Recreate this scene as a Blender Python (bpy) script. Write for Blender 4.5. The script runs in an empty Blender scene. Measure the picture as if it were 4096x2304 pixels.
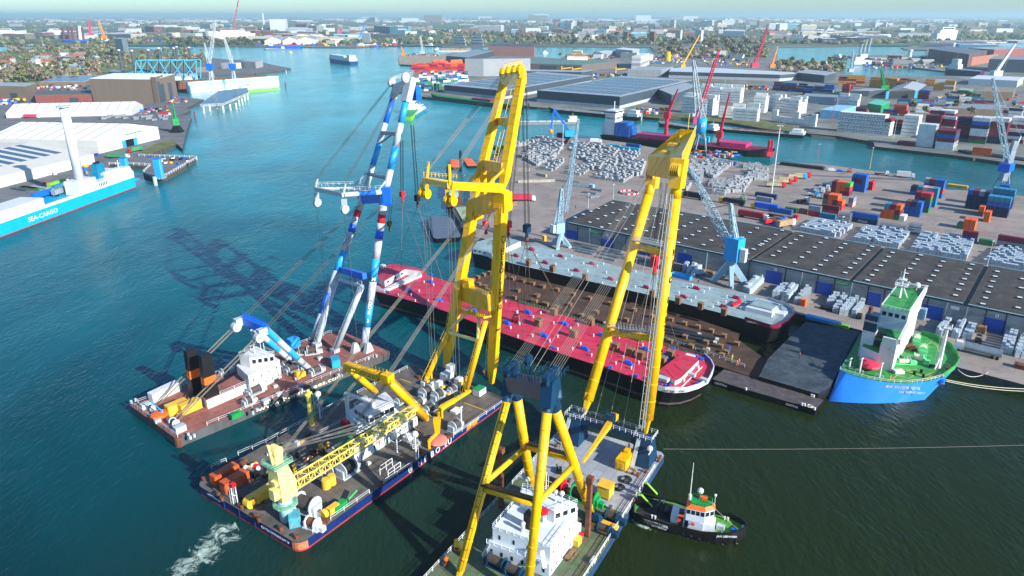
import bpy, math, random
from mathutils import Vector
R=math.radians
random.seed(7)
S=bpy.context.scene
COL=S.collection
# ---------------------------------------------------------------- camera
FP=2850.0; CX=2048.0; CY=1152.0; CAMH=100.0
PITCH=math.atan((1152-62)/FP)
cam_d=bpy.data.cameras.new('camera'); cam=bpy.data.objects.new('camera',cam_d); COL.objects.link(cam)
cam.location=(0,0,CAMH); cam.rotation_euler=(math.pi/2-PITCH,0,0)
cam_d.sensor_width=36; cam_d.lens=36*FP/4096; cam_d.clip_start=1; cam_d.clip_end=90000
S.camera=cam
# ---------------------------------------------------------------- sky
W=bpy.data.worlds.new('World'); S.world=W; W.use_nodes=True
wn=W.node_tree.nodes; wl=W.node_tree.links
bg=wn['Background']; sky=wn.new('ShaderNodeTexSky'); sky.sky_type='NISHITA'; sky.sun_disc=False
SUN_EL=25.5; SUN_AZ=129.0
sky.sun_elevation=R(SUN_EL); sky.sun_rotation=R(SUN_AZ); sky.air_density=1.2; sky.dust_density=0.3; sky.ozone_density=1.0; sky.altitude=0
mx=wn.new('ShaderNodeMix'); mx.data_type='RGBA'; mx.blend_type='MULTIPLY'; mx.inputs[0].default_value=1
mx.inputs[7].default_value=(0.57,0.92,1.38,1)
wl.new(sky.outputs[0],mx.inputs[6]); wl.new(mx.outputs[2],bg.inputs[0]); bg.inputs[1].default_value=0.085
# ---------------------------------------------------------------- sun
sd=bpy.data.lights.new('sun','SUN'); sd.energy=5.0; sd.angle=R(0.5); sd.color=(1.0,0.95,0.86)
so=bpy.data.objects.new('sun',sd); COL.objects.link(so)
sv=Vector((math.sin(R(SUN_AZ))*math.cos(R(SUN_EL)),math.cos(R(SUN_AZ))*math.cos(R(SUN_EL)),math.sin(R(SUN_EL))))
so.rotation_euler=sv.to_track_quat('Z','Y').to_euler(); so.location=sv*3000
S.view_settings.view_transform='Standard'; S.view_settings.look='None'; S.view_settings.gamma=1
S.view_settings.exposure=0.75
HAZE=7e-5
S.cycles.max_bounces=5; S.cycles.diffuse_bounces=2; S.cycles.glossy_bounces=3; S.cycles.transmission_bounces=2
S.cycles.volume_bounces=0; S.cycles.use_denoising=True
# ---------------------------------------------------------------- pixel -> place helpers
TT={1:(0,0),2:(1024,0),3:(2048,0),4:(3072,0),5:(0,400),6:(1100,400),7:(2048,500),8:(3072,500),9:(500,1200),
10:(1200,850),11:(2048,1000),12:(3072,1000),13:(600,1728),14:(1200,1400),15:(1700,1728),16:(2300,1500),17:(2500,1850,.43956),18:(2048,480,.7033)}
def nat(t,x,y):
    if t==0: return x*1.5901,y*1.5901
    a=TT[t]; k=a[2] if len(a)>2 else .39752; return a[0]+x*k,a[1]+y*k
cp,sp=math.cos(PITCH),math.sin(PITCH)
def ray(nx,ny):
    dx=(nx-CX)/FP; dy=-(ny-CY)/FP
    return Vector((dx,cp+dy*sp,-sp+dy*cp))
def q(t,x,y,z=0.0):
    d=ray(*nat(t,x,y)); k=(z-CAMH)/d.z
    return Vector((d.x*k,d.y*k,z))
def V(t,x,y,A,ang):
    d=ray(*nat(t,x,y)); nx,ny=-math.sin(R(ang)),math.cos(R(ang))
    k=(A[0]*nx+A[1]*ny)/(d.x*nx+d.y*ny)
    return Vector((d.x*k,d.y*k,CAMH+d.z*k))
def top(A,t,y):
    """height of the point right above A seen at row y of tile t"""
    ny=nat(t,0,y)[1]; lo,hi=-5.0,220.0
    for _ in range(40):
        m=(lo+hi)/2; dz=m-CAMH
        py=CY-FP*(A[1]*sp+dz*cp)/(A[1]*cp-dz*sp)
        if py>ny: lo=m
        else: hi=m
    return lo
def dirv(ang): return Vector((math.cos(R(ang)),math.sin(R(ang)),0))
UP=Vector((0,0,1))
# ---------------------------------------------------------------- materials
def lin(h):
    h=h.lstrip('#'); o=[]
    for i in (0,2,4):
        c=int(h[i:i+2],16)/255; o.append(c/12.92 if c<=.04045 else ((c+.055)/1.055)**2.4)
    return o
MATS={}
def mat(key,col=None,rough=.55,metal=0.0,var=.16,scale=.35,dirt=None,dirtamt=.45,bump=0.0,coat=0.0,spec=.4,stretch=None,plates=None):
    if key in MATS: return MATS[key]
    m=bpy.data.materials.new(key); m.use_nodes=True; n=m.node_tree.nodes; l=m.node_tree.links; b=n['Principled BSDF']
    c=lin(col) if isinstance(col,str) else list(col)
    g=n.new('ShaderNodeNewGeometry'); vec=g.outputs['Position']
    if stretch:
        mp=n.new('ShaderNodeMapping'); mp.inputs['Scale'].default_value=stretch; l.new(vec,mp.inputs[0]); vec=mp.outputs[0]
    t=n.new('ShaderNodeTexNoise'); t.inputs['Scale'].default_value=scale; t.inputs['Detail'].default_value=5; t.inputs['Roughness'].default_value=.65
    l.new(vec,t.inputs['Vector'])
    r=n.new('ShaderNodeValToRGB'); l.new(t.outputs[0],r.inputs[0])
    lo=[max(0,x*(1-var*1.6)) for x in c]; hi=[min(1,x*(1+var)) for x in c]
    r.color_ramp.elements[0].position=.3; r.color_ramp.elements[0].color=(*lo,1)
    r.color_ramp.elements[1].position=.7; r.color_ramp.elements[1].color=(*hi,1)
    out=r.outputs[0]
    if dirt:
        t2=n.new('ShaderNodeTexNoise'); t2.inputs['Scale'].default_value=scale*2.3; t2.inputs['Detail'].default_value=8; t2.inputs['Roughness'].default_value=.75
        l.new(vec,t2.inputs['Vector'])
        r2=n.new('ShaderNodeValToRGB'); r2.color_ramp.elements[0].position=.62-dirtamt*.3; r2.color_ramp.elements[1].position=.72
        l.new(t2.outputs[0],r2.inputs[0])
        mxx=n.new('ShaderNodeMix'); mxx.data_type='RGBA'; l.new(r2.outputs[0],mxx.inputs[0]); l.new(out,mxx.inputs[6]); mxx.inputs[7].default_value=(*lin(dirt),1)
        out=mxx.outputs[2]
    if plates:
        mp=n.new('ShaderNodeMapping'); mp.inputs['Rotation'].default_value=(0,0,R(-plates[1])); l.new(g.outputs['Position'],mp.inputs[0]); bk_=n.new('ShaderNodeTexBrick'); bk_.inputs['Scale'].default_value=1; bk_.inputs['Brick Width'].default_value=plates[0]; bk_.inputs['Row Height'].default_value=plates[0]*.4; bk_.inputs['Mortar Size'].default_value=.07; bk_.inputs['Color1'].default_value=(1,1,1,1); bk_.inputs['Color2'].default_value=(.86,.86,.86,1); bk_.inputs['Mortar'].default_value=(.62,.6,.6,1); l.new(mp.outputs[0],bk_.inputs['Vector'])
        mu=n.new('ShaderNodeMix'); mu.data_type='RGBA'; mu.blend_type='MULTIPLY'; mu.inputs[0].default_value=1; l.new(out,mu.inputs[6]); l.new(bk_.outputs[0],mu.inputs[7]); out=mu.outputs[2]
    l.new(out,b.inputs['Base Color'])
    b.inputs['Roughness'].default_value=rough; b.inputs['Metallic'].default_value=metal; b.inputs['Specular IOR Level'].default_value=spec
    if coat: b.inputs['Coat Weight'].default_value=coat
    if bump:
        bp=n.new('ShaderNodeBump'); bp.inputs['Strength'].default_value=bump; bp.inputs['Distance'].default_value=.1
        t3=n.new('ShaderNodeTexNoise'); t3.inputs['Scale'].default_value=3; t3.inputs['Detail'].default_value=4; l.new(g.outputs['Position'],t3.inputs['Vector'])
        l.new(t3.outputs[0],bp.inputs['Height']); l.new(bp.outputs[0],b.inputs['Normal'])
    MATS[key]=m; return m
# ---------------------------------------------------------------- mesh builder
class MB:
    def __init__(s): s.v=[]; s.f=[]; s.mi=[]
    def add(s,vs,fs,mi=0):
        o=len(s.v); s.v+= [Vector(v) for v in vs]; s.f+=[tuple(i+o for i in f) for f in fs]; s.mi+=[mi]*len(fs)
        return s
    def box(s,c,size,ang=0,mi=0):
        """c = centre of the underside"""
        u=dirv(ang)*size[0]/2; w=dirv(ang+90)*size[1]/2; c=Vector(c); h=UP*size[2]
        b=[c-u-w,c+u-w,c+u+w,c-u+w]
        return s.add(b+[p+h for p in b],[(3,2,1,0),(4,5,6,7),(0,1,5,4),(1,2,6,5),(2,3,7,6),(3,0,4,7)],mi)
    def cyl(s,a,b,r,r2=None,n=8,mi=0,cap=True):
        a=Vector(a); b=Vector(b); d=b-a
        if d.length<1e-6: return s
        r2=r if r2 is None else r2
        d.normalize(); x=d.cross(UP)
        if x.length<1e-3: x=Vector((1,0,0))
        x.normalize(); y=d.cross(x)
        vs=[a+(x*math.cos(2*math.pi*i/n)+y*math.sin(2*math.pi*i/n))*r for i in range(n)]+[b+(x*math.cos(2*math.pi*i/n)+y*math.sin(2*math.pi*i/n))*r2 for i in range(n)]
        fs=[(i,(i+1)%n,n+(i+1)%n,n+i) for i in range(n)]
        if cap: fs+=[tuple(range(n-1,-1,-1)),tuple(range(n,2*n))]
        return s.add(vs,fs,mi)
    def beam(s,a,b,w,h,w2=None,h2=None,mi=0,side=None):
        """box girder from a to b, w = width across, h = depth"""
        a=Vector(a); b=Vector(b); d=(b-a).normalized(); x=Vector(side) if side else d.cross(UP)
        if x.length<1e-3: x=Vector((1,0,0))
        x.normalize(); y=x.cross(d); w2=w if w2 is None else w2; h2=h if h2 is None else h2
        vs=[a-x*w/2-y*h/2,a+x*w/2-y*h/2,a+x*w/2+y*h/2,a-x*w/2+y*h/2,b-x*w2/2-y*h2/2,b+x*w2/2-y*h2/2,b+x*w2/2+y*h2/2,b-x*w2/2+y*h2/2]
        return s.add(vs,[(3,2,1,0),(4,5,6,7),(0,1,5,4),(1,2,6,5),(2,3,7,6),(3,0,4,7)],mi)
    def prism(s,pts,z0,z1,mi=0,mtop=None):
        n=len(pts); lo=[Vector((p[0],p[1],z0)) for p in pts]; hi=[Vector((p[0],p[1],z1)) for p in pts]
        s.add(lo+hi,[(i,(i+1)%n,n+(i+1)%n,n+i) for i in range(n)]+[tuple(range(n-1,-1,-1))],mi)
        s.add(hi,[tuple(range(n))],mi if mtop is None else mtop); return s
    def loft(s,A,B,mi=0,cap=True):
        n=len(A); s.add(list(A)+list(B),[(i,(i+1)%n,n+(i+1)%n,n+i) for i in range(n)],mi)
        if cap: s.add(B,[tuple(range(n))],mi)
        return s
    def sph(s,c,r,mi=0,n=8,m=5,sz=1.0):
        c=Vector(c); vs=[];fs=[]
        for j in range(m+1):
            th=math.pi*j/m
            for i in range(n):
                a=2*math.pi*i/n; vs.append(c+Vector((math.sin(th)*math.cos(a)*r,math.sin(th)*math.sin(a)*r,math.cos(th)*r*sz)))
        for j in range(m):
            for i in range(n): fs.append((j*n+i,(j+1)*n+i,(j+1)*n+(i+1)%n,j*n+(i+1)%n))
        return s.add(vs,fs,mi)
    def rail(s,pts,h=1.1,step=3.0,r=.055,mi=0,close=False):
        pts=[Vector(p) for p in pts]
        if close: pts.append(pts[0])
        for a,b in zip(pts,pts[1:]):
            k=max(1,int((b-a).length/step))
            for z in (h,h*.55): s.cyl(a+UP*z,b+UP*z,r,n=3,mi=mi,cap=False)
            for i in range(k+1):
                p=a.lerp(b,i/k); s.cyl(p,p+UP*h,r*1.2,n=3,mi=mi,cap=False)
        return s
    def truss(s,a,b,w,h,w2=None,h2=None,bays=10,r=.15,rb=None,mi=0,side=None,n=4):
        a=Vector(a); b=Vector(b); d=(b-a).normalized(); x=Vector(side) if side else d.cross(UP)
        if x.length<1e-3: x=Vector((1,0,0))
        x.normalize(); y=x.cross(d); w2=w if w2 is None else w2; h2=h if h2 is None else h2; rb=rb or r*.55
        def C(k):
            c=a.lerp(b,k); ww=(w+(w2-w)*k)/2; q_=(h+(h2-h)*k)/2
            return [c-x*ww-y*q_,c+x*ww-y*q_,c+x*ww+y*q_,c-x*ww+y*q_]
        A=C(0);B=C(1)
        for i in range(4): s.cyl(A[i],B[i],r,n=n,mi=mi,cap=False)
        for k in range(bays):
            P=C(k/bays);Q=C((k+1)/bays)
            for i in range(4):
                j=(i+1)%4
                if k%2: s.cyl(P[i],Q[j],rb,n=3,mi=mi,cap=False)
                else: s.cyl(P[j],Q[i],rb,n=3,mi=mi,cap=False)
                s.cyl(Q[i],Q[j],rb,n=3,mi=mi,cap=False)
        return s
    def ladder(s,a,b,off=Vector((0,0,0)),w=.5,r=.05,mi=0):
        a=Vector(a)+off;b=Vector(b)+off; d=(b-a).normalized(); x=d.cross(UP)
        if x.length<1e-3: x=Vector((1,0,0))
        x.normalize()
        for k in (-1,1): s.cyl(a+x*w*k/2,b+x*w*k/2,r,n=3,mi=mi,cap=False)
        n=int((b-a).length/2.0)
        for i in range(1,n): 
            p=a.lerp(b,i/n); s.cyl(p-x*w/2,p+x*w/2,r,n=3,mi=mi,cap=False)
        return s
    def build(s,name,mats,parent=None,smooth=False,recenter=False):
        if not s.f: s.add([(0,0,0),(.01,0,0),(0,.01,0)],[(0,1,2)])
        me=bpy.data.meshes.new(name)
        off=Vector((0,0,0)); p=parent
        while p is not None: off+=Vector(p.location); p=p.parent
        loc=Vector((0,0,0))
        if recenter:
            xs=[v.x for v in s.v];ys=[v.y for v in s.v];zs=[v.z for v in s.v]
            loc=Vector(((min(xs)+max(xs))/2,(min(ys)+max(ys))/2,min(zs)))-off
        me.from_pydata([v-off-loc for v in s.v],[],s.f)
        if not isinstance(mats,(list,tuple)): mats=[mats]
        for m in mats: me.materials.append(m)
        if len(mats)>1: me.polygons.foreach_set('material_index',s.mi)
        if smooth: me.polygons.foreach_set('use_smooth',[True]*len(s.f))
        o=bpy.data.objects.new(name,me); COL.objects.link(o); o.location=loc
        if parent: o.parent=parent
        return o
def each(mbs,name,m,parent=None,**k):
    return [b.build(name,m,parent,**k) for b in mbs if b.f]
def tag(o,label=None,cat=None,group=None,kind=None):
    if label: o['label']=label
    if cat: o['category']=cat
    if group: o['group']=group
    if kind: o['kind']=kind
    return o
def thing(name,label,cat,loc=(0,0,0),group=None):
    o=bpy.data.objects.new(name,None); COL.objects.link(o); o.location=loc; o.empty_display_size=.5
    return tag(o,label,cat,group)
def lone(mb,name,m,label,cat,group=None,smooth=False):
    return tag(mb.build(name,m,None,smooth,recenter=True),label,cat,group)
def struct(mb,name,m): return tag(mb.build(name,m),kind='structure')
def dup(root,loc,rotz=None,label=None,group=None,scale=None):
    r=root.copy(); COL.objects.link(r); r.location=loc
    if rotz is not None: r.rotation_euler=(0,0,R(rotz))
    if label: r['label']=label
    if group: r['group']=group
    if scale: r.scale=scale
    for ch in list(root.children):
        c=ch.copy(); COL.objects.link(c); c.parent=r
        for g in ch.children:
            d=g.copy(); COL.objects.link(d); d.parent=c
    return r
def text(s,size,org,xd,yd,m,parent,name='lettering',depth=.03,align='LEFT',bold=1.0,sx=1.0,width=None):
    cu=bpy.data.curves.new(name,'FONT'); cu.body=s; cu.size=size; cu.extrude=depth; cu.align_x=align; cu.offset=.012*size*bold
    cu.resolution_u=2
    o=bpy.data.objects.new(name+'_tmp',cu); COL.objects.link(o)
    bpy.context.view_layer.update()
    me=bpy.data.meshes.new_from_object(o.evaluated_get(bpy.context.evaluated_depsgraph_get()))
    bpy.data.objects.remove(o); bpy.data.curves.remove(cu)
    xd=Vector(xd).normalized(); yd=Vector(yd).normalized(); zd=xd.cross(yd); org=Vector(org)
    off=Vector((0,0,0)); p=parent
    while p is not None: off+=Vector(p.location); p=p.parent
    if width: sx=width/max(.01,max(v.co.x for v in me.vertices)-min(v.co.x for v in me.vertices))
    for v in me.vertices:
        c=v.co.copy(); v.co=org-off+xd*c.x*sx+yd*c.y+zd*c.z
    me.materials.clear(); me.materials.append(m); me.name=name
    ob=bpy.data.objects.new(name,me); COL.objects.link(ob)
    if parent: ob.parent=parent
    return ob
# ================================================================ water and land
def water_mat():
    m=bpy.data.materials.new('river_water'); m.use_nodes=True; n=m.node_tree.nodes; l=m.node_tree.links; b=n['Principled BSDF']
    g=n.new('ShaderNodeNewGeometry')
    def noise(sc,det=4,st=None,rot=0,dist=0):
        mp=n.new('ShaderNodeMapping'); mp.inputs['Scale'].default_value=st or (1,1,1); mp.inputs['Rotation'].default_value=(0,0,rot); l.new(g.outputs['Position'],mp.inputs[0])
        t=n.new('ShaderNodeTexNoise'); t.inputs['Scale'].default_value=sc; t.inputs['Detail'].default_value=det; t.inputs['Distortion'].default_value=dist; l.new(mp.outputs[0],t.inputs['Vector']); return t.outputs[0]
    big=noise(.012,5,(1,.6,1),.6,.8)
    r=n.new('ShaderNodeValToRGB'); l.new(big,r.inputs[0])
    r.color_ramp.elements[0].position=.38; r.color_ramp.elements[0].color=(.8,.8,.8,1)
    r.color_ramp.elements[1].position=.66; r.color_ramp.elements[1].color=(1.2,1.2,1.2,1)
    # silt: the inner harbour basin carries brown-green water, the river is teal
    sx=n.new('ShaderNodeSeparateXYZ'); l.new(g.outputs['Position'],sx.inputs[0])
    def mr(o,a,bb):
        k=n.new('ShaderNodeMapRange'); k.interpolation_type='SMOOTHSTEP'; k.inputs['From Min'].default_value=a; k.inputs['From Max'].default_value=bb; l.new(o,k.inputs['Value']); return k.outputs[0]
    w=n.new('ShaderNodeMath'); w.operation='MULTIPLY_ADD'; l.new(big,w.inputs[0]); w.inputs[1].default_value=120; 
    xx=n.new('ShaderNodeMath'); xx.operation='MULTIPLY_ADD'; l.new(sx.outputs['Y'],xx.inputs[0]); xx.inputs[1].default_value=-.55; l.new(sx.outputs['X'],xx.inputs[2])
    l.new(xx.outputs[0],w.inputs[2])
    sil=mr(w.outputs[0],-110,20)
    # painted sky sheen: base colour dark near the camera, brightened towards the far river
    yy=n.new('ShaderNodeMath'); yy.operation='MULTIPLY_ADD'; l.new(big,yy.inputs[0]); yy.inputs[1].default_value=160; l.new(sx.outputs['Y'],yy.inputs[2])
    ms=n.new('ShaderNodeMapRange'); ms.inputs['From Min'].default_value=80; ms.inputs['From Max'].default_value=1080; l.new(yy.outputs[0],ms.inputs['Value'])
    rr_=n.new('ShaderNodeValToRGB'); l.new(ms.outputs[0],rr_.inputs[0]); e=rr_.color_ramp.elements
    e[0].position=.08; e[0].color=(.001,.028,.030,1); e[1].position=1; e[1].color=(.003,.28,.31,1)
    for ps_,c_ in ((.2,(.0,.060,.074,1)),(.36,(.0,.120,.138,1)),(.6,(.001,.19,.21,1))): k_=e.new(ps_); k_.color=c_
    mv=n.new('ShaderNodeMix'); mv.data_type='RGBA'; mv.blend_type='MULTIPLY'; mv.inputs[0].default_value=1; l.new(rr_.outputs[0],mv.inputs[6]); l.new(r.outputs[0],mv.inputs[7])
    s2=n.new('ShaderNodeMapRange'); s2.interpolation_type='SMOOTHSTEP'; s2.inputs['From Min'].default_value=260; s2.inputs['From Max'].default_value=420; s2.inputs['To Min'].default_value=1; s2.inputs['To Max'].default_value=.25; l.new(sx.outputs['Y'],s2.inputs['Value'])
    fc_=n.new('ShaderNodeMath'); fc_.operation='MULTIPLY'; l.new(sil,fc_.inputs[0]); l.new(s2.outputs[0],fc_.inputs[1])
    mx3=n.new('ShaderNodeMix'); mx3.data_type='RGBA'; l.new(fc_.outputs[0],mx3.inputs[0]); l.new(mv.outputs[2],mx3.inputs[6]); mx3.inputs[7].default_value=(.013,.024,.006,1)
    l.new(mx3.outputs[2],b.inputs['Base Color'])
    b.inputs['Roughness'].default_value=.12; b.inputs['IOR'].default_value=1.33; b.inputs['Specular IOR Level'].default_value=.21
    a1=noise(.9,5,(1,.45,1),.5); a2=noise(.16,4,(1,.5,1),.3,.5); a3=noise(.03,3,(1,.5,1),.8)
    ad=n.new('ShaderNodeMath'); ad.operation='MULTIPLY_ADD'; l.new(a2,ad.inputs[0]); ad.inputs[1].default_value=1.6; l.new(a1,ad.inputs[2])
    bp=n.new('ShaderNodeBump'); bp.inputs['Distance'].default_value=.42
    rs=n.new('ShaderNodeMapRange'); rs.inputs['From Min'].default_value=.35; rs.inputs['From Max'].default_value=.65; rs.inputs['To Min'].default_value=.35; rs.inputs['To Max'].default_value=.95; l.new(a3,rs.inputs['Value'])
    l.new(rs.outputs[0],bp.inputs['Strength'])
    l.new(ad.outputs[0],bp.inputs['Height']); l.new(bp.outputs[0],b.inputs['Normal'])
    return m
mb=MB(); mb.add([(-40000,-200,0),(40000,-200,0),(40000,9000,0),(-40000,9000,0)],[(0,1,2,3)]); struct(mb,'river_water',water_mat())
M_asph=mat('asphalt','#6f7072',.9,var=.22,scale=.06,dirt='#55565a',dirtamt=.5)
M_conc=mat('yard_concrete','#968b82',.85,var=.16,scale=.045,dirt='#6d6863',dirtamt=.35,plates=(14,-40))
M_quay=mat('quay_wall','#4a4a44',.9,var=.3,scale=.3,stretch=(1,1,.2))
M_bank=mat('grass_bank','#5f6a38',.95,var=.4,scale=.15,dirt='#7a6a48')
M_stone=mat('rip_rap','#5c584c',.95,var=.5,scale=.9,dirt='#2f3024',bump=.6)
M_far=mat('far_ground','#5c6a4a',.95,var=.35,scale=.004,dirt='#3f4f3a',dirtamt=.7)
M_town=mat('town_ground','#6d7564',.95,var=.35,scale=.02,dirt='#4a5a42',dirtamt=.7)
M_city=mat('industrial_ground','#7b7d78',.9,var=.3,scale=.02,dirt='#565a50',dirtamt=.5)
LZ=2.5
def land(name,pts,m,z=LZ):
    P=[p if isinstance(p,Vector) else q(*p,z) for p in pts]
    mb=MB(); mb.prism(P,-1.5,z,0,1); return struct(mb,name,[M_quay,m])
def sheet(name,pts,m,z):
    P=[p if isinstance(p,Vector) else q(*p,z) for p in pts]
    P=[Vector((p.x,p.y,z)) for p in P]
    mb=MB(); mb.add(P,[tuple(range(len(P)))]); return struct(mb,name,m)
v3=lambda x,y:Vector((x,y,0))
land('shipyard_ground',[v3(-700,60),v3(-285,120),v3(-270,328),v3(-259,440),(5,1110,650),(5,1290,655),(5,1515,668),(5,1440,738),(5,1560,790),(5,1680,770),(5,1850,680),(5,1970,585),(5,1940,572),(5,1540,560),
 (5,1480,556),(5,1600,510),(5,1780,440),(5,1835,490),(5,1870,330),(5,1925,170),(5,1905,155),(5,1800,158),(5,1920,105),(5,1880,78),(1,2050,1000),(1,1900,985),(1,1790,960),(1,1770,900),(1,1700,800),(1,1200,790),(1,1100,760),(1,1350,690),(1,1990,765),(1,2576,735),(2,0,738),(2,255,712),(2,350,685),
 (2,180,655),(2,40,618),(1,2540,600),(1,2300,600),(1,2050,575),(1,1850,562),(1,1500,490),(1,1100,472),(1,700,458),(1,620,520),(1,0,545),(1,-900,560)],M_asph)
land('north_shore_ground',[(1,-2500,395),(1,0,400),(1,490,405),(1,640,432),(1,1160,440),(1,1390,440),(1,1525,425),(1,1540,405),(1,1650,405),(1,1650,445),(1,1800,457),(1,2576,468),
 (2,400,472),(2,1000,478),(2,1440,452),(2,1640,435),(2,1770,400),(2,1900,388),(2,1900,440),(2,1840,462),(2,1880,470),(2,2330,465),(2,2576,440),(3,240,466),(3,1400,472),(3,1440,530),
 (3,1040,545),(3,560,555),(3,470,590),(3,230,570),(2,2560,565),(2,2000,530),(2,1900,545),(2,1450,560),(2,1432,575),(2,1445,648),(2,1565,655),(2,1562,740),(2,1590,935),(2,1640,968),(2,1760,985),(3,0,1052),(3,250,1078),(3,870,1112),(3,1300,1172),
 (3,1480,1190),(3,1700,1195),(3,2200,1235),(4,0,1300),(4,370,1335),(8,420,85),(8,700,110),(8,1060,168),(8,1075,215),(8,1890,305),(8,2576,400),(8,4200,620),(4,5200,900),(4,5200,800),(4,2300,775),(4,1770,765),(4,1560,772),(4,1180,748),(4,1000,775),(4,790,752),(4,780,735),(4,650,680),(4,300,625),(4,95,600),
 (4,90,475),(4,900,462),(4,1040,440),(4,1180,437),(4,1620,427),(4,5000,430),v3(30000,8000),v3(30000,40000),v3(-30000,40000),v3(-30000,4000)],M_city)
land('far_pier_ground',[(4,870,590),(4,1040,642),(4,1250,655),(4,1770,715),(4,2300,772),(4,5200,795),(4,5200,432),(4,1650,432),(4,1340,480),(4,1380,497),(4,1600,502),(4,1590,560),(4,1250,552),(4,800,560)],M_city,2.3)
land('yard_ground',[(10,1740,240),(12,0,520),(12,280,635),(12,930,805),(12,1930,1185),(12,2900,1440),v3(420,60),v3(520,180),(8,2700,740),(8,2300,672),(8,1800,650),(8,1500,560),(8,1270,490),(8,560,395),(8,120,372),(7,2576,410),(7,1770,290),(7,1130,175),(7,890,145),(7,430,120),(7,370,140),(7,200,140),(7,0,185),(6,2390,440),(6,2190,540),(6,2230,640),(6,2340,800),(6,2250,860),(6,1960,890),(6,1960,1100),(6,2020,1350)],M_conc)
sheet('far_fields',[v3(-30000,2600),v3(30000,2600),v3(30000,39000),v3(-30000,39000)],M_far,2.6)
# curve of the far horizon: one last sheet of distant land
mb=MB(); mb.add([(-90000,8900,1.0),(90000,8900,1.0),(90000,85000,1.0),(-90000,85000,1.0)],[(0,1,2,3)]); struct(mb,'distant_land',M_far)
sheet('north_town_ground',[(1,0,395),(1,1500,402),(1,2576,450),(2,1000,440),(2,1400,430),(3,1440,465),(3,2576,560),(4,90,440),(4,1600,400),(4,3500,400),(4,3500,330),(3,0,300),(2,0,330),(1,-200,330)],M_town,2.58)
sheet('bare_trees_ground',[(1,-500,560),(1,700,460),(1,1100,475),(1,1840,565),(1,2050,600),(1,2000,680),(1,1350,690),(1,1100,745),(1,1000,750),(1,400,850),(1,-500,860)],mat('park_ground','#6b7a42',.95,var=.4,scale=.03,dirt='#6b5e4a',dirtamt=.5),2.52)
sheet('creek_bank_left',[(5,1480,556),(5,1400,530),(5,1560,440),(5,1720,395),(5,1780,440),(5,1600,510)],M_bank,2.53)
sheet('canal_bank',[(3,740,735),(3,1150,750),(3,1500,790),(3,1800,800),(3,2576,870),(3,2576,905),(3,1700,870),(3,1160,800),(3,740,760)],M_bank,2.54)
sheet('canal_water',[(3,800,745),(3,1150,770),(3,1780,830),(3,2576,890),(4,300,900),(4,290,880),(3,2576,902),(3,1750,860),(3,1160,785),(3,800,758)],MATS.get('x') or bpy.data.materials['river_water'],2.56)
sheet('basin_bank',[(3,1300,1170),(3,1480,1188),(3,1700,1193),(3,2200,1233),(4,0,1298),(4,370,1333),(8,420,82),(4,380,1290),(4,0,1215),(3,2200,1180),(3,1700,1150),(3,1330,1145)],M_bank,2.56)
mb=MB()
for a,b in (((8,420,82),(8,700,106)),((8,700,106),(8,1060,165))):
    A=q(*a,2.5);B=q(*b,2.5); o=Vector((0,-5,0)); mb.add([A,B,B+Vector((0,-6,-2.6)),A+Vector((0,-6,-2.6))],[(0,1,2,3)])
struct(mb,'rock_bank',M_stone)
sheet('scrap_ground',[(2,1432,575),(2,1445,645),(2,1565,652),(2,1900,640),(2,2000,560),(2,1900,548),(2,1450,562)],mat('sand','#a3957f',.95,var=.3,scale=.08),2.53)
# ================================================================ shared paints
M_yel=mat('yellow_paint','#f6bb00',.42,var=.1,scale=.3,dirt='#a87a1c',dirtamt=.3,coat=.1,stretch=(1,1,.25))
M_cream=mat('cream_paint','#efdb88',.45,var=.08,dirt='#b7a66a',dirtamt=.15)
M_white=mat('white_paint','#d2d5d5',.45,var=.06,scale=.4,dirt='#a39a8c',dirtamt=.22,stretch=(1,1,.3))
M_grey=mat('light_grey_paint','#b4bec2',.42,var=.08,scale=.5,dirt='#8f8e88',dirtamt=.15)
M_mgrey=mat('mid_grey_steel','#8a9094',.5,var=.15)
M_blue=mat('bright_blue_paint','#1565d8',.4,var=.1,scale=.4)
M_lblue=mat('sky_blue_paint','#2aa0e0',.4,var=.1,scale=.4)
M_dblue=mat('navy_hull_paint','#0f2a63',.4,var=.2,scale=.25,dirt='#17365e',dirtamt=.3,spec=.5)
M_petrol=mat('petrol_blue_paint','#123a58',.45,var=.15,scale=.4)
M_red=mat('red_paint','#d8202c',.45,var=.12)
M_black=mat('black_paint','#15161a',.5,var=.3)
M_hullblk=mat('black_hull','#141416',.45,var=.5,scale=.2,dirt='#2b2626',dirtamt=.3,stretch=(1,1,.3))
M_steel=mat('cable_steel','#5c5a56',.5,metal=.3,var=.1)
M_pend=mat('pendant_wire','#8c887f',.5,metal=.3,var=.1)
M_glass=mat('dark_window','#1c2a33',.12,var=.2,spec=.8)
M_rust=mat('rusty_steel','#7a4a34',.85,var=.35,scale=.5,dirt='#4a3428')
M_rdeck=mat('rust_red_deck','#9a6258',.85,var=.18,scale=.18,dirt='#6f4038',dirtamt=.4,plates=(6,47))
M_gdeck=mat('dark_grey_deck','#6d665e',.85,var=.22,scale=.15,dirt='#48443f',dirtamt=.45,plates=(6,55))
M_lgdeck=mat('pale_grey_deck','#a3aab0',.8,var=.1,scale=.12,dirt='#8a8078',dirtamt=.3,plates=(6,59))
M_green=mat('green_deck','#3d8a4c',.8,var=.2,scale=.2,dirt='#5a5a42',dirtamt=.45)
M_orange=mat('orange_paint','#ef6a1e',.5,var=.12)
M_drum=mat('wire_rope_drum','#4e4640',.7,var=.3,scale=6)
M_grnp=mat('green_machine_paint','#17944a',.45,var=.15)
M_wood=mat('timber','#8d6b4a',.9,var=.3,scale=1.2)
M_yard=mat('yellow_lattice','#e8cf5a',.45,var=.08)
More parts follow.
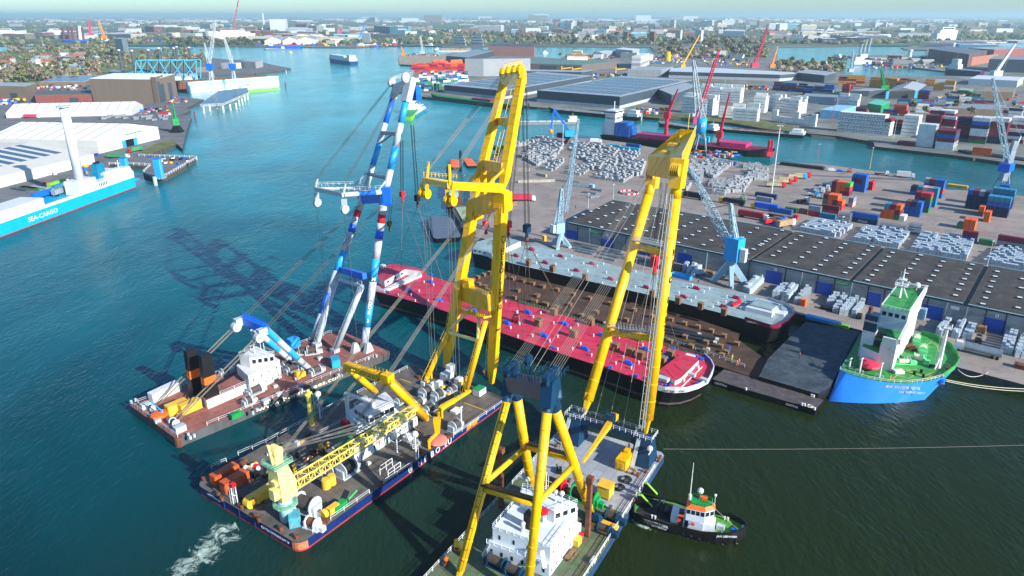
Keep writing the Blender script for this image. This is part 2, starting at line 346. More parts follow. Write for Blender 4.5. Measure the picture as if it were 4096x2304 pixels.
M_hullgrey=mat('grey_rusty_hull','#4e5357',.65,var=.3,scale=.2,dirt='#6b4a3c',dirtamt=.35,stretch=(1,1,.25))
M_rope=mat('rope','#cfc8b4',.8,var=.1)
def rope(mb,a,b,sag=0,r=.06,mi=0,n=6):
    a=Vector(a);b=Vector(b)
    if not sag: mb.cyl(a,b,r,n=3,mi=mi,cap=False); return
    p=a
    for i in range(1,n+1):
        k=i/n; c=a.lerp(b,k)-UP*sag*4*k*(1-k); mb.cyl(p,c,r,n=3,mi=mi,cap=False); p=c
def ropes(mb,a,b,n,off,r=.05,offb=None,mi=0):
    offb=off if offb is None else offb
    for i in range(n):
        k=(i-(n-1)/2)
        mb.cyl(Vector(a)+off*k,Vector(b)+offb*k,r,n=3,cap=False,mi=mi)
def kY(a,b,t,y):
    ny=nat(t,0,y)[1]; lo,hi=0.,1.
    for _ in range(30):
        m=(lo+hi)/2; P=a.lerp(b,m); dz=P.z-CAMH; py=CY-FP*(P.y*sp+dz*cp)/(P.y*cp-dz*sp)
        if py>ny: lo=m
        else: hi=m
    return lo
def banded(mb,a,b,r0,r1,cuts,n=12):
    """cuts = [(k_end, material index), ...]"""
    k0=0
    for k,mi in cuts:
        mb.cyl(a.lerp(b,k0),a.lerp(b,k),r0+(r1-r0)*k0,r0+(r1-r0)*k,n=n,mi=mi,cap=True); k0=k
def blk(mb,pix,z0,z1,mi=0,mtop=None,zr=None):
    """box-like volume whose roof outline is seen at the given pixels (roof height z1)"""
    P=[p if isinstance(p,Vector) else q(*p,z1) for p in pix]
    mb.prism(P,z0,z1,mi,mtop); return P
def winch(parent,c,ang,L=3.2,R_=1.3,m1=M_grey,m2=M_drum,name='winch'):
    mb=MB(); c=Vector(c); d=dirv(ang); w=thing(name,None,None,c) ; w.parent=parent
    o=Vector((0,0,0)); p=parent
    while p is not None: o+=Vector(p.location); p=p.parent
    w.location=c-o
    a=MB(); a.cyl(c+UP*R_-d*L/2,c+UP*R_+d*L/2,R_*.72,n=12); a.build('drum',m2,w)
    b=MB()
    for s in (-1,1):
        b.cyl(c+UP*R_+d*(L/2*s-.12),c+UP*R_+d*(L/2*s+.12),R_,n=14)
        b.box(c+d*(L/2+.45)*s,(.5,R_*1.3,R_*1.15),ang)
    b.box(c+d*(L/2+1.2),(1.3,1.2,1.1),ang); b.box(c-UP*.0,(L+1.6,R_*1.7,.25),ang)
    b.build('winch_frame',m1,w)
    return w
def windows(par,a,b,n,z0,z1,frac=.6,off=Vector((0,0,0)),m=None,name='window'):
    """row of window panes, each a part, set just proud of the wall a-b"""
    a=Vector(a);b=Vector(b)
    for i in range(n):
        k0=(i+.5-frac/2)/n;k1=(i+.5+frac/2)/n; p=a.lerp(b,k0)+off; r=a.lerp(b,k1)+off
        mb=MB(); o_=off*.8; mb.add([(p.x-o_.x,p.y-o_.y,z0),(r.x-o_.x,r.y-o_.y,z0),(r.x,r.y,z0),(p.x,p.y,z0)],[(0,1,2,3)]); mb.add([(p.x,p.y,z0),(r.x,r.y,z0),(r.x,r.y,z1),(p.x,p.y,z1)],[(0,1,2,3)]); mb.build(name,m or M_glass,par)
# ================================================================ blue and white sheerleg (left)
HD=51.0; hd=dirv(HD); pd=dirv(HD+90)
A=q(9,50,1060,2.5);B=q(9,520,1400,2.5);C=q(10,905,1400,2.5); Dd=A+(C-B)
mtd=thing('floating_sheerleg','blue, white and red floating sheerleg crane on a rust red deck barge','floating crane',(A+C)/2*1.0-UP*0)
mtd.location.z=0
L=lambda t,x,y: V(t,x,y,ML,HD)
Rr=lambda t,x,y: V(t,x,y,MR,HD)
mb=MB(); mb.prism([A,B,C,Dd],-1,2.5); mb.build('hull',M_hullgrey,mtd)
mb=MB(); mb.add([p+UP*.03 for p in (A,B,C,Dd)],[(0,1,2,3)]); 
mb.build('deck',M_rdeck,mtd)
mb=MB()
u=(C-B).normalized(); w=(A-B).normalized()
mb.cyl(B+u*.6+w*.6-UP*3.4,B+u*.6+w*.6+UP*.1,.9,n=8); mb.build('corner_fender',M_rust,mtd)
mb=MB()

for ab in ([A+w*-.3+u*.5,B+w*.3+u*.5],[B+u*8+w*.4,C-u*6+w*.4],[A+u*2-w*.4,Dd-u*3-w*.4]): mb=MB(); mb.rail(ab,1.1); mb.build('railing',M_white,mtd)
o=V(9,1352,1205,B,math.degrees(math.atan2(u.y,u.x))); e=V(9,2200,830,B,math.degrees(math.atan2(u.y,u.x)))
nrm=Vector((u.y,-u.x,0))
tx=text('www.bonn-mees.com',1.8,Vector((o.x,o.y,.75))+nrm*.06,u,UP,mat('letter_cream','#e8dcc0',.5,var=.05),mtd,'hull_lettering',width=(e-o).length)
bd=[M_grey,M_blue,M_red,M_lblue]
MR=q(10,645,1350,3.0); ML=q(10,135,1265,3.0)
R1=Rr(6,1105,950); R2=Rr(2,1545,860); L1=L(6,890,965); L2=L(2,1405,900)
mb=MB(); K=lambda t,y: kY(MR,R1,t,y)
banded(mb,MR,R1,1.15,1.25,[(K(10,1150),0),(K(10,920),3),(K(10,695),0),(K(10,465),3),(K(10,265),0),(K(10,182),1),(K(10,105),0),(K(10,20),2),(K(6,1060),0),(1,3)])
mb.build('boom_leg',bd,mtd,True)
mb=MB(); K=lambda t,y: kY(ML,L1,t,y)
banded(mb,ML,L1,1.15,1.2,[(K(10,1020),0),(K(10,810),1),(K(10,590),0),(K(10,385),3),(K(10,200),0),(K(10,120),1),(K(10,45),0),(K(6,1110),2),(1,0)])
mb.build('boom_leg',bd,mtd,True)
mb=MB(); K=lambda t,y: kY(R1,R2,t,y)
banded(mb,R1,R2,1.1,1.0,[(K(6,700),0),(K(6,470),3),(K(6,235),0),(K(2,1020),3),(1,0)]); mb.build('upper_boom_leg',bd,mtd,True)
mb=MB(); K=lambda t,y: kY(L1,L2,t,y)
banded(mb,L1,L2,1.0,.9,[(K(6,660),0),(K(6,440),3),(K(6,235),0),(K(2,1000),1),(1,0)]); mb.build('upper_boom_leg',bd,mtd,True)
# lettering down the right leg
ld=(R1-MR).normalized(); face=Vector((-ray(*nat(10,700,900)).x,-ray(*nat(10,700,900)).y,0)).normalized()
mlet=mat('letter_white','#f2f4f4',.4,var=.03); grp=thing('name_lettering',None,None); grp.parent=mtd
lx=face.cross(UP)*-1
for ch,y in zip('MATADOR3',(668,760,855,905,955,1005,1080,1080)):
    pass
ys=[668,735,800,860,912,950,1005,1085]
for ch,y in zip('MATADOR3',ys):
    k=kY(MR,R1,10,y+22); c=MR.lerp(R1,k)+ld*.9; fd=(face-ld*face.dot(ld)).normalized(); xd=ld.cross(fd)
    t=text(ch,1.6,c+fd*1.25-ld*.6,xd,ld,mlet,mtd,'letter',align='CENTER')
bpy.data.objects.remove(grp)
# junction box beam, cross beams
mb=MB(); mb.beam(L1-UP*1.0,R1-UP*1.0,2.2,3.0); mb.beam(L1+pd*1-UP*2.5,L1+pd*1+UP*2,2.2,2.2); mb.beam(R1-pd*1-UP*3,R1-pd*1+UP*2.5,2.4,2.4); mb.build('junction_beam',M_blue,mtd)
a=L(10,400,570);b=Rr(10,650,640); mb=MB(); mb.beam(a,b,1.4,1.9); mb.build('cross_beam',M_blue,mtd)
a=L(10,370,660);b=Rr(10,625,745); mb=MB(); mb.cyl(a,b,.7,n=8); mb.rail([a+UP*.7,b+UP*.7],1.1); mb.build('lower_cross_beam',M_grey,mtd); bl,br=a,b
for (tx_,ty_,e_) in ((170,1340,bl),(352,1400,br)):
    s_=q(10,tx_,ty_,2.6); mb=MB(); mb.cyl(s_,e_,.85,.8,n=10); mb.ladder(s_,e_,Vector((-.9,-.9,.4))); mb.build('boom_strut',M_grey,mtd,True)
a=L(6,1080,330);b=Rr(6,1250,345); mb=MB(); mb.beam(a,b,1.0,1.2); mb.cyl(L(6,1050,440),b.lerp(a,.35),.28,n=6); mb.build('upper_cross_beam',M_mgrey,mtd)
a=L(6,940,745);b=Rr(6,1150,790); mb=MB(); mb.cyl(a,b,.6,n=8); mb.build('middle_cross_beam',M_mgrey,mtd)
# boom head
mb=MB(); mb.beam(L2,R2,2.4,3.2); mb.beam(R2-(R2-R1).normalized()*5,R2+(R2-R1).normalized()*2.5,2.6,2.2); mb.beam(L2-(L2-L1).normalized()*3,L2+(L2-L1).normalized()*2,1.6,1.8)
for P in (L2,R2):
    p=P-hd*1.5+UP*2.4; mb.cyl(p-pd*.35,p+pd*.35,1.5,n=14)
mb.rail([L2+UP*3-hd,R2+UP*3-hd,R2+UP*3+hd*2,L2+UP*3+hd*2],1.2,1.5,close=True); mb.build('boom_head',M_grey,mtd)
mb=MB(); mb.box(R2+hd*2.6-UP*4.5,(2.2,2.2,4),HD); mb.build('auxiliary_block',M_blue,mtd)
# aft pointing arm with hanging blocks
ra=Rr(6,690,955); la=L(6,410,895); r0=Rr(6,1120,925); l0=L(6,870,885)
mb=MB(); K=0
banded(mb,r0,ra,.75,.7,[(.28,0),(.68,1),(1,0)],8); mb.cyl(l0,la,.5,n=6,mi=0)
mb.beam(la,ra,1.0,1.2,mi=0); mb.cyl(l0.lerp(la,.5),r0.lerp(ra,.1),.3,n=5); mb.rail([l0+UP,la+UP,ra+UP,r0+UP],1.1,2.0)
mb.cyl(Rr(6,1160,750),r0.lerp(ra,.22),.28,n=5);mb.cyl(L(6,920,730),l0.lerp(la,.2),.28,n=5)
mb.cyl(la,la+UP*3-hd*-1,.3,n=5);mb.cyl(ra,ra+UP*3-hd*-1,.3,n=5); mb.build('luffing_arm',bd,mtd)
for P in (la,ra):
    mb=MB(); p=P-UP*1.2; mb.beam(p,p-UP*4.2,1.5,.9,1.2,.7); mb.cyl(p-UP*3-pd*.5,p-UP*3+pd*.5,1.3,n=12); mb.build('hanging_block',M_grey,mtd)
# back stay frame
br_=q(9,1850,690,2.7); bl_=q(9,1655,600,2.7); tr=V(9,1425,300,br_,HD); tl=V(9,1195,195,bl_,HD)
for b_,t_,fr in ((br_,tr,((.28,0),(.5,3),(.76,0),(1,3))),(bl_,tl,((.25,0),(.5,3),(.8,0),(1,1)))):
    mb=MB(); banded(mb,b_,t_,.85,.95,fr); mb.ladder(b_,t_,Vector((.6,-.2,.9))); mb.build('back_stay_leg',bd,mtd)
mb=MB(); mb.beam(tl,tr,1.8,2.4); mb.rail([tl+UP*1.3,tr+UP*1.3],1.2,1.2); mb.build('back_stay_head',M_blue,mtd)
bk=[]
for P in (tl,tr):
    mb=MB(); p=P-hd*2.6-UP*.4; mb.beam(P,p,1.4,2.0,1.6,2.6); mb.cyl(p-UP*1-pd*.7,p-UP*1+pd*.7,1.35,n=14); mb.build('sheave_block',M_grey,mtd); bk.append(p)
mb=MB()
for P,dk in ((bk[0],q(9,330,1035,2.6)),(bk[1],q(9,495,1225,2.6))):
    for s in (-1,1): ropes(mb,P+pd*.7*s-UP*.7,dk+pd*.8*s,5,pd*.14,.045)
mb.build('luffing_rope',M_pend,mtd)
mb=MB()
for P,J in ((tl,L1-UP*1.5),(tr,R1-UP*2)):
    for s in (-1,1): ropes(mb,P+pd*.6*s+UP*.6,J+pd*.5*s,2,pd*.3,.06)
for P,H_ in ((la,L2+UP*2-hd*1.5),(ra,R2+UP*2-hd*1.5)): ropes(mb,P+UP*2.6,H_,4,pd*.35,.05)
for P in (la,ra):
    for s in (-.5,.5): mb.cyl(P-UP*4+pd*s,Vector((P.x,P.y,3))+pd*s,.05,n=3,cap=False)
mb.build('pendant_wire',M_steel,mtd)
# main hooks with fall ropes and slings
def hook_set(par,headp,hookp,mcol,n=8,sz=1.6,rw=.045,spread=.16,name='hook_block'):
    t=thing(name,None,None,hookp); t.parent=par
    o=Vector((0,0,0)); p=par
    while p is not None: o+=Vector(p.location); p=p.parent
    t.location=hookp-o
    b=MB(); b.box(hookp-UP*sz*.5,(sz,sz*.8,sz*1.2),HD); b.cyl(hookp-UP*sz*.5,hookp-UP*sz*1.3,sz*.25,n=6); b.build('block_body',mcol,t)
    b=MB()
    for k in (-1,1): ropes(b,headp+pd*k*sz*.35,hookp+UP*sz*.6+pd*k*sz*.35,n//2,pd*spread,rw)
    b.build('fall_rope',M_steel,t)
    b=MB(); b.sph(hookp-UP*sz*1.6,sz*.35,n=6,m=4); b.build('hook',M_rust,t); return hookp-UP*sz*1.6
def vert_at(t,x,y,P):  # point at image row y straight below P
    z=top(P,t,y); return Vector((P.x,P.y,z))
HF=R2+hd*3.0-UP*1.5; HL=L2+hd*3.0-UP*1.5
hk1=hook_set(mtd,V(6,1275,400,HL,HD+90),V(6,1280,950,HL,HD+90),M_red)
hk2=hook_set(mtd,V(6,1380,250,HF,HD+90),V(6,1432,990,HF,HD+90),M_black)
hk3=hook_set(mtd,R1+hd*2.5-UP*2,V(10,900,115,R1+hd*2.5,HD+90),mat('olive_paint','#5b6332',.5),4,1.3)
sl=MB()
for hk,pts in ((hk1,((10,1010,860),(10,1280,625))),(hk2,((10,830,790),(10,1540,1000)))):
    for p in pts: sl.cyl(hk,q(*p,6.2),.085,n=4,cap=False)
# deckhouse, funnel
t_=thing('deckhouse',None,None,q(9,900,1000,2.5)-mtd.location); t_.parent=mtd
def house(mb,pix,z0,z1): return blk(mb,pix,z0,z1)
mb=MB(); P=blk(mb,[(9,820,1010),(9,760,960),(9,1130,740),(9,1245,830)],2.5,5.2,0,1); mb.build('wall',[M_white,M_rdeck],t_)
mb=MB(); P=blk(mb,[(9,1240,765),(9,1120,655),(9,1400,500),(9,1555,600)],2.5,8.2,0,0)
W1,W2=P[0],P[3]
mb.build('upper_wall',M_white,t_)
mb=MB(); P=blk(mb,[(9,1250,585),(9,1150,560),(9,1320,460),(9,1500,545)],8.25,11.2); mb.rail(P,1.0,2,close=True); mb.build('bridge',M_white,t_)
nn=Vector((u.y,-u.x,0))*.05; windows(t_,P[0].lerp(P[3],.05),P[0].lerp(P[3],1),4,9.3,10.5,.62,nn); windows(t_,W1,W2,5,3.5,4.2,.12,nn); windows(t_,W1,W2,4,6.0,6.7,.12,nn)
c=(P[0]+P[1]+P[2]+P[3])/4; mb=MB(); mb.cyl(c,c+UP*7,.16,.08,n=5); mb.box(c+UP*4,(1.6,.1,.1),20); mb.sph(c+UP*7,.4); mb.cyl(c+hd*2,c+hd*2+UP*4,.1,n=4); mb.cyl(c+hd*3,c+hd*3+UP*3,.1,n=4); mb.box(c+hd*2+UP*4,(1.5,.2,.2),80)
mb.build('radar_mast',M_white,t_)
mb=MB(); mb.rail([q(9,960,960,5.2),q(9,1240,840,5.2)],1.1); mb.build('roof_railing',M_white,t_)
for (p,s) in (((9,870,965),0),((9,720,885),1)):
    base=q(*p,5.0); mb=MB()
    z1=top(base,9,545 if s==0 else 500); zz=[5.0,lambda:0]
    def fr(z,k,m): 
        pass
    hs=[(5.0,0),(top(base,9,830 if s==0 else 770),0),(top(base,9,760 if s==0 else 690),1),(z1,0)]
    Wd,Dp=3.0,1.8
    prev=5.0 if s==0 else 2.5
    seq=[(hs[1][0],0),(hs[2][0],1),(z1,0)]
    for z,mi in seq:
        k0=1-.28*(prev-5)/(z1-5);k1=1-.28*(z-5)/(z1-5)
        F_=lambda k,zz: [base+hd*(sx*Wd*k/1.0)+pd*(sy*Dp*.5)+UP*(zz-base.z) for sx,sy in ((-.62,-1),(.62,-1),(.62,1),(-.62,1))]
        mb.loft(F_(k0,prev),F_(k1,z),mi); prev=z
    mb.build('funnel',[M_black,M_orange],t_)
mb=MB(); a=q(9,760,900,2.6); mb.box(a+UP*4.5,(2.2,3.5,4),HD); mb.build('funnel_casing',M_black,t_)
# winches and deck gear
for (x,y,Ls) in ((1310,940,3.2),(1240,1050,1.6),(1680,720,3),(1920,740,2.6),(1630,690,2.5)):
    winch(mtd,q(9,x,y,2.55),HD,Ls,1.25)
for y in (120,40): winch(mtd,q(10,y,1420,2.55),HD-30,2.8,1.3)
winch(mtd,q(9,500,1260,2.55),HD+90,1.8,1.0); winch(mtd,q(9,270,1105,2.55),HD+90,1.5,.8); winch(mtd,q(9,1010,745,2.55),HD,2,1.1)
mb=MB()
for (x,y,s) in ((210,1085,1.6),(555,1320,1.8),(1100,970,1),(1420,1040,1.4),(1550,960,1),(1790,700,1.2),(1960,600,1),(1760,860,.7),(1515,880,.8),(330,1230,1)): mb=MB(); mb.box(q(9,x,y,2.55),(s*1.5,s,s*.9),HD); mb.build('machinery_box',M_grey,mtd)
for (x,y) in ((65,1040),(110,1020),(640,1370),(660,1400),(700,1380),(1290,1150),(1330,1120),(1720,810),(1780,920),(2150,770),(2450,600),(2530,575)):
    p=q(9,x,y,2.55); mb=MB(); mb.cyl(p,p+UP*.9,.35,n=7); mb.build('bollard',M_grey,mtd)
for px in ((10,560,1400),(10,690,1400)):
    mb=MB(); p=q(*px,2.55); mb.loft([p+hd*sx*1.6+pd*sy*.8 for sx,sy in ((-1,-1),(1,-1),(1,1),(-1,1))],[p+UP*3+hd*sx*.6+pd*sy*.5 for sx,sy in ((-1,-1),(1,-1),(1,1),(-1,1))]); mb.build('boom_foot',M_grey,mtd)
for px in ((10,170,1345),(10,352,1402)): mb=MB(); mb.box(q(*px,2.55),(2.2,2.2,1.2),HD); mb.build('strut_foot',M_grey,mtd)
# loose things on its deck
def crate(name,lab,cat,pix,size,ang,m,z=2.56,group=None,extra=None):
    p=q(*pix,z); mb=MB(); mb.box(p,size,ang)
    mi=0
    n=max(2,int(size[0]/.6)); U=dirv(ang);Wv=dirv(ang+90)
    for s in (-1,1):
        for i in range(n):
            mb.box(p+U*(-size[0]/2+size[0]*(i+.5)/n)+Wv*s*(size[1]/2+.03)+UP*.15,(.16,.07,size[2]-.3),ang)
        mb.box(p+U*s*(size[0]/2+.04)+UP*.2,(.07,size[1]*.8,size[2]-.4),ang)
    return lone(mb,name,m,lab,cat,group)
M_ybox=mat('yellow_cabin_paint','#e9b83c',.5,var=.1)
crate('cabin_container','yellow site cabin on the sheerleg deck, nearer the black funnel','cabin',(9,660,1110),(5.4,2.4,2.7),HD,M_ybox)
crate('cabin_container','yellow site cabin on the sheerleg deck, nearer the stern rail','cabin',(9,530,1120),(5.4,2.4,2.7),HD,M_ybox)
crate('white_container','white container with red roof at the port rail beside the black funnel','container',(9,410,960),(8.5,2.4,2.6),HD+8,M_white)
crate('blue_tool_shed','bright blue shed on the sheerleg deck behind the back stay legs','shed',(9,1700,470),(3.2,2.6,3),HD,M_lblue)
crate('blue_container','light blue container near the starboard rail under the yellow crane tip','container',(9,2120,660),(3.4,2.4,2.6),HD+60,mat('cyan_container','#2ba4c4',.5,var=.1))
mb=MB(); p=q(9,1740,790,2.56); mb.box(p,(1.2,1.2,2.4),HD); mb.box(p+hd*1.5+UP*.2,(1.6,1.5,1.5),HD); lone(mb,'control_cab',M_ybox,'small yellow control cab beside the winches on the red deck','cabin')
mb=MB(); p=q(9,350,1150,3.4); mb.sph(p,2.4,n=10,m=6,sz=.33); mb.box(p-UP*.9,(1.5,.8,.5),HD); lone(mb,'lifeboat',M_orange,'orange lifeboat under a crane arm at the stern of the red decked barge','boat')
mb=MB(); p=q(9,380,1180,2.6); mb.cyl(p,p+UP*2.2,.3,n=6); mb.cyl(p+UP*2,p+UP*4-hd*1+pd*3,.16,n=5); lone(mb,'boat_davit',M_lblue,'small pale blue davit crane beside the orange lifeboat','crane')
mb=MB(); p=q(9,1115,1180,2.6); mb.box(p,(2.6,1.2,1.3),HD); mb.cyl(p+hd*1.8,p+hd*1.8+UP,.5,n=8); lone(mb,'green_tank',M_grnp,'small green tank at the starboard rail of the red decked barge','tank')
# ================================================================ long yellow sheerleg with blue hull (centre)
HB=55.0; hb=dirv(HB); pb=dirv(HB+90)
A=q(13,455,520,2.3);B=q(13,1500,1140,2.3);C=q(14,2065,470,2.3); Dd=A+(C-B)
h10=thing('floating_sheerleg','long blue hulled crane barge with yellow box girder boom and lattice deck crane','floating crane',(A+C)/2); h10.location.z=0
u=(C-B).normalized(); w=(A-B).normalized(); cr=2.2
def rnd(P,Q,Rn,r):
    a=(P-Q).normalized();b=(Rn-Q).normalized(); o=[]
    for i in range(6):
        th=math.pi/2*i/5; o.append(Q+(a*(1-math.sin(th))+b*(1-math.cos(th)))*r)
    return o
out=rnd(Dd,A,B,cr)+rnd(A,B,C,cr)+[C,Dd]
mb=MB(); mb.prism([p-UP*.0 for p in out],-1,2.3); mb.build('hull',M_dblue,h10)
mb=MB(); mb.add([p+UP*.03 for p in out],[tuple(range(len(out)))]); mb.build('deck',M_gdeck,h10)
mb=MB(); ctr=(A+C)/2; o2=[p+(p-ctr)*.0012 for p in out]; mb.prism(o2,-.9,.35); mb.build('boot_topping',mat('red_bottom_paint','#a5343a',.6,var=.2),h10)
mb=MB(); o3=[p+(p-ctr).normalized()*.06 for p in rnd(A,B,C,cr)]; n=len(o3); mb.add([Vector((p.x,p.y,.4)) for p in o3]+[Vector((p.x,p.y,2.2)) for p in o3],[(i,i+1,n+i+1,n+i) for i in range(n-1)]); mb.build('corner_plate',mat('worn_orange_plate','#c07a54',.8,var=.3,scale=.8,dirt='#7a3a22'),h10)
nr=Vector((u.y,-u.x,0))
mb=MB()
M_nt=mat('navy_trim','#1d3f80',.45)
for k in range(1,14): mb=MB(); mb.box(B+u*((C-B).length*k/14)+nr*.06-UP*1.9,(.12,.12,1.8),HB); mb.build('fender_strake',M_nt,h10)
for k in range(1,6): mb=MB(); mb.box(B.lerp(A,.1+k*.15)-u*.06-UP*1.9,(.12,.12,1.8),HB); mb.build('fender_strake',M_nt,h10)
ua=math.degrees(math.atan2(u.y,u.x))
def onside(t,x,y,z=None): return V(t,x,y,B,ua)
lw=M_white
for ch,x,y in (('H',1205,1190),('E',1262,1150),('B',1330,1110),('O',1385,1075),('.',1440,1030),('E',1465,1015),('U',1505,985)):
    p=onside(14,x,y); text(ch,2.2,Vector((p.x,p.y,.45))+nr*.14,u,UP,lw,h10,'hull_letter',align='CENTER')
p=onside(14,1110,1240); mb=MB(); c=Vector((p.x,p.y,1.2))+nr*.12
sh=[(-.7,.8),(.7,.8),(.7,-.1),(.35,-.7),(0,-1),(-.35,-.7),(-.7,-.1)]
mb.add([c+u*a+UP*b for a,b in sh],[tuple(range(7))]); mb.build('shield_emblem',lw,h10)
mb=MB(); c2=c+nr*.03; mb.add([c2+u*a*.75+UP*b*.78 for a,b in sh],[tuple(range(7))]); mb.build('shield_field',M_dblue,h10)
mb=MB(); c3=c+nr*.06
for a in (-.3,0,.3): mb.add([c3+u*(a-.05)-UP*.4,c3+u*(a+.05)-UP*.4,c3+u*(a+.05)+UP*.5,c3+u*(a-.05)+UP*.5],[(0,1,2,3)])
mb.build('shield_mark',lw,h10)
text('ROTTERDAM',.75,onside(13,1,1)*0+A.lerp(B,.13)-u*.08-UP*1.0,-w,UP,lw,h10,'port_name'); text('ROTTERDAM',.75,A.lerp(B,.66)-u*.08-UP*1.2,-w,UP,lw,h10,'port_name')
text('HEBO-LIFT 10',.7,A.lerp(B,.79)-u*.08-UP*1.2,-w,UP,lw,h10,'ship_name')
a=onside(14,1675,870); b=onside(14,1785,800); mb=MB(); a=Vector((a.x,a.y,0));b=Vector((b.x,b.y,0)); L_=(b-a).length
for i in range(9):
    k=i/9*L_
    mb.add([a+u*k+UP*.5+nr*.08,a+u*(k+L_/18)+UP*.5+nr*.08,a+u*(k+L_/18+.5)+UP*2.1+nr*.08,a+u*(k+.5)+UP*2.1+nr*.08],[(0,1,2,3)])
mb.build('hazard_stripes',M_yel,h10)
for pts in (((13,1820,890),(13,2210,620)),((13,2350,525),(14,1120,1170)),((13,1640,1020),(13,1720,965)),((14,1545,880),(14,2030,545)),((13,890,235),(13,1170,115),(14,300,590),(14,1080,190)),((14,190,860),(14,470,710)),((13,620,370),(13,770,300))):
    mb=MB(); mb.rail([q(*p_,2.3) for p_ in pts],1.1); mb.build('railing',M_white,h10)
# ---- boom
R0=q(14,1928,335,3.0); 
RP=lambda t,x,y: V(t,x,y,R0,HB)
R1=RP(6,2290,905); R2=RP(3,95,780)
L0=q(14,1255,310,3.0); L0=R0+pb*17.0
LP=lambda t,x,y: V(t,x,y,L0,HB)
L1=LP(6,2010,1000); L2=LP(2,2500,800)
def boxleg(a,b,w0,d0,w1,d1,name='boom_leg',par=None,m=None):
    mb=MB(); n=3; mb.beam(a,a.lerp(b,.12),w0*.5,d0*.45,w0,d0,side=pb); mb.beam(a.lerp(b,.12),b,w0,d0,w1,d1,side=pb); 
    for k in range(2,12):
        p=a.lerp(b,k/12); mb.beam(p-(b-a).normalized()*.12,p+(b-a).normalized()*.12,(w0+(w1-w0)*k/12)+.16,(d0+(d1-d0)*k/12)+.16,side=pb)
    return mb.build(name,m or M_yel,par or h10)
boxleg(R0,R1,2.0,2.6,2.2,3.0); boxleg(L0,L1,2.0,2.6,2.2,3.0)
boxleg(R1+UP*.5,R2,2.1,2.4,1.8,1.9,'upper_boom_leg'); boxleg(L1+UP*.5,L2,2.1,2.3,1.8,1.8,'upper_boom_leg')
# letters on the right leg
ld=(R1-R0).normalized(); fd=(-pb-ld*(-pb).dot(ld)).normalized(); fd=-pb
xd=ld.cross(fd)
mk=mat('letter_black','#16202c',.5)
fc=-hb; fc=(fc-ld*fc.dot(ld)).normalized(); xd=ld.cross(fc)
for ch,y in zip(['H','E','B','O','L','I','F','T','10'],[355,415,485,548,650,712,770,845,918]):
    k=kY(R0,R1,10,y+25); c=R0.lerp(R1,k); w_=2.7+.3*k; d_=3.0
    # right-hand face (towards the sun and the camera)
    f2=-pb; x2=ld.cross(f2)
    text(ch,2.3 if ch!='10' else 2.2,c+f2*1.18-ld*.8,x2,ld,mk,h10,'boom_letter',align='CENTER')
k=kY(R0,R1,10,262); c=R0.lerp(R1,k)+f2*1.2; mb=MB(); mb.add([c+x2*a*1.1+ld*b*1.2 for a,b in sh],[tuple(range(7))]); mb.build('boom_emblem',mk,h10)
c+=f2*.03; mb=MB(); mb.add([c+x2*a*.8+ld*b*.9 for a,b in sh],[tuple(range(7))]); mb.build('boom_emblem_field',M_yel,h10)
k=kY(R0,R1,10,1180); text('2200T',.8,R0.lerp(R1,k)+f2*1.15,x2,ld,mk,h10,'capacity_marking',align='CENTER')
# boom beams
a=LP(10,1640,800);b=RP(10,1930,905); mb=MB(); mb.beam(a,b,2.4,4.6); mb.rail([a+UP*2.4,b+UP*2.4],1.2,1.5); mb.rail([a+UP*2.4-hb*1.6,b+UP*2.4-hb*1.6],1.2,1.5); mb.box(a.lerp(b,.2)+UP*2.3,(2.4,2.4,2.2),HB); mb.build('lower_cross_beam',M_yel,h10)
lb,rb=a,b
a=L1;b=R1; mb=MB(); mb.beam(a-UP*2.5,b-UP*2.5,3,5); 
for P in (a,b): mb.box(P-UP*5.5,(3.6,3.6,5),HB); mb.rail([P-UP*4.5+hb*x*2.6+pb*y*2.6 for x,y in ((-1,-1),(1,-1),(1,1),(-1,1))],1.2,1.5,close=True)
mb.box(a.lerp(b,.35)-UP*0,(1.6,1.4,6),HB); mb.box(a.lerp(b,.6)-UP*0,(1.6,1.4,6),HB); mb.build('junction_beam',M_yel,h10)
a=LP(6,2110,650);b=RP(6,2310,690); mb=MB(); mb.beam(a,b,1.6,2.8); mb.cyl(LP(6,1960,815),a,.35,n=6); mb.cyl(RP(6,2140,860),b,.35,n=6); mb.build('middle_cross_beam',M_yel,h10)
a=LP(6,2250,215);b=RP(6,2400,225); mb=MB(); mb.beam(a,b,1.4,2.2); mb.build('upper_cross_beam',M_yel,h10)
mb=MB(); mb.beam(L2,R2,2.6,3.0)
for P in (L2,R2,L2.lerp(R2,.35),L2.lerp(R2,.7)):
    p=P+UP*1.8-hb*.5; mb.cyl(p-pb*.5,p+pb*.5,1.5,n=12); mb.beam(P,P+UP*2.5,1.2,2.4)
mb.rail([L2+UP*3.2,R2+UP*3.2],1.1,1.2); mb.build('boom_head',M_yel,h10)
mb=MB(); mb.ladder(L1.lerp(R1,.55)+UP*3,L2.lerp(R2,.6)-UP*2,Vector((0,0,0)),1.2,.08); mb.ladder(R0.lerp(R1,.03),R1-UP*5,-hb*.2+pb*1.9,.9,.07)
for k in (.3,.5,.72,.86): mb.rail([R0.lerp(R1,k)+pb*1.5+hb*x+pb*y for x,y in ((-1,0),(1,0),(1,1.6),(-1,1.6))],1.1,1.5,close=True)
mb.ladder(L0.lerp(L1,.25),L1-UP*5,-hb*.2+pb*1.9,.9,.07)
mb.build('boom_ladder',M_yard,h10)
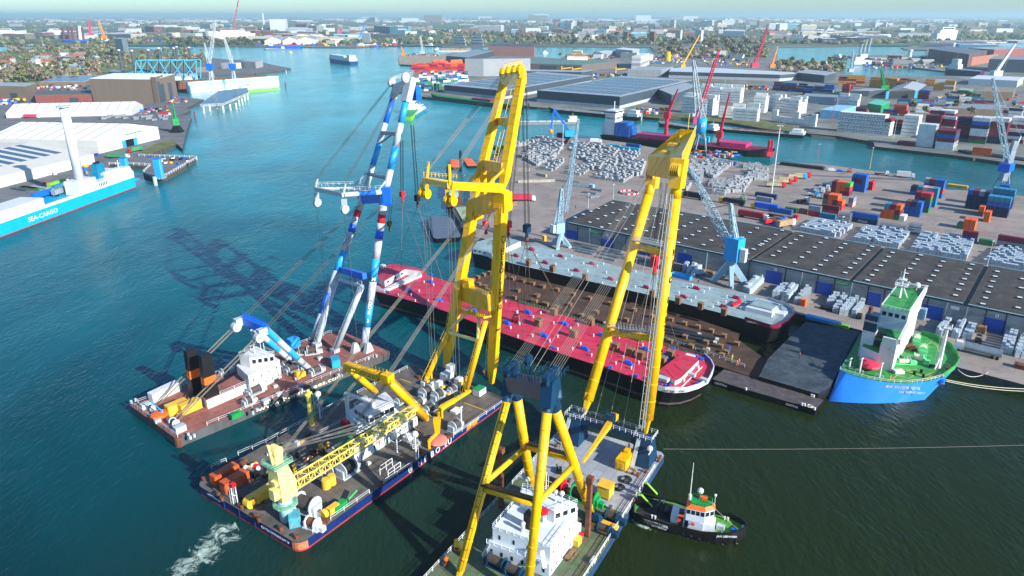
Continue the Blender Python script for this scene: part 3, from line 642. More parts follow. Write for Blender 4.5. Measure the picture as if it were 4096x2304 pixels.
# aft arm
ra=RP(6,1760,860); la=LP(6,1500,805); mb=MB(); mb.beam(R1+UP*.5,ra,1.8,2.4,1.6,1.8); mb.beam(L1.lerp(LP(6,2060,860),.8),la,1.6,2.0,1.4,1.6); mb.beam(la,ra,1.2,1.4)
mb.rail([la+UP*1,LP(6,2060,840)+UP*1],1.1,1.5); mb.cyl(la+pb*-1,la+UP*4.5+hb*2,.35,n=6); mb.cyl(ra,ra+UP*5,.35,n=6)
mb.build('luffing_arm',M_yel,h10)
for P in (la,ra):
    mb=MB()
    for s in (-.9,.9):
        p=P-UP*1+pb*s; mb.beam(p,p-UP*3.2,.8,1.5,.8,1.1); mb.cyl(p-UP*2.6-pb*.35,p-UP*2.6+pb*.35,1.25,n=12)
    mb.build('hanging_block',M_yel,h10)
# rear struts up to the lower cross beam


s1=q(14,1265,305,2.4); s2=q(14,1668,430,2.4); e1=LP(10,1575,1020); e2=RP(10,1870,1090)
for s_,e_ in ((s1,e1),(s2,e2)):
    mb=MB(); mb.cyl(s_,s_.lerp(e_,.05),.35,.78,n=10); mb.cyl(s_.lerp(e_,.05),e_,.78,.7,n=10,mi=0); mb.ladder(s_,e_,Vector((-.8,-.8,.5)),1.0,.07); mb.build('boom_strut',M_yel,h10,True)
mb=MB(); m1=s1.lerp(e1,.72);m2=s2.lerp(e2,.72); mb.cyl(m1,m2,.5,n=8); mid=lb.lerp(rb,.45)-UP*2.5; mb.cyl(s1.lerp(e1,.76),mid,.45,n=8); mb.cyl(s2.lerp(e2,.6),mid+ (rb-lb)*.12,.45,n=8)
mb.build('strut_brace',M_cream,h10)
mb=MB(); mb.rail([e1+UP*1+hb*2,e2+UP*1+hb*2],1.2,1.2); mb.rail([e1+UP*1-hb*.5,e2+UP*1-hb*.5],1.2,1.2); mb.beam(e1+UP*.8+hb,e2+UP*.8+hb,2.6,.5); mb.build('strut_platform',M_yel,h10)
# back stay frame lying aft over the deckhouse
f1=q(14,1285,705,2.5); f2=V(14,880,300,f1,HB); g1=q(14,790,450,2.5); g2=V(14,420,120,g1+pb*0,HB)
d_=pb*8.0
k1=f2; k2=f2+pb*9.0
mb=MB(); mb.cyl(f1,f1.lerp(k1,.06),.4,.95,n=10); mb.cyl(f1.lerp(k1,.06),k1,.95,.9,n=12); mb.ladder(f1,k1,Vector((.5,.6,.9)),.9,.06); mb.build('back_stay_leg',M_yel,h10,True)
f1b=f1+pb*9.0+hb*0
tip=V(14,420,125,k1+pb*4.5,HB+90+0)
tipz=V(14,425,130,k2,HB+90)
mb=MB(); gb=q(14,780,440,5.5); gt=V(14,470,170,gb,HB); mb.cyl(gb,gb.lerp(gt,.1),.4,.95,n=10); mb.cyl(gb.lerp(gt,.1),gt,.95,.85,n=12); mb.build('back_stay_leg',M_yel,h10,True)
mb=MB(); mb.truss(k1,gt+UP*.5,1.6,2.0,1.2,1.4,bays=9,r=.28,rb=.14); mb.beam(k1+UP*.4,gt+UP*.9,1.3,.9); mb.sph(gt,1.1,n=8,m=5); mb.box(k1-UP*.8,(2.2,2.4,2.4),HB)
mb.rail([k1+UP*1.6,k1.lerp(gt,.35)+UP*1.6],1.1,1.2); mb.build('back_stay_head',M_yel,h10)
mb=MB()
for P,s in ((k1,q(13,1620,480,2.4)),(gt,q(13,1230,330,2.4)),(gt.lerp(k1,.4),q(13,1560,120,2.4)*1.0)):
    ropes(mb,P-UP*.5,s,7,pb*.16,.045)
mb.build('luffing_rope',M_pend,h10)
mb=MB()
ropes(mb,k1+UP*.8,R1-UP*3.5+pb*.6,4,pb*.35,.06); ropes(mb,gt+UP*.8,L1-UP*3+pb*.6,4,pb*.35,.06)
ropes(mb,la+UP*1.5,L2+UP*1.5-hb,4,pb*.45,.06); ropes(mb,ra+UP*1.5,R2+UP*1.5-hb,4,pb*.45,.06)
ropes(mb,la+UP*1.5,L2.lerp(R2,.4)+UP*1.5-hb,2,pb*.45,.05)
for P in (la,ra):
    for s in (-1,.2,1): mb.cyl(P-UP*3.5+pb*s,Vector((P.x,P.y,3))+pb*s+hb*.5,.05,n=3,cap=False)
mb.build('pendant_wire',M_pend,h10)
HFp=R2+hb*3; hkA=hook_set(h10,V(3,40,900,HFp,HB+90),V(10,1870,120,HFp-pb*-8,HB+90),M_red,6); hkB=hook_set(h10,V(3,95,880,HFp,HB+90),V(10,2095,125,HFp,HB+90),M_red,8,1.7); hkC=hook_set(h10,V(3,125,880,HFp-pb*4,HB+90),V(10,2283,165,HFp-pb*4,HB+90),M_petrol,10,1.9)
for hk,pts in ((hkB,((10,2030,700),(10,2250,1290),(10,2110,870),(10,1900,640))),(hkC,((10,2030,1210),(10,2330,920),(10,2576,830),(11,545,680),(11,110,910)))):
    for p in pts: sl.cyl(hk,q(*p,6.2),.085,n=4,cap=False)
# deckhouse
rr0=(1.6,3.0,4.2)
dh=thing('deckhouse',None,None,q(14,700,900,2.4)-h10.location); dh.parent=h10
mb=MB(); P=blk(mb,[(14,545,1060),(14,480,1000),(14,1060,610),(14,1180,660)],2.3,5.0,0,1); mb.build('wall',[M_white,mat('deckhouse_roof','#8a948c',.8,var=.2,scale=.4)],dh)
nn=Vector((u.y,-u.x,0))*.05; windows(dh,P[0],P[3],12,3.6,4.3,.16,nn); windows(dh,P[0],P[3],5,2.4,4.2,.06,nn,name='door')
p=P[0].lerp(P[3],.32)+nn*1.4; text('hebo',1.0,Vector((p.x,p.y,4.35)),u,UP,M_orange,h10,'house_sign')
for i in range(9): p=q(14,560+i*62,985-i*38,2.35)-pb*.0; mb=MB(); mb.box(P[0].lerp(P[3],.08+i*.1)+pb*rr0[i%3],(1.6,1.2,.7),HB); mb.build('roof_unit',(M_white,M_grey,M_green)[i%3],dh)
mb=MB(); P2=blk(mb,[(14,560,770),(14,480,610),(14,860,420),(14,1000,560)],5.05,7.4); mb.build('upper_wall',M_white,dh)
mb=MB(); P3=blk(mb,[(14,690,670),(14,545,570),(14,740,450),(14,945,540)],7.45,10.2); mb.rail(P3,1.0,2,close=True); mb.box((P3[0]+P3[2])/2,(1.2,1.2,1.2),HB); mb.build('bridge',M_white,dh)
windows(dh,P3[0],P3[3],5,8.4,9.6,.8,nn,name='bridge_window'); windows(dh,P3[1],P3[0],4,8.4,9.6,.8,-hb*.05,name='bridge_window')
mb=MB(); a=P2[1]; b=P2[1].lerp(P2[2],.15); mb.cyl(Vector((a.x,a.y,5)),Vector((a.x,a.y,12.5)),.55,n=8); c=P2[0].lerp(P2[3],.4); mb.cyl(Vector((c.x,c.y,5)),Vector((c.x,c.y,12)),.55,n=8); mb.cyl(Vector((a.x,a.y,12.3)),Vector((c.x,c.y,11.8)),.45,n=8); mb.build('gantry',M_white,dh)
mb=MB(); mb.add([q(13,1950,340,2.36),q(13,1850,90,2.36),q(14,420,760,2.36),q(14,560,900,2.36)],[(0,1,2,3)]); mb.build('green_walkway',M_green,h10)
mb=MB()
for pts in (((14,1005,1090),(14,1130,1000),(14,1010,1090)),((14,1110,760),(14,1230,830),(14,1180,880)),((14,1650,530),(14,1870,610)),((14,1010,290),(14,1120,330))):
    for a,b in zip(pts,pts[1:]):
        a=q(*a,2.37);b=q(*b,2.37); d=(b-a).normalized(); s=Vector((-d.y,d.x,0))*.12; mb.add([a-s,b-s,b+s,a+s],[(0,1,2,3)])
mb.build('deck_marking',M_yel,h10)
# pedestal deck crane
ped=q(13,1385,880,2.3); dc=thing('deck_crane',None,None,ped-h10.location); dc.parent=h10
zt=top(ped,13,640); mb=MB(); mb.cyl(ped,Vector((ped.x,ped.y,zt)),1.45,n=14); mb.build('pedestal',mat('pale_cyan_paint','#9ccdd2',.5,var=.1),dc,True)
z2=top(ped,13,720); mb=MB(); pc=Vector((ped.x,ped.y,z2)); mb.cyl(pc,pc+UP*.3,2.6,n=10); mb.rail([pc+Vector((math.cos(i*.785),math.sin(i*.785),0))*2.5 for i in range(8)],1.1,2,close=True); mb.build('platform',mat('pale_green_paint','#84b898',.5,var=.1),dc)
zc=top(ped,13,300); zd=top(ped,13,170); mb=MB(); b0=Vector((ped.x,ped.y,zt))
ring=lambda z,s,d=0: [Vector((ped.x,ped.y,z))+hb*(x*s+d)+pb*y*s for x,y in ((-1,-1),(1,-1),(1,1),(-1,1))]
zm=zt+(zc-zt)*.45
mb.loft(ring(zt,1.9),ring(zm,1.9)); mb.loft(ring(zm,1.9),ring(zc,1.25,-.6)); mb.box(b0-hb*2.4+UP*1-pb*.5,(1.6,1.6,2.4),HB); mb.box(b0-hb*2.0+UP*4-pb*.5,(1.2,1.4,1),HB)
mb.build('crane_house',M_cream,dc)
mb=MB(); pc=Vector((ped.x,ped.y,zc))-hb*.6; mb.box(pc,(4.6,4.2,.25),HB); mb.rail([pc+hb*x+pb*y for x,y in ((-2.2,-2),(2.2,-2),(2.2,2),(-2.2,2))],1.1,1.5,close=True); mb.build('top_platform',MATS['pale_green_paint'],dc)
mb=MB(); mb.box(pc+UP*.2,(1.8,1.6,zd-zc),HB); mb.cyl(pc+UP*(zd-zc)-pb,pc+UP*(zd-zc)+pb,1.1,n=12); mb.beam(pc-hb*1,pc-hb*1.6+UP*(zd-zc+2),.5,.5); mb.build('crane_mast',M_cream,dc)
bt=V(14,1120,620,ped,HB+3); bt=V(14,1130,610,ped,51.5)
b1=b0+hb*1.7+UP*1.5
mb=MB(); mb.truss(b1,bt,2.2,1.9,1.9,1.5,bays=26,r=.19,rb=.1,n=5,side=(-math.sin(R(51.5)),math.cos(R(51.5)),0)); mb.box(bt,(2,2,1),HB); mb.build('lattice_boom',M_yard,dc)
mb=MB(); tp=pc+UP*(zd-zc)
for s in (-.9,-.5,.5,.9): mb.cyl(tp+pb*s,bt.lerp(b1,.25)+pb*s+UP,.05,n=3,cap=False); mb.cyl(tp+pb*s,bt+pb*s+UP,.05,n=3,cap=False)
mb.build('boom_rope',M_pend,dc)
# lattice rest, sat masts, knuckle crane etc
def frame_tower(par,p,h,s,m,name):
    mb=MB()
    for x,y in ((-1,-1),(1,-1),(1,1),(-1,1)):
        mb.cyl(p+hb*x*s+pb*y*s,p+UP*h+hb*x*s*.5+pb*y*s*.5,.16,n=4)
    for k in (.35,.7,1):
        c=[p+UP*h*k+hb*x*s*(1-k*.5)+pb*y*s*(1-k*.5) for x,y in ((-1,-1),(1,-1),(1,1),(-1,1))]
        for i in range(4): mb.cyl(c[i],c[(i+1)%4],.1,n=3)
    mb.box(p+UP*h,(1.6,1.6,.8),HB); return mb.build(name,m,par)
frame_tower(h10,q(14,975,960,2.35),top(q(14,975,960,2.35),14,730)-2.3,2.2,M_white,'boom_rest')
def satmast(par,p,h,m=M_white,name='satellite_mast'):
    mb=MB(); mb.cyl(p,p+UP*h,.22,n=5); mb.sph(p+UP*h,.85,n=10,m=7); mb.rail([p+UP*(h*.55)+Vector((math.cos(i*1.05),math.sin(i*1.05),0))*1.1 for i in range(6)],1.0,1,close=True,r=.07); mb.cyl(p+UP*h*.5-hb*.9,p+UP*h*.5+hb*.9,.12,n=4); mb.ladder(p,p+UP*h*.8,hb*.5,.5,.05); return mb.build(name,m,par)
p=q(14,1170,1105,2.35); satmast(h10,p,top(p,14,850)-2.3)
p=q(14,205,690,2.35); satmast(h10,p,top(p,14,445)-2.3)
mb=MB(); p=q(14,120,750,2.35); zz=top(p,14,450); mb.cyl(p,Vector((p.x,p.y,zz)),.75,.6,n=8); mb.box(Vector((p.x,p.y,zz)),(2,.4,.5),HB); mb.sph(Vector((p.x,p.y,zz+1)),.5); mb.ladder(p,Vector((p.x,p.y,zz)),hb*.9,.7,.07); mb.build('crane_post',M_yard,h10)
mb=MB(); p=q(14,1625,790,2.35); mb.cyl(p,Vector((p.x,p.y,top(p,14,585))),.2,n=6); mb.box(Vector((p.x,p.y,top(p,14,585))),(1.2,.3,.3),HB); mb.build('light_post',M_white,h10)
kn=q(14,1410,680,2.35); z1=top(kn,14,600); mb=MB(); mb.cyl(kn,Vector((kn.x,kn.y,z1)),.8,n=8); j=V(14,1440,570,kn,HB); e=V(14,1715,410,kn,HB); mb.beam(Vector((kn.x,kn.y,z1)),j,1.0,1.3); mb.beam(j,e,1.0,1.2,.6,.7); mb.cyl(Vector((kn.x,kn.y,z1))+UP*.4,j.lerp(e,.4)-UP*.8,.25,n=6); mb.build('knuckle_crane',M_yel,h10)
for (x,y,l,r,a) in ((1265,460,2.6,1.9,0),(1385,490,2.4,1.8,0),(1180,560,2.4,1.5,0),(1300,620,2.4,1.5,0),(1560,800,2.2,1.8,0),(1530,420,2,1.2,0),(1000,540,2,1.4,0),(460,1230,2.8,2.1,0),(270,1280,2.0,1.6,0)):
    winch(h10,q(14,x,y,2.35),HB+a+90*(0),l,r*.8)
winch(h10,q(13,1590,800,2.35),HB-80,4.2,2.1); winch(h10,q(13,1640,960,2.35),HB-80,2.2,1.3,M_white,M_rust)
winch(h10,q(13,1990,420,2.35),HB,3.4,1.8,M_grey,M_black)
mb=MB()
for (x,y,s,h) in ((1480,300,3.2,3.0),(1520,250,2.4,4.2),(1400,380,1.8,2.6),(1600,330,2,2),(1250,350,1.6,1.4),(1090,900,2.2,1.4),(1570,620,2.6,.8),(690,1150,1.0,.7),(860,880,1,1)): mb=MB(); mb.box(q(14,x,y,2.35),(s,s*.8,h*.8),HB); mb.build('machinery_housing',M_white,h10)
rr=random.Random(3); DM=[M_mgrey,M_black,M_rust,M_white,M_ybox]
for i in range(40):
    x=rr.uniform(0,1); y=rr.uniform(0,1); p=q(13,1200+x*750-y*350,560-x*330+y*0-y*200,2.35); mb=MB(); mb.box(p,(rr.uniform(.4,1.6),rr.uniform(.4,1.2),rr.uniform(.3,1.6)),HB+rr.uniform(-20,20)); mb.build('machinery_box',rr.choice(DM),h10)
for i in range(24):
    p=q(14,rr.uniform(1180,1800),rr.uniform(260,460),2.35); mb=MB(); mb.box(p,(rr.uniform(.4,1.6),rr.uniform(.4,1.2),rr.uniform(.3,1.8)),HB); mb.build('machinery_box',rr.choice(DM),h10)
for i in range(20):
    p=q(13,rr.uniform(880,1250),700+rr.uniform(-60,80),2.35); mb=MB(); mb.box(p,(.9,.6,.35),HB-90); mb.build('chain_link',M_rust,h10)
mb=MB()
for (x,y) in ((910,760),(925,770),(1070,860),(1100,900),(1480,1075),(1320,990),(545,490),(690,640),(730,690),(1750,925),(1790,910),(2330,540),(1500,900)):
    p=q(13,x,y,2.35); mb=MB(); mb.cyl(p,p+UP*.9,.4,n=8); mb.cyl(p+UP*.8,p+UP*.95,.5,n=8); mb.build('bollard',M_rust,h10)
for (x,y) in ((1490,890),(1520,870),(1210,1040),(1560,200),(1850,230)): p=q(14,x,y,2.35); mb=MB(); mb.cyl(p,p+UP*.9,.4,n=8); mb.build('bollard',M_rust,h10)
frp=q(13,865,730,2.35); mb=MB(); mb.ladder(frp,frp+UP*4.6,Vector((0,0,0)),.9,.12); mb.ladder(frp+pb*.8,frp+pb*.8+UP*4.6,Vector((0,0,0)),.9,.12); mb.build('stern_ladder_mast',M_white,h10); mb=MB(); mb.box(frp+UP*4.6,(1,1,.8),HB); mb.build('mast_lamp',M_red,h10)
mb=MB(); p=q(13,2400,470,2.35)
for s in (0,2.6): mb.rail([p+hb*s*0+pb*s,p+hb*4+pb*s],2.2,2,.08)
mb.build('barrier_frame',M_white,h10)
# loose items
M_ocont=mat('orange_container','#c9592a',.6,var=.2,scale=.4,dirt='#8a3a22',dirtamt=.3)
crate('orange_container','worn orange container on the blue barge stern, nearer the outer rail','container',(13,760,470),(6.1,2.3,2.5),HB,M_ocont,2.36)
crate('orange_container','worn orange container on the blue barge stern, nearer the lattice deck crane','container',(13,860,540),(6.1,2.3,2.5),HB,M_ocont,2.36)
crate('rusty_blue_container','small light blue container with rusty roof beside the crane pedestal','container',(13,1460,920),(3,2.3,2.4),HB+55,mat('faded_blue','#4fb0c4',.6,var=.2,dirt='#8a4a34'),2.36)
for (x,y,lab) in ((1775,560,'yellow drum by the deck winches, nearer the stern'),(1830,520,'yellow drum by the deck winches, nearer the deckhouse')):
    mb=MB(); p=q(13,x,y,2.36); mb.cyl(p,p+UP*2.2,1.0,n=12); mb.cyl(p+UP*2.2,p+UP*2.35,.8,n=12); lone(mb,'yellow_drum',M_orange if 0 else M_ybox,lab,'tank')
mb=MB(); p=q(13,1140,620,3.6); mb.beam(p-hb*3.4,p+hb*3.4,1.6,2.6); mb.cyl(p-hb*3.4-pb*.8,p-hb*3.4+pb*.8,1.3,n=12); mb.cyl(p+hb*3.4-pb*.8,p+hb*3.4+pb*.8,1.3,n=12); mb.box(p-UP*1.2-hb*2,(.3,2,1.2),HB); mb.box(p-UP*1.2+hb*2,(.3,2,1.2),HB); lone(mb,'spare_hook_block',M_ybox,'large yellow hook block lying on a stand near the deck crane','hook block')
mb=MB(); p=q(13,1850,800,2.4); mb.beam(p-hb*1.5+UP*.8,p+hb*1.2+UP*.8,1.4,1.5); mb.cyl(p-hb*3+UP,p-hb*2+UP,1.0,n=10); lone(mb,'yellow_spool',M_ybox,'yellow cable spool beside the starboard rail','spool')
mb=MB(); p=q(13,1910,770,2.4); mb.box(p,(3.2,1.4,1.4),HB); mb.cyl(p+hb*2.4+UP*.8,p+hb*5+UP*1.6,.35,n=6); lone(mb,'green_machine',M_grnp,'green winch engine beside the starboard rail','engine')
mb=MB(); p=q(14,1385,910,3.2); mb.sph(p,2.6,n=10,m=6,sz=.33); mb.box(p-UP*.85,(2,.8,.4),HB); lone(mb,'covered_boat',mat('salmon_cover','#d47a68',.8),'rescue boat under a salmon pink cover at the starboard rail','boat')
mb=MB(); p=q(14,1300,990,2.4); mb.cyl(p,p+UP*2.2,.35,n=6); mb.beam(p+UP*2,V(14,1385,830,p,HB),.5,.6); b_=V(14,1385,830,p,HB); mb.beam(b_,b_+UP*4,1.1,1.1,1.8,1.4); lone(mb,'boat_davit',M_yel,'yellow davit arm standing over the pink covered boat','crane')
mb=MB(); p=q(14,1805,440,2.4); mb.box(p,(3.0,2.4,1.8),HB); mb.box(p+UP*1.8,(3.0,2.4,.12),HB,1); lone(mb,'white_bin',[M_white,M_grnp],'white machine box with green lid near the boom foot','box')
mb=MB(); p=q(14,475,760,2.4); mb.box(p,(1.6,2.6,1.7),HB); lone(mb,'red_skip',M_red,'small red skip beside the green walkway','skip')
mb=MB()
for i in range(14):
    p=q(13,rr.uniform(930,1110),rr.uniform(285,380),2.4); mb.sph(p+UP*.3,rr.uniform(.4,.8),n=6,m=4,mi=rr.choice((0,1,2,3)))
lone(mb,'tarpaulin_pile',[M_white,M_red,M_ybox,M_rust],'heap of red, white and yellow tarpaulins behind the orange containers','pile')
# ================================================================ yellow tube sheerleg (right) with grey and green deck
HN=59.0; hn=dirv(HN); pn=dirv(HN+90)
Bb=q(15,2420,215,2.0); Fr=q(15,1650,1430,2.0)
u=(Bb-Fr).normalized(); ua=math.degrees(math.atan2(u.y,u.x)); side=Vector((-u.y,u.x,0))
a_=q(15,1640,20,2.0)  # far bow corner side reference on port edge
Pt=q(15,60,1400,2.0); Wd=abs((Pt-Fr).dot(side))
print('h9 width',Wd)
F0=Fr-u*22; A0=F0+side*Wd; Bp=Bb+side*Wd
h9=thing('floating_sheerleg','grey and green decked crane barge with yellow tubular boom and dark blue portal','floating crane',(F0+Bp)/2); h9.location.z=0
ring9=[F0,Bb-u*1.0,Bb+side*1.0,Bp,A0]
mb=MB(); mb.prism(ring9,-1,2.0); mb.build('hull',mat('blue_grey_hull','#24476e',.5,var=.25,scale=.3,dirt='#4a3c34',dirtamt=.3),h9)
cut=q(15,1900,780,2); kc=(cut-F0).dot(u)
mb=MB(); mb.add([p+UP*.03 for p in (F0+u*kc,Bb-u*1,Bb+side*1,Bp,A0+u*kc)],[(0,1,2,3,4)]); mb.build('fore_deck',M_lgdeck,h9)
mb=MB(); mb.add([p+UP*.03 for p in (F0,F0+u*kc,A0+u*kc,A0)],[(0,1,2,3)]); mb.build('aft_deck',mat('worn_green_deck','#4a7a4c',.85,var=.3,scale=.2,dirt='#75665a',dirtamt=1.0,plates=(5,59)),h9)
mb=MB(); e=.3; mb.rail([F0+side*e,Bb-u*7+side*e],1.1,2); mb.rail([A0-side*e,Bp-side*e],1.1,2); mb.build('railing',M_white,h9)
mb=MB()
for i in range(1,6): 
    s_=F0+side*i*.45+UP*.06; mb.add([s_,s_+u*(Bb-F0).length*.9,s_+u*(Bb-F0).length*.9+side*.08,s_+side*.08],[(0,1,2,3)])
mb.build('deck_rail_track',M_rust,h9)
# blue portal pedestals
def tower(pix,z1,name='portal_tower'):
    mb=MB(); c=q(*pix,2.0)
    mb.loft([c+hn*x*3.0+pn*y*2.6 for x,y in ((-1,-1),(1,-1),(1,1),(-1,1))],[Vector((c.x,c.y,z1))+hn*(x*1.2+.8)+pn*y*1.7 for x,y in ((-1,-1),(1,-1),(1,1),(-1,1))])
    mb.build(name,M_petrol,h9); return Vector((c.x,c.y,z1))
c1=(16,680,860); z1=top(q(*c1,2.0),16,625); T1=tower(c1,z1)
c2=q(16,20,690,2.0); c2=q(*c1,2.0)+pn*18.0; mbq=MB(); 
mb=MB(); c=c2; mb.loft([c+hn*x*3.0+pn*y*2.6 for x,y in ((-1,-1),(1,-1),(1,1),(-1,1))],[Vector((c.x,c.y,z1))+hn*(x*1.2+.8)+pn*y*1.7 for x,y in ((-1,-1),(1,-1),(1,1),(-1,1))]); mb.build('portal_tower',M_petrol,h9); T2=Vector((c.x,c.y,z1))
mb=MB(); mb.beam(T1+hn*.8-UP*.7,T2+hn*.8-UP*.7,2.4,1.6); 
m_=T1.lerp(T2,.5)+hn*.8; mb.box(m_-hn*1.5,(2.4,2.6,.4),HN); mb.box(m_+UP*.2,(1.6,2.0,2.8),HN)
for k in (.22,.78): p=T1.lerp(T2,k)+hn*.8; mb.beam(p-UP*.6,(T1 if k<.5 else T2)+hn*.8-UP*5,1.4,1.2)
mb.build('portal_beam',M_petrol,h9)
mb=MB(); mb.rail([T1+hn*2.2+UP*.1,T2+hn*2.2+UP*.1],1.1,1.5); mb.rail([T1-hn*.6+UP*.1,T2-hn*.6+UP*.1],1.1,1.5)
for T_ in (T1,T2): mb.rail([T_+hn*(x*2.0+.8)+pn*y*2.2 for x,y in ((-1,-1),(1,-1),(1,1),(-1,1))],1.1,1.2,close=True)
mb.build('portal_railing',M_white,h9)
for T_ in (T1,T2): mb=MB(); mb.beam(T_-hn*.8+pn*1.0-UP*.3,Vector((T_.x,T_.y,2.2))-hn*4.2+pn*1.0,.9,.2); mb.build('portal_stair',M_grey,h9)
p=T1-hn*0+Vector((0,0,0)); mb=MB(); c=V(15,2260,165,T1-hn*0-pn*2.15,HN); mb.sph(c-pn*.1,.7,n=10,m=6); c=V(15,2262,205,T1-pn*2.3,HN); mb.box(c-UP*.4,(1.5,.1,.4),HN); mb.build('round_emblem',M_white,h9)
# main boom legs
r0=T1+hn*.8+UP*.9; l0=T2+hn*.8+UP*.9
r0=V(16,712,590,T1,HN); l0=V(16,85,415,T2,HN)
rr1=V(7,1665,540,r0,HN); ll1=V(7,1415,560,l0,HN)
def tub(a,b,r,name):
    mb=MB(); k=.075; mb.cyl(a,a.lerp(b,k),.45,r,n=4); mb.cyl(a.lerp(b,k),b,r,r*.98,n=16); return mb.build(name,M_yel,h9,False)
def tub(a,b,r,name):
    mb=MB(); k=.09; d=(b-a).normalized()
    mb.cyl(a.lerp(b,k*.7),a.lerp(b,.93),r,r,n=18); mb.cyl(a.lerp(b,.93),b,r,r*.8,n=18); o=mb.build(name,M_yel,h9,True); mb=MB(); [mb.cyl(a.lerp(b,j/14)-d*.1,a.lerp(b,j/14)+d*.1,r+.05,n=18) for j in range(2,13)]; mb.build('weld_ring',M_yel,h9)
    mb=MB(); mb.beam(a,a.lerp(b,k),.5,.7,1.3*r,2.0*r,side=pn); mb.build('boom_foot',M_yel,h9); return o
tub(r0,rr1,1.3,'boom_leg'); tub(l0,ll1,1.3,'boom_leg')
def kP(a,b,t,y): return a.lerp(b,kY(a,b,t,y))
for t,yl,yr in ((7,1215,1300),(11,830,895)):
    a=kP(l0,ll1,t,yl); b=kP(r0,rr1,t,yr); mb=MB(); mb.cyl(a,b,.82,n=12); mb.cyl(a,a.lerp(b,.12),1.3,.82,n=10); mb.cyl(b,b.lerp(a,.12),1.3,.82,n=10); mb.build('cross_beam',M_yel,h9,True)
    mb=MB(); mb.beam(a+UP*1.5,b+UP*1.5,1.6,.15); mb.rail([a+UP*1.6+hn*.8,b+UP*1.6+hn*.8],1.1,1.5); mb.rail([a+UP*1.6-hn*.8,b+UP*1.6-hn*.8],1.1,1.5); mb.build('walkway',M_mgrey,h9)
# head
tl=V(7,1385,300,l0,HN); trr=V(7,1700,325,r0,HN)
Cc=(ll1+rr1)/2; up_=(rr1-r0).normalized(); fw=V(7,1745,50,Cc,HN)
hw=(rr1-ll1).length/2*1.32
tlow=Cc+up_*2.0; 
back=Cc+up_*6.5-hn*1.5
mb=MB()
def sec(c,w,d,h): return [c+pn*w+hn*-d/2-UP*h/2,c-pn*w+hn*-d/2-UP*h/2,c-pn*w+hn*d/2+UP*h/2*0-UP*h/2,c+pn*w+hn*d/2-UP*h/2]
S0=[Cc+pn*hw+up_*1.0-hn*2,Cc-pn*hw+up_*1.0-hn*2,Cc-pn*hw+up_*1.0+hn*2,Cc+pn*hw+up_*1.0+hn*2]
bl_=V(7,1370,310,l0,HN); br_=V(7,1710,335,r0,HN); tipc=V(7,1770,45,Cc-pn*1.0,HN)
wv=(bl_-br_)
mb.loft([bl_-UP*5,br_-UP*5,br_+hn*3-UP*5,bl_+hn*3-UP*5],[bl_,br_,br_+hn*3.4,bl_+hn*3.4])
tw=2.0
A4=[bl_,br_,br_+hn*1-UP*4.5,bl_+hn*1-UP*4.5]; B4=[tipc+pn*tw,tipc-pn*tw,tipc-pn*tw-UP*1.6,tipc+pn*tw-UP*1.6]
mb.loft(A4,B4); mb.build('boom_head',M_yel,h9)
mb=MB()
for k in (.12,.4): 
    c=(bl_+br_)/2; c=c.lerp(tipc,k)+UP*.05; mb.box(c,(2.4,2.6,.5),HN)
mb.rail([br_+UP*.1,tipc-pn*tw+UP*.1],1.0,2); mb.cyl(tipc,tipc+UP*4,.12,n=4); mb.build('head_platform',M_ybox,h9)
for P in (ll1,rr1):
    mb=MB(); mb.beam(P-up_*2,P+up_*4.2,2.6,3.4,3.0,3.2,side=pn); mb.build('head_cheek',M_yel,h9)
    mb=MB()
    for k in range(5): c=P+up_*2.2-hn*2.0+pn*(k-2)*.42; mb.cyl(c-pn*.1,c+pn*.1,1.3,n=14)
    mb.build('head_sheave',M_ybox,h9)
# lettering H E B O L I F T 9 on the right leg
ld=(rr1-r0).normalized(); fc=-pn; fc=(fc-ld*fc.dot(ld)).normalized(); xd=ld.cross(fc)
for ch,t,y in (('H',7,1270),('E',7,1380),('B',11,180),('O',11,290),('L',11,490),('I',11,590),('F',11,690),('T',11,775),('9',11,1010)):
    p=kP(r0,rr1,t,y); text(ch,2.1,p+fc*1.35-ld*.7,xd,ld,mk,h9,'boom_letter',align='CENTER')
mb=MB(); mb.beam(r0.lerp(rr1,.04)-hn*1.75,r0.lerp(rr1,.95)-hn*1.75,.3,.12); mb.ladder(r0.lerp(rr1,.04)-hn*1.9+pn*.8,r0.lerp(rr1,.95)-hn*1.9+pn*.8,Vector((0,0,0)),.8,.06); mb.build('boom_ladder',M_grey,h9)
# fall ropes inside the boom, aft ropes to the rear frame
mb=MB(); c=(ll1+rr1)/2+hn*1.0-UP*1
hk9=hook_set(h9,c,V(11,1440,110,c,HN+90),M_red,10,2.0,.05)

for p in ((11,1310,1300),(11,1065,1235),(11,1690,1035),(11,1350,1100)): sl.cyl(hk9,q(*p,6.2),.085,n=4,cap=False)
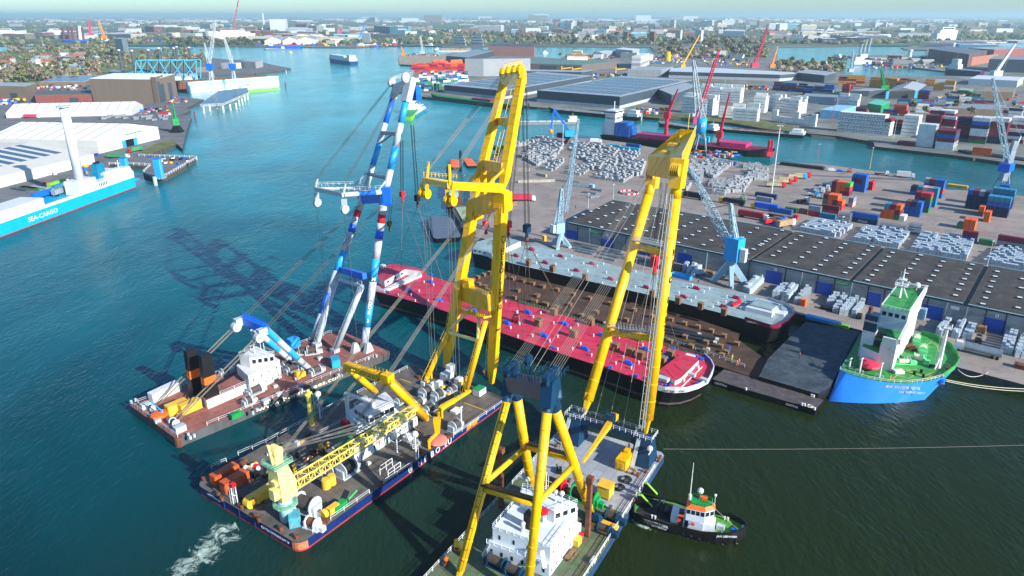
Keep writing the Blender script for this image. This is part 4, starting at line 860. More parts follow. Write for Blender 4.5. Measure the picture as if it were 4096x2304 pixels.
# rear A-frame
RR=q(15,1675,840,2.0); RL=q(15,1085,640,2.0)
HR=V(14,2555,560,RR,HN); HL_=V(14,2180,450,RL,HN); FR=V(14,2490,590,RR,HN); FL=V(14,2085,490,RL,HN)
def extz(a,b,z): k=(z-a.z)/(b.z-a.z); return a.lerp(b,k)
fr=V(15,1050,1440,RR,HN); fl=V(15,350,1410,RL,HN)
fr=extz(FR,fr,2.0); fl=extz(FL,fl,2.0)
print('rear frame',HR,HL_,FR,FL,'feet',fr,fl)
legs=[]
for a,b,r in ((RR,HR,.9),(RL,HL_,.95),(fr,FR,.84),(fl,FL,.82)):
    mb=MB(); mb.cyl(a.lerp(b,.04),b,r,n=18); [mb.cyl(a.lerp(b,j/10),a.lerp(b,j/10+.004),r+.05,n=18) for j in range(1,10)]; mb.build('rear_frame_leg',M_yel,h9,True); mb=MB(); mb.cyl(a-UP*0,a.lerp(b,.05),.5,r,n=6); mb.build('leg_foot',M_yel,h9)
def kk(a,b,t,y): return a.lerp(b,kY(a,b,t,y))
br4=[(kk(fl,FL,15,520),kk(RL,HL_,15,160),.56),(kk(fr,FR,15,720),kk(RR,HR,15,330),.56),(kk(fl,FL,15,570),kk(fr,FR,15,730),.62),(kk(RL,HL_,15,140),kk(RR,HR,15,285),.62)]
for a,b,r in br4:
    mb=MB(); mb.cyl(a,b,r,n=14); mb.build('rear_frame_brace',M_yel,h9,True)
for a,b,r in br4[2:]:
    mb=MB(); mb.beam(a+UP*1,b+UP*1,1.2,.2); mb.rail([a+UP*1.1+hn*.7,b+UP*1.1+hn*.7],1.1,1.5,.045); mb.build('brace_walkway',M_black,h9)
mb=MB(); mb.ladder(fl,FL,-hn*1.3-pn*.4,.9,.06); mb.build('frame_ladder',M_black,h9)
mb=MB(); top_l=(FL+HL_)/2+UP*3.2; top_r=(FR+HR)/2+UP*3.2
mb.beam(top_l,top_r,3.4,3.0); mb.build('rear_frame_head',M_petrol,h9)
for P,Q in ((FL,HL_),(FR,HR)):
    mb=MB(); mb.beam((P+Q)/2+UP*1.0,(P+Q)/2+UP*5.5,2.2,4.6,1.9,2.6,side=pn); 
    for s in (-1,0,1): c=(P+Q)/2+UP*6+hn*s*1.4; mb.cyl(c-pn*.4,c+pn*.4,1.2,n=12)
    mb.cyl(P-(FL-fl).normalized()*.6,P+(FL-fl).normalized()*2.2,.95,n=12); mb.cyl(Q-(HR-RR).normalized()*.6,Q+(HR-RR).normalized()*2,1.25,n=12)
    mb.rail([(P+Q)/2+UP*6+hn*x*2.6+pn*y*1.8 for x,y in ((-1,-1),(1,-1),(1,1),(-1,1))],1.1,1.2,close=True)
    mb.build('head_housing',M_petrol,h9)
mb=MB(); m_=top_l.lerp(top_r,.45)+UP*2; mb.beam(m_,m_+UP*3,.6,1.6); mb.cyl(m_+UP*3.2-pn*.3,m_+UP*3.2+pn*.3,1.1,n=12); mb.rail([top_l+UP*2.1+hn*2,top_r+UP*2.1+hn*2],1.1,1.5); mb.rail([top_l+UP*2.1-hn*2,top_r+UP*2.1-hn*2],1.1,1.5); mb.build('head_sheave',M_petrol,h9)
mb=MB()
for P,J in ((top_l,ll1),(top_r,rr1)): ropes(mb,P+UP*3.0,J+up_*1.5-hn*2,6,pn*.42,.03)
ropes(mb,top_l.lerp(top_r,.5)+UP*3,(bl_+br_)/2-hn*1,2,pn*1.2,.05)
for i in range(3): mb.cyl(T1.lerp(T2,.3+.2*i)+UP*1,Cc+pn*(i-1)*1.4,.05,n=3,cap=False)
mb.build('pendant_wire',M_pend,h9)
# deckhouse
dh=thing('deckhouse',None,None,q(15,1000,1200,2.0)-h9.location); dh.parent=h9
mhouse=mat('pale_blue_white_paint','#d4dee6',.45,var=.05,scale=.4,dirt='#b0b6b8',dirtamt=.15)
zA=top(q(15,1250,1470,2),15,1345); zB=zA+3.0
P=[q(15,1250,1345,zA),q(15,1575,915,zA),q(15,1010,700,zA),q(15,620,1115,zA)]
P[2]=P[1]+(P[3]-P[0])
mb=MB(); mb.prism(P,2,zA); mb.rail([P[0],P[3]],1,1.5); mb.build('wall',mhouse,dh)
Q=[q(15,1262,1170,zB),q(15,1535,800,zB)]; Q.append(Q[1]+(P[3]-P[0])*.92); Q.append(Q[0]+(P[3]-P[0])*.92)
mb=MB(); mb.prism(Q,zA,zB); mb.rail(Q,1,1.5,close=True); mb.build('upper_wall',mhouse,dh)
f_=-(Q[1]-Q[0]).normalized()*.05; s_=Vector((u.y,-u.x,0))*.05
windows(dh,P[3],P[0],6,2.9,3.9,.2,f_); windows(dh,Q[3],Q[0],4,zA+.8,zA+1.8,.14,f_); windows(dh,P[0],P[1],7,2.9,3.6,.12,s_); windows(dh,Q[0],Q[1],5,zA+.8,zA+1.6,.14,s_)
br3=[q(15,1300,800,zB+2.8),q(15,1530,720,zB+2.8),q(15,1220,590,zB+2.8),q(15,980,560,zB+2.8),q(15,960,640,zB+2.8)]
mb=MB(); mb.prism(br3,zB,zB+2.8); mb.rail(br3,1,1.5,close=True); mb.build('bridge',mhouse,dh)
windows(dh,br3[0],br3[1],3,zB+1,zB+2.1,.6,Vector((0,-.06,0)),name='bridge_window')
p=q(15,1195,900,zB); mb=MB(); mb.cyl(p,p+UP*2,.5,n=10); mb.build('vent_stack',M_white,h9); mb=MB(); mb.cyl(p+UP*2,p+UP*2.7,.85,n=12); mb.build('vent_cap',M_red,h9)
p=q(15,1045,960,zB); mb=MB(); mb.box(p,(1.4,1.6,3.4),HN); mb.cyl(p+UP*3.2,p+UP*4.2,.25,n=6); mb.build('funnel',M_black,dh)
p=q(15,985,1000,zB); mb=MB(); mb.cyl(p,p+UP*1.8,.4,n=8); mb.sph(p+UP*1.8,.5); mb.cyl(p+UP*.3,p+UP*.3+u*-0+dirv(-20)*2.5,.14,n=5); mb.build('roof_vent',M_white,h9)
for (x,y,h) in ((1375,720,2.4),(1315,700,2.2),(1030,560,2)):
    p=q(15,x,y,zB+2.8); mb=MB(); mb.cyl(p,p+UP*h,.15,n=5); mb.sph(p+UP*h,.55,n=8,m=5); mb.build('antenna_dome',M_white,h9)
p=q(15,1215,660,zB+2.8); mb=MB(); mb.cyl(p,p+UP*6,.15,n=5); mb.ladder(p,p+UP*5,hn*.5,.5,.05); mb.box(p+UP*4,(.1,2.4,.1),HN); mb.build('antenna_mast',M_white,h9)
for a,b in ((P[0].lerp(P[3],.12)+UP*2.9,P[0].lerp(P[3],.03)-u*.9),(P[3].lerp(P[0],.04),q(15,575,1250,2.2))): mb=MB(); mb.beam(a,b,.9,.15); mb.build('stairway',M_grey,dh)
# spud posts
for (x,y,yt) in ((1635,1050,460),(765,760,170)):
    b_=q(15,x,y,2.0); zt=top(b_,15,yt); mb=MB(); mb.box(b_-UP*2,(.9,.9,zt),HN); mb.box(Vector((b_.x,b_.y,zt-1)),(1.3,1.3,1.2),HN); mb.build('spud_post',M_rust,h9)
# winches
for (x,y,a,l,r,m) in ((1290,560,-30,5,1.7,M_red),(1600,690,-30,5.5,1.8,M_grnp),(1880,890,-30,2.4,1.4,M_petrol),(1800,1010,-30,2.4,1.3,M_petrol),(720,1350,-25,3.4,1.5,M_petrol),(900,1440,-25,3,1.4,M_petrol)):
    winch(h9,q(15,x,y,2.05),HN-90,l,r*.85,m,M_black if m!=M_petrol else M_drum)
mb=MB(); p=q(15,1780,960,2.05); mb.box(p,(3.5,6,.6),HN); mb.build('winch_bed',M_ybox,h9)
mb=MB(); p=q(15,1730,900,2.05); mb.loft([p+hn*x*1.5+pn*y*1.3 for x,y in ((-1,-1),(1,-1),(1,1),(-1,1))],[p+UP*2.4+hn*(x*.3-.6)+pn*y*.6 for x,y in ((-1,-1),(1,-1),(1,1),(-1,1))]); mb.build('frame_foot',M_petrol,h9)
for (x,y) in ((1450,505),(1865,775),(2140,445),(2225,410),(320,1210),(200,1350),(1325,150),(2100,700),(2365,270),(2350,300),(2290,190)):
    p=q(15,x,y,2.05); mb=MB(); mb.cyl(p,p+UP*.8,.35,n=8); mb.cyl(p+UP*.7,p+UP*.85,.45,n=8); mb.build('bollard',M_rust,h9)
# small yellow knuckle boom leaning over the grey deck
kb=m_ if False else T1.lerp(T2,.5)+hn*.8+UP*3; e=V(16,80,870,kb,HN+20); e=V(16,82,875,kb,HN+10); kt=V(16,395,420,kb,HN+10)
mb=MB(); mb.beam(kt,e,1.5,1.5,.4,.5); mb.box(kt-UP*.8,(1.6,1.6,1.4),HN); mb.build('jib_crane',M_yel,h9)
# loose things
p=q(15,2010,330,2.06); mb=MB(); mb.box(p+UP*.3,(5.6,2.5,2.6),HN); mb.box(p+hn*1.0+UP*2.9,(1.4,1.2,.8),HN); mb.cyl(p+hn*2+UP*2.9,p+hn*2+UP*4.6,.25,n=6,mi=1); mb.box(p-hn*2.85+UP*.8,(.12,1.5,1.3),HN); mb.box(p,(5,2,.3),HN,2); lone(mb,'generator',[M_yel,M_rust,M_black],'long yellow generator house with exhaust pipe on the pale grey deck','generator')
p=q(15,1815,640,2.06); mb=MB(); mb.box(p+UP*.4,(2.8,2.8,2.6),HN); mb.box(p+UP*3.0,(3.1,3.1,.15),HN); 
for x in (-1,1):
    for y in (-1,1): mb.box(p+hn*x*1.2+pn*y*1.2,(.3,.3,.4),HN)
lone(mb,'yellow_hut',[M_ybox],'square yellow hut on feet near the green winch','hut')
p=q(15,1525,1125,2.06); mb=MB(); mb.box(p,(1.8,1.5,1.4),HN); mb.box(p+UP*1.4,(1.9,1.6,.1),HN); lone(mb,'yellow_crate',[M_ybox],'small yellow box against the white deckhouse wall','box')
p=q(15,1555,1075,2.06); mb=MB(); mb.box(p,(1.3,1.2,1.1),HN); mb.box(p+UP*1.1,(1.4,1.3,.1),HN); lone(mb,'red_crate',[M_red],'small red box beside the yellow box at the deckhouse wall','box')
p=q(15,1460,1255,2.06); mb=MB(); mb.box(p+UP*.7,(3.2,.9,.08),HN); mb.box(p+UP*.4+pn*.8,(3.2,.35,.08),HN); mb.box(p+UP*.4-pn*.8,(3.2,.35,.08),HN); mb.box(p-hn*1+UP*0,(.1,1.5,.7),HN); mb.box(p+hn*1,(.1,1.5,.7),HN); lone(mb,'picnic_table',[M_wood],'weathered wooden picnic table on the green deck by the deckhouse','table')
def coil(pix,r,turns,lab,z=2.1,m=None,rr_=.09):
    p=q(*pix,z); mb=MB(); rd=random.Random(5)
    for k in range(turns):
        r_=r*(1-.1*k); o=Vector((rd.uniform(-.3,.3)*r,rd.uniform(-.3,.3)*r,.05*k)); pts=[p+o+Vector((math.cos(i*.45)*r_,math.sin(i*.45)*r_*rd.uniform(.8,1.1),0)) for i in range(15)]
        for a,b in zip(pts,pts[1:]): mb.cyl(a,b,rr_,n=4,cap=False)
    lone(mb,'rope_coil',[m or M_black],lab,'rope')
coil((15,2070,395),1.1,3,'coiled brown hose next to the yellow generator',m=M_wood); coil((15,2015,480),1.4,5,'tangled black hawser on the grey deck, loop nearest the bow'); coil((15,1950,560),1.3,5,'tangled black hawser on the grey deck, loop nearest the yellow hut')
p=q(15,1350,400,2.06); mb=MB(); mb.box(p,(2,1.2,.8),HN+30); mb.cyl(p+UP*.8,p+UP*1.8+pn*.8,.2,n=5); lone(mb,'dark_pump',[M_black],'dark pump standing alone on the pale grey deck','pump')
p=q(15,330,1180,2.1); mb=MB(); mb.beam(p,p+UP*2.2+pn*.4,1.0,1.0,.6,.5); mb.cyl(p,p+UP*.5,.7,n=8); lone(mb,'yellow_davit',[M_yel],'small yellow davit at the port rail of the green deck','davit')
p=q(15,215,1340,2.1); mb=MB(); mb.cyl(p,p+UP*1,.5,n=8,mi=1); mb.sph(p+UP*1.5,.55,n=8,m=6); lone(mb,'orange_buoy',[M_orange,M_rust],'orange buoy by the port rail at the stern','buoy')
p=q(15,1690,1310,2.1); mb=MB(); mb.cyl(p-hn*.7+UP*.5,p+hn*.7+UP*.5,.5,n=10); mb.box(p,(.8,.8,.3),HN); lone(mb,'life_raft',[M_white],'white life raft canister at the starboard rail','life raft')
# mooring line running off to the right
mb=MB(); a=q(16,890,745,2.2); b=q(0,2700,1116,2.6); rope(mb,a,b,.6,.05,n=10); lone(mb,'mooring_line',M_pend,'long thin mooring wire stretched low over the open water','rope')
# ================================================================ barges alongside
def hull(name,label,outline,z1,m,mdeck,taper=.035,z0=-1,cat='barge',bulw=None):
    P=[p if isinstance(p,Vector) else q(*p,z1) for p in outline]; c=sum(P,Vector())/len(P)
    t=thing(name,label,cat,Vector((c.x,c.y,0)))
    lo=[Vector((c.x+(p.x-c.x)*(1-taper),c.y+(p.y-c.y)*(1-taper),z0)) for p in P]
    mb=MB(); mb.loft(lo,P,cap=False); mb.build('hull',m,t)
    mb=MB(); mb.add([p-UP*.02 for p in P],[tuple(range(len(P)))]); mb.build('deck',mdeck,t)
    return t,P
M_cdeck=mat('crimson_deck','#d2304e',.6,var=.14,scale=.12,dirt='#b05560',dirtamt=.4,plates=(9,-38))
Z1=6.0
b301,P=hull('river_barge','black hulled barge with bright crimson deck and white bow bulwark',[(10,745,790),(10,1000,855),(10,1440,985),(11,0,870),(11,560,1065),(11,1050,1220),(11,1340,1325),(16,830,130),(16,900,148),(16,1000,158),(16,1120,150),(16,1240,115),(16,1340,60),(11,2015,1235),(11,2028,1190),(11,2000,1130),(11,1930,1060),(11,1700,1015),(11,1100,835),(11,550,665),(11,0,510),(10,1290,630),(10,1230,580),(10,950,515),(10,820,540)],Z1,M_hullblk,M_cdeck,.05)
mb=MB(); c_=b301.location
for i in range(12):
    a,b=P[i],P[i+1]; f=lambda p,k,z: Vector((c_.x+(p.x-c_.x)*k,c_.y+(p.y-c_.y)*k,z)); mb.add([f(a,.964,.9),f(b,.964,.9),f(b,.969,1.6),f(a,.969,1.6)],[(0,1,2,3)])
mb.build('waterline_scum',mat('dried_silt','#5c5048',.9,var=.3),b301)
bow=P[7:17]
mb=MB()
for i in range(len(bow)-1):
    a,b=bow[i],bow[i+1]; c=b301.location; f=lambda p,k: Vector((c.x+(p.x-c.x)*k,c.y+(p.y-c.y)*k,0))
    o=[Vector((f(a,1.002).x,f(a,1.002).y,Z1-.7)),Vector((f(b,1.002).x,f(b,1.002).y,Z1-.7)),Vector((f(b,1.004).x,f(b,1.004).y,Z1+.9)),Vector((f(a,1.004).x,f(a,1.004).y,Z1+.9))]
    ii=[v-(v-Vector((c.x,c.y,v.z))).normalized()*.25 for v in o]; mb.add(o,[(0,1,2,3)]); mb.add(ii,[(0,1,2,3)],1); mb.add([o[3],o[2],ii[2],ii[3]],[(0,1,2,3)])
mb.build('bulwark',[M_white,M_blue],b301)
al=math.degrees(math.atan2((P[6]-P[0]).y,(P[6]-P[0]).x)); du=dirv(al); dw=dirv(al+90); print('301 angle',al)
def cabin(par,pix,z0,z1,m,mtop,name): 
    mb=MB(); PP=blk(mb,pix,z0,z1,0,1); mb.build(name,[m,mtop],par); return PP
cb=cabin(b301,[(11,1475,1210),(11,1640,1320),(11,1700,1290),(11,1880,1110),(11,1860,1080),(11,1700,1045)],Z1,Z1+1.8,M_white,M_cdeck,'fore_cabin')
mb=MB()
for pts in (((11,1650,1120),(11,1710,1090),(11,1780,1110)),((11,1570,1180),(11,1630,1145),(11,1710,1220)),((11,1500,1230),(11,1545,1200),(11,1630,1290))):
    v=[q(*p,Z1+1.85) for p in pts]
    for a,b in zip(v,v[1:]): mb.beam(a,b,.12,.06)
mb.build('hatch_outline',M_red,b301)
mb=MB(); mb.prism([q(11,1880,1120,Z1+.1),q(11,1915,1180,Z1+.1),q(11,1700,1390,Z1+.1),q(11,1560,1390,Z1+.1),q(11,1640,1330,Z1+.1)],Z1,Z1+.5,0,1); mb.build('raised_step',[M_white,M_cdeck],b301)
for (x,y,s,m) in ((1520,1310,2.6,M_grey),(1790,1085,2.2,M_white),(1855,1190,1.2,M_grey),(1810,1270,1.6,M_grey),(1930,1320,1.8,M_grey),(1705,1320,1.4,M_grey)):
    mb=MB(); mb.box(q(11,x,y,Z1+(1.3 if s==2.6 else .4)),(s*1.2,s*.7,.9),al); mb.build('deck_box',m,b301)
def text_on(s,size,pa,pb_,m,par,z,off,name='hull_lettering'):
    a,b=pa,pb_; d=Vector((b.x-a.x,b.y-a.y,0)).normalized(); n=Vector((d.y,-d.x,0)); return text(s,size,Vector((a.x,a.y,z))+n*off,d,UP,m,par,name)
a=P[7].lerp(P[8],.2); text_on('JSHT 301',.85,P[8],P[9],mk,b301,Z1-.35,.42); text_on('STAR',.7,P[9]+(P[10]-P[9])*.35,P[10],mk,b301,Z1-.3,.42)
# stern house
mb=MB(); PP=blk(mb,[(10,770,650),(10,850,690),(10,1060,570),(10,1215,590),(10,1210,565),(10,950,520),(10,780,555)],Z1,Z1+2.4,0,1); mb.build('stern_cabin',[M_white,M_cdeck],b301)
windows(b301,PP[1],PP[2],3,Z1+1,Z1+1.7,.3,Vector((.03,-.05,0)))
mb=MB(); mb.prism([q(10,755,720,Z1+.9),q(10,830,770,Z1+.9),q(10,1100,640,Z1+.9),q(10,1215,590,Z1+.9),q(10,1225,625,Z1+.9),q(10,850,785,Z1+.9),q(10,745,760,Z1+.9)],Z1,Z1+.9); mb.build('side_wall',M_white,b301)
p=q(10,835,555,Z1+2.4); mb=MB(); mb.box(p,(1.6,1.6,1.2),al); mb.build('stern_box',M_white,b301)
VENT=[(11,x,y) for x,y in ((50,635),(290,645),(215,685),(70,750),(420,745),(665,765),(205,870),(460,880),(590,800),(820,870),(380,925),(60,880),(460,1010),(690,955),(610,1005),(1080,890),(800,1070),(1045,1150),(1275,1145),(1200,1200),(1315,965),(1120,1090),(1000,930))]+[(10,x,y) for x,y in ((1250,710),(1345,740),(1200,800),(1100,760),(1160,895),(1290,890),(1330,680),(1120,840),(990,840),(2070,905),(2190,1010),(2420,1020),(2340,1060),(2120,1170),(2210,1130),(2510,1300),(2340,1250))]
def vents(par,pts,z,m=M_white,name='vent_pipe',h=.9,r=.2):
    m0=MB(); m0.cyl((0,0,0),(0,0,h),r,n=6); m0.cyl((0,0,h*.7),(0,0,h),r*1.4,n=6); o=None
    for p in pts:
        p=q(*p,z)
        if o is None: o=m0.build(name,m); o.parent=par; c=o
        else: c=o.copy(); COL.objects.link(c)
        off=par.location; c.location=p-off
vents(b301,VENT,Z1)
vents(b301,[(11,395,990),(11,420,995),(11,975,1190),(11,1000,1195),(11,1235,1275),(11,1260,1285),(11,1605,1000),(11,1635,1010),(11,2185,1000),(10,870,805),(10,890,808),(10,1310,630),(10,1330,635),(11,1820,1070),(11,1855,1080),(11,1890,1095),(11,1920,1110),(11,1500,1365),(11,1545,1375),(11,1590,1385),(11,2010,1230),(11,1865,1355)],Z1,M_blue,'bollard',.8,.28)
def dblocks(par,pts,z,m,name,ang,L_=2.6,W_=1.2):
    m0=MB(); m0.box((0,0,0),(L_,W_,.55),ang); m0.box(dirv(ang)*-L_*.3,(L_*.25,W_*.8,1.1),ang); m0.cyl(Vector((0,0,.8))-dirv(ang)*L_*.1,Vector((0,0,.8))+dirv(ang)*L_*.3,.35,n=6); o=None
    for p in pts:
        p=q(*p,z)
        if o is None: o=m0.build(name,m); o.parent=par; c=o
        else: c=o.copy(); COL.objects.link(c)
        c.location=p-par.location
dblocks(b301,[(11,155,635),(11,525,750),(11,320,865),(11,905,868),(11,735,1005),(11,1350,1010),(11,1175,1150),(11,1410,1175),(11,1540,1100),(11,1560,1075),(10,1310,705),(10,1090,785),(10,1400,890),(10,2290,1015),(10,2080,1120),(10,2455,1250),(10,1740,985)],Z1,M_blue,'deck_winch',al)
# brown deck pontoon between the two
M_bdeck=mat('brown_deck','#5a4030',.9,var=.35,scale=.15,dirt='#33302f',dirtamt=.6,plates=(7,-38))
Z2=1.7
P_=[(10,1500,760),(11,0,560),(11,700,770),(11,1500,1010),(11,1900,1110),(11,2576,1330),(16,2420,330),(16,2500,255),(12,-300,900),(11,2300,840),(11,1400,540),(11,700,330),(11,0,190),(10,1900,600),(10,1720,640)]
bp,P=hull('cargo_pontoon','rust brown flat pontoon carrying rows of timber blocks between two barges',P_,Z2,M_hullblk,M_bdeck,.01)
M_crt=mat('crate_timber','#7d5b42',.9,var=.3,scale=1.5,dirt='#4a382c'); M_ctop=mat('crate_top_timber','#8a6c4c',.9,var=.25,scale=1.5)
CR=[(11,x,y) for x,y in ((15,295),(110,325),(210,350),(315,380),(455,415),(615,460),(780,500),(985,555),(1230,620),(1400,680),(1600,715),(1735,755),(1870,790),(2005,830),(60,420),(245,475),(580,565),(850,640),(1150,720),(1740,890),(1950,945),(2095,985),(2155,1045),(25,490),(215,530),(330,555),(445,590),(700,675),(785,700),(1590,935),(1800,985),(1940,1030),(2110,1075),(2260,960),(2130,880))]+[(10,x,y) for x,y in ((1740,690),(1790,665),(1850,640),(1910,622),(2050,660),(2140,680),(2250,700),(2340,730),(2440,760),(2190,800),(2390,850),(1800,735),(1860,760),(1900,800),(2160,870),(2370,910),(2480,940))]
m0=MB(); m0.box((0,0,0),(1.5,1.3,1.1),al); m0.box((0,0,1.1),(1.75,1.5,.14),al,1); ORD0=['first','second','third','fourth','fifth','sixth','seventh','eighth','ninth','tenth','eleventh','twelfth','thirteenth','fourteenth','fifteenth','sixteenth','seventeenth','eighteenth']
proto=m0.build('timber_block',[M_crt,M_ctop]); ci=0
for i,p in enumerate(CR):
    c=proto if i==0 else proto.copy()
    if i: COL.objects.link(c)
    c.location=q(*p,Z2)
    tag(c,'dark timber block with paler top on the brown pontoon, %s'%('%s in the far row'%ORD0[i] if i<14 else '%s in the middle row'%ORD0[i-14] if i<23 else '%s in the near row'%ORD0[i-23] if i<35 else '%s behind the yellow box boom'%ORD0[i-35]),'timber block','timber blocks in rows on the brown pontoon')
m0=MB(); m0.box((0,0,0),(2.0,1.8,2.3),al); m0.box((0,0,2.3),(2.3,2.0,.15),al,1)
proto=m0.build('timber_tower',[M_crt,M_ctop])
for i,(p,l) in enumerate((((11,265,765),'timber tower on the crimson deck beside the black forklift'),((11,620,875),'timber tower alone mid deck on the crimson barge'),((11,1040,1010),'timber tower on the crimson deck, leftmost of the close trio'),((11,1190,1060),'timber tower on the crimson deck, middle of the close trio'),((11,1290,1095),'timber tower on the crimson deck, rightmost of the close trio'),((11,1510,1150),'timber tower tucked behind the right yellow boom leg'),((11,1590,1085),'timber tower beside the red fore cabin roof'),((11,420,655),'timber tower at the far deck edge, nearest the green pipes'),((11,790,755),'timber tower at the far deck edge by the yellow straps'),((10,2400,1130),'timber tower on the crimson deck right of the forklift'),((11,1280,910),'timber tower at the far deck edge under the yellow cross beam'))):
    c=proto if i==0 else proto.copy()
    if i: COL.objects.link(c)
    c.location=q(*p,Z1); tag(c,l,'timber tower','timber towers on the crimson barge')
M_pipe=mat('dark_pipe','#2e3338',.6)
for i,(a,b) in enumerate((((11,830,700),(11,950,740)),((11,1540,760),(11,1900,850)),((11,1560,800),(11,2080,900)),((11,1560,830),(11,2060,930)),((11,1560,890),(11,1990,1000)))):
    mb=MB(); A_=q(*a,Z2+.5);B_=q(*b,Z2+.5); mb.cyl(A_,B_,.5,n=10); mb.cyl(B_-(B_-A_).normalized()*1,B_,.52,n=10,mi=1); lone(mb,'steel_pipe',[M_pipe,M_white],['short dark pipe lying near the crimson barge rail','dark pipe on the pontoon, farthest of the long pipes','dark pipe on the pontoon, second of the long pipes','dark pipe on the pontoon, third of the long pipes','dark pipe on the pontoon, nearest of the long pipes'][i],'pipe')
# green pipework along the pontoon edge
mb=MB(); rr=random.Random(11)
for i in range(60):
    k=i/59; p=q(11,80+k*1700,530+k*520,Z2); mb.cyl(p,p+UP*rr.uniform(.6,1.3),.14,n=5); 
a=q(11,80,525,Z2+.7); b=q(11,1780,1045,Z2+.7); mb.cyl(a,b,.15,n=5); mb.build('pipework',M_grnp,bp); mb=MB(); mb.rail([q(11,1500,890,Z2),q(11,2340,1180,Z2)],1.1,2); mb.build('railing',M_grey,bp)
# far barge with grey green deck
Z3=6.2
b302,P=hull('river_barge','black hulled barge with grey green deck moored along the quay',[(10,1730,400),(10,1860,440),(10,2040,480),(11,0,135),(11,720,300),(11,1500,480),(11,2340,695),(12,20,775),(12,100,770),(12,200,725),(12,262,650),(12,250,600),(12,190,560),(12,100,530),(12,0,490),(11,2330,430),(11,1590,290),(11,900,120),(11,300,-40),(10,2240,330),(10,1980,255),(10,1800,290)],Z3,M_hullblk,mat('grey_green_deck','#93aaac',.7,var=.1,scale=.12,dirt='#8a7a68',dirtamt=.3,plates=(8,-38)),.02)
mb=MB(); bow=P[6:15]
for i in range(len(bow)-1):
    a,b=bow[i],bow[i+1]; c=(b302.location+Vector((0,0,Z3)))
    o=[a-UP*.6+(a-c).normalized()*.05,b-UP*.6+(b-c).normalized()*.05,b+UP*.9+(b-c).normalized()*.15,a+UP*.9+(a-c).normalized()*.15]; ii=[v-(v-c).normalized()*.25 for v in o]; mb.add(o,[(0,1,2,3)]); mb.add(ii,[(0,1,2,3)],1); mb.add([o[3],o[2],ii[2],ii[3]],[(0,1,2,3)])
mb.build('bulwark',[mat('maroon_paint','#7a1c3c',.5),M_white],b302)
text_on('LARS JSHT 302',.75,P[6]+(P[8]-P[6])*.1,P[8],M_white,b302,Z3-.4,1.0)
cc_=q(12,-45,600,Z3); mb=MB(); mb.box(cc_,(9,10,1.5),al,0); mb.box(cc_+UP*1.5,(7.5,6.5,.5),al,1); mb.box(cc_+du*6,(3,4,.7),al,0); mb.build('fore_cabin',[M_white,MATS['grey_green_deck']],b302)
mb=MB(); PP=blk(mb,[(10,1740,360),(10,1880,390),(10,1930,420),(10,2220,290),(10,2160,270),(10,1990,240),(10,1790,290)],Z3,Z3+2.2,0,1); mb.build('stern_cabin',[M_white,MATS['grey_green_deck']],b302); windows(b302,PP[0],PP[1],3,Z3+1,Z3+1.7,.4,Vector((0,-.06,0)))
dblocks(b302,[(11,490,70),(11,335,135),(11,805,145),(11,650,215),(11,990,300),(11,1350,385),(11,1855,395),(11,1725,480),(11,2255,490),(11,2130,580),(11,200,5),(11,40,65),(10,2330,375),(10,2175,445),(10,2470,515)],Z3,mat('maroon_winch','#9c2450',.5),'deck_winch',al)
vents(b302,[(11,x,y) for x,y in ((130,90),(250,60),(410,65),(600,70),(245,140),(540,95),(440,150),(720,140),(920,145),(565,210),(760,220),(860,170),(950,235),(1050,335),(1245,225),(910,340),(1240,380),(1600,310),(1760,385),(1930,430),(1680,440),(1815,360),(1985,400),(2160,480),(2340,480),(1845,485),(1800,520),(2020,580),(2070,540),(2150,530),(1110,260),(600,250))],Z3)
TW=[(11,165,160),(11,405,215),(11,735,300),(11,1410,470),(11,1670,540),(11,1895,595),(11,2130,655),(10,2070,465),(10,2300,530),(10,2540,595)]
for i,p in enumerate(TW):
    c=proto.copy(); COL.objects.link(c); c.location=q(*p,Z3); c.scale=(.85,.85,1); c.name='timber_tower'; tag(c,'timber tower at the near edge of the grey green barge, %s from its bow'%['seventh','sixth','fifth','fourth','third','second','nearest one','tenth','ninth','eighth'][i],'timber tower','timber towers on the grey green barge')
for (x,y,l) in ((2380,545,4),(2440,535,4),(2330,590,4),(2370,600,4)): mb=MB(); mb.box(q(11,x,y,Z3),(3,1.2,.7),al+60); mb.build('hatch_cover',M_grey,b302)
mb=MB(); mb.beam(q(11,2215,560,Z3+.4),q(11,2300,510,Z3+1),1.0,1.0); mb.build('boarding_ramp',M_red,b302)
# pontoons in front of the heavy lift ship
bl,P=hull('deck_pontoon','black pontoon with weathered dark deck lying in front of the heavy lift ship',[(16,1380,40),(16,1700,140),(16,2050,240),(16,2380,335),(16,2420,350),(16,2505,255),(16,2300,185),(16,1900,60),(16,1500,-60)],1.9,M_hullblk,mat('weathered_deck','#524c4e',.9,var=.3,scale=.5),.004)
al2=math.degrees(math.atan2((P[3]-P[0]).y,(P[3]-P[0]).x)); text_on('LEKSTROOM TRANSPORT B.V.',.9,P[0].lerp(P[3],.03),P[3],M_white,bl,.7,.12); text_on('010066 305',.8,P[0].lerp(P[3],.36),P[3],M_white,bl,.7,.12); text_on('02007546',.8,P[0].lerp(P[3],.76),P[3],M_white,bl,.7,.12)
for (x,y) in ((1720,150),(2310,310),(2285,305),(2410,350),(2380,215),(2400,220)): 
    p=q(16,x,y,1.9); mb=MB(); mb.cyl(p,p+UP*.7,.3,n=7); mb.build('bollard',M_white,bl)
coil((16,2365,315),.8,3,'pale rope coil on the near end of the black pontoon',1.95,M_rope)
print('al2',al2)
# tyre helper
def tyre(par,c,r,n_,m=None):
    mb=MB(); mb.cyl(c-n_*.15,c+n_*.25,r,n=12); return mb.build('tyre_fender',m or M_black,par)
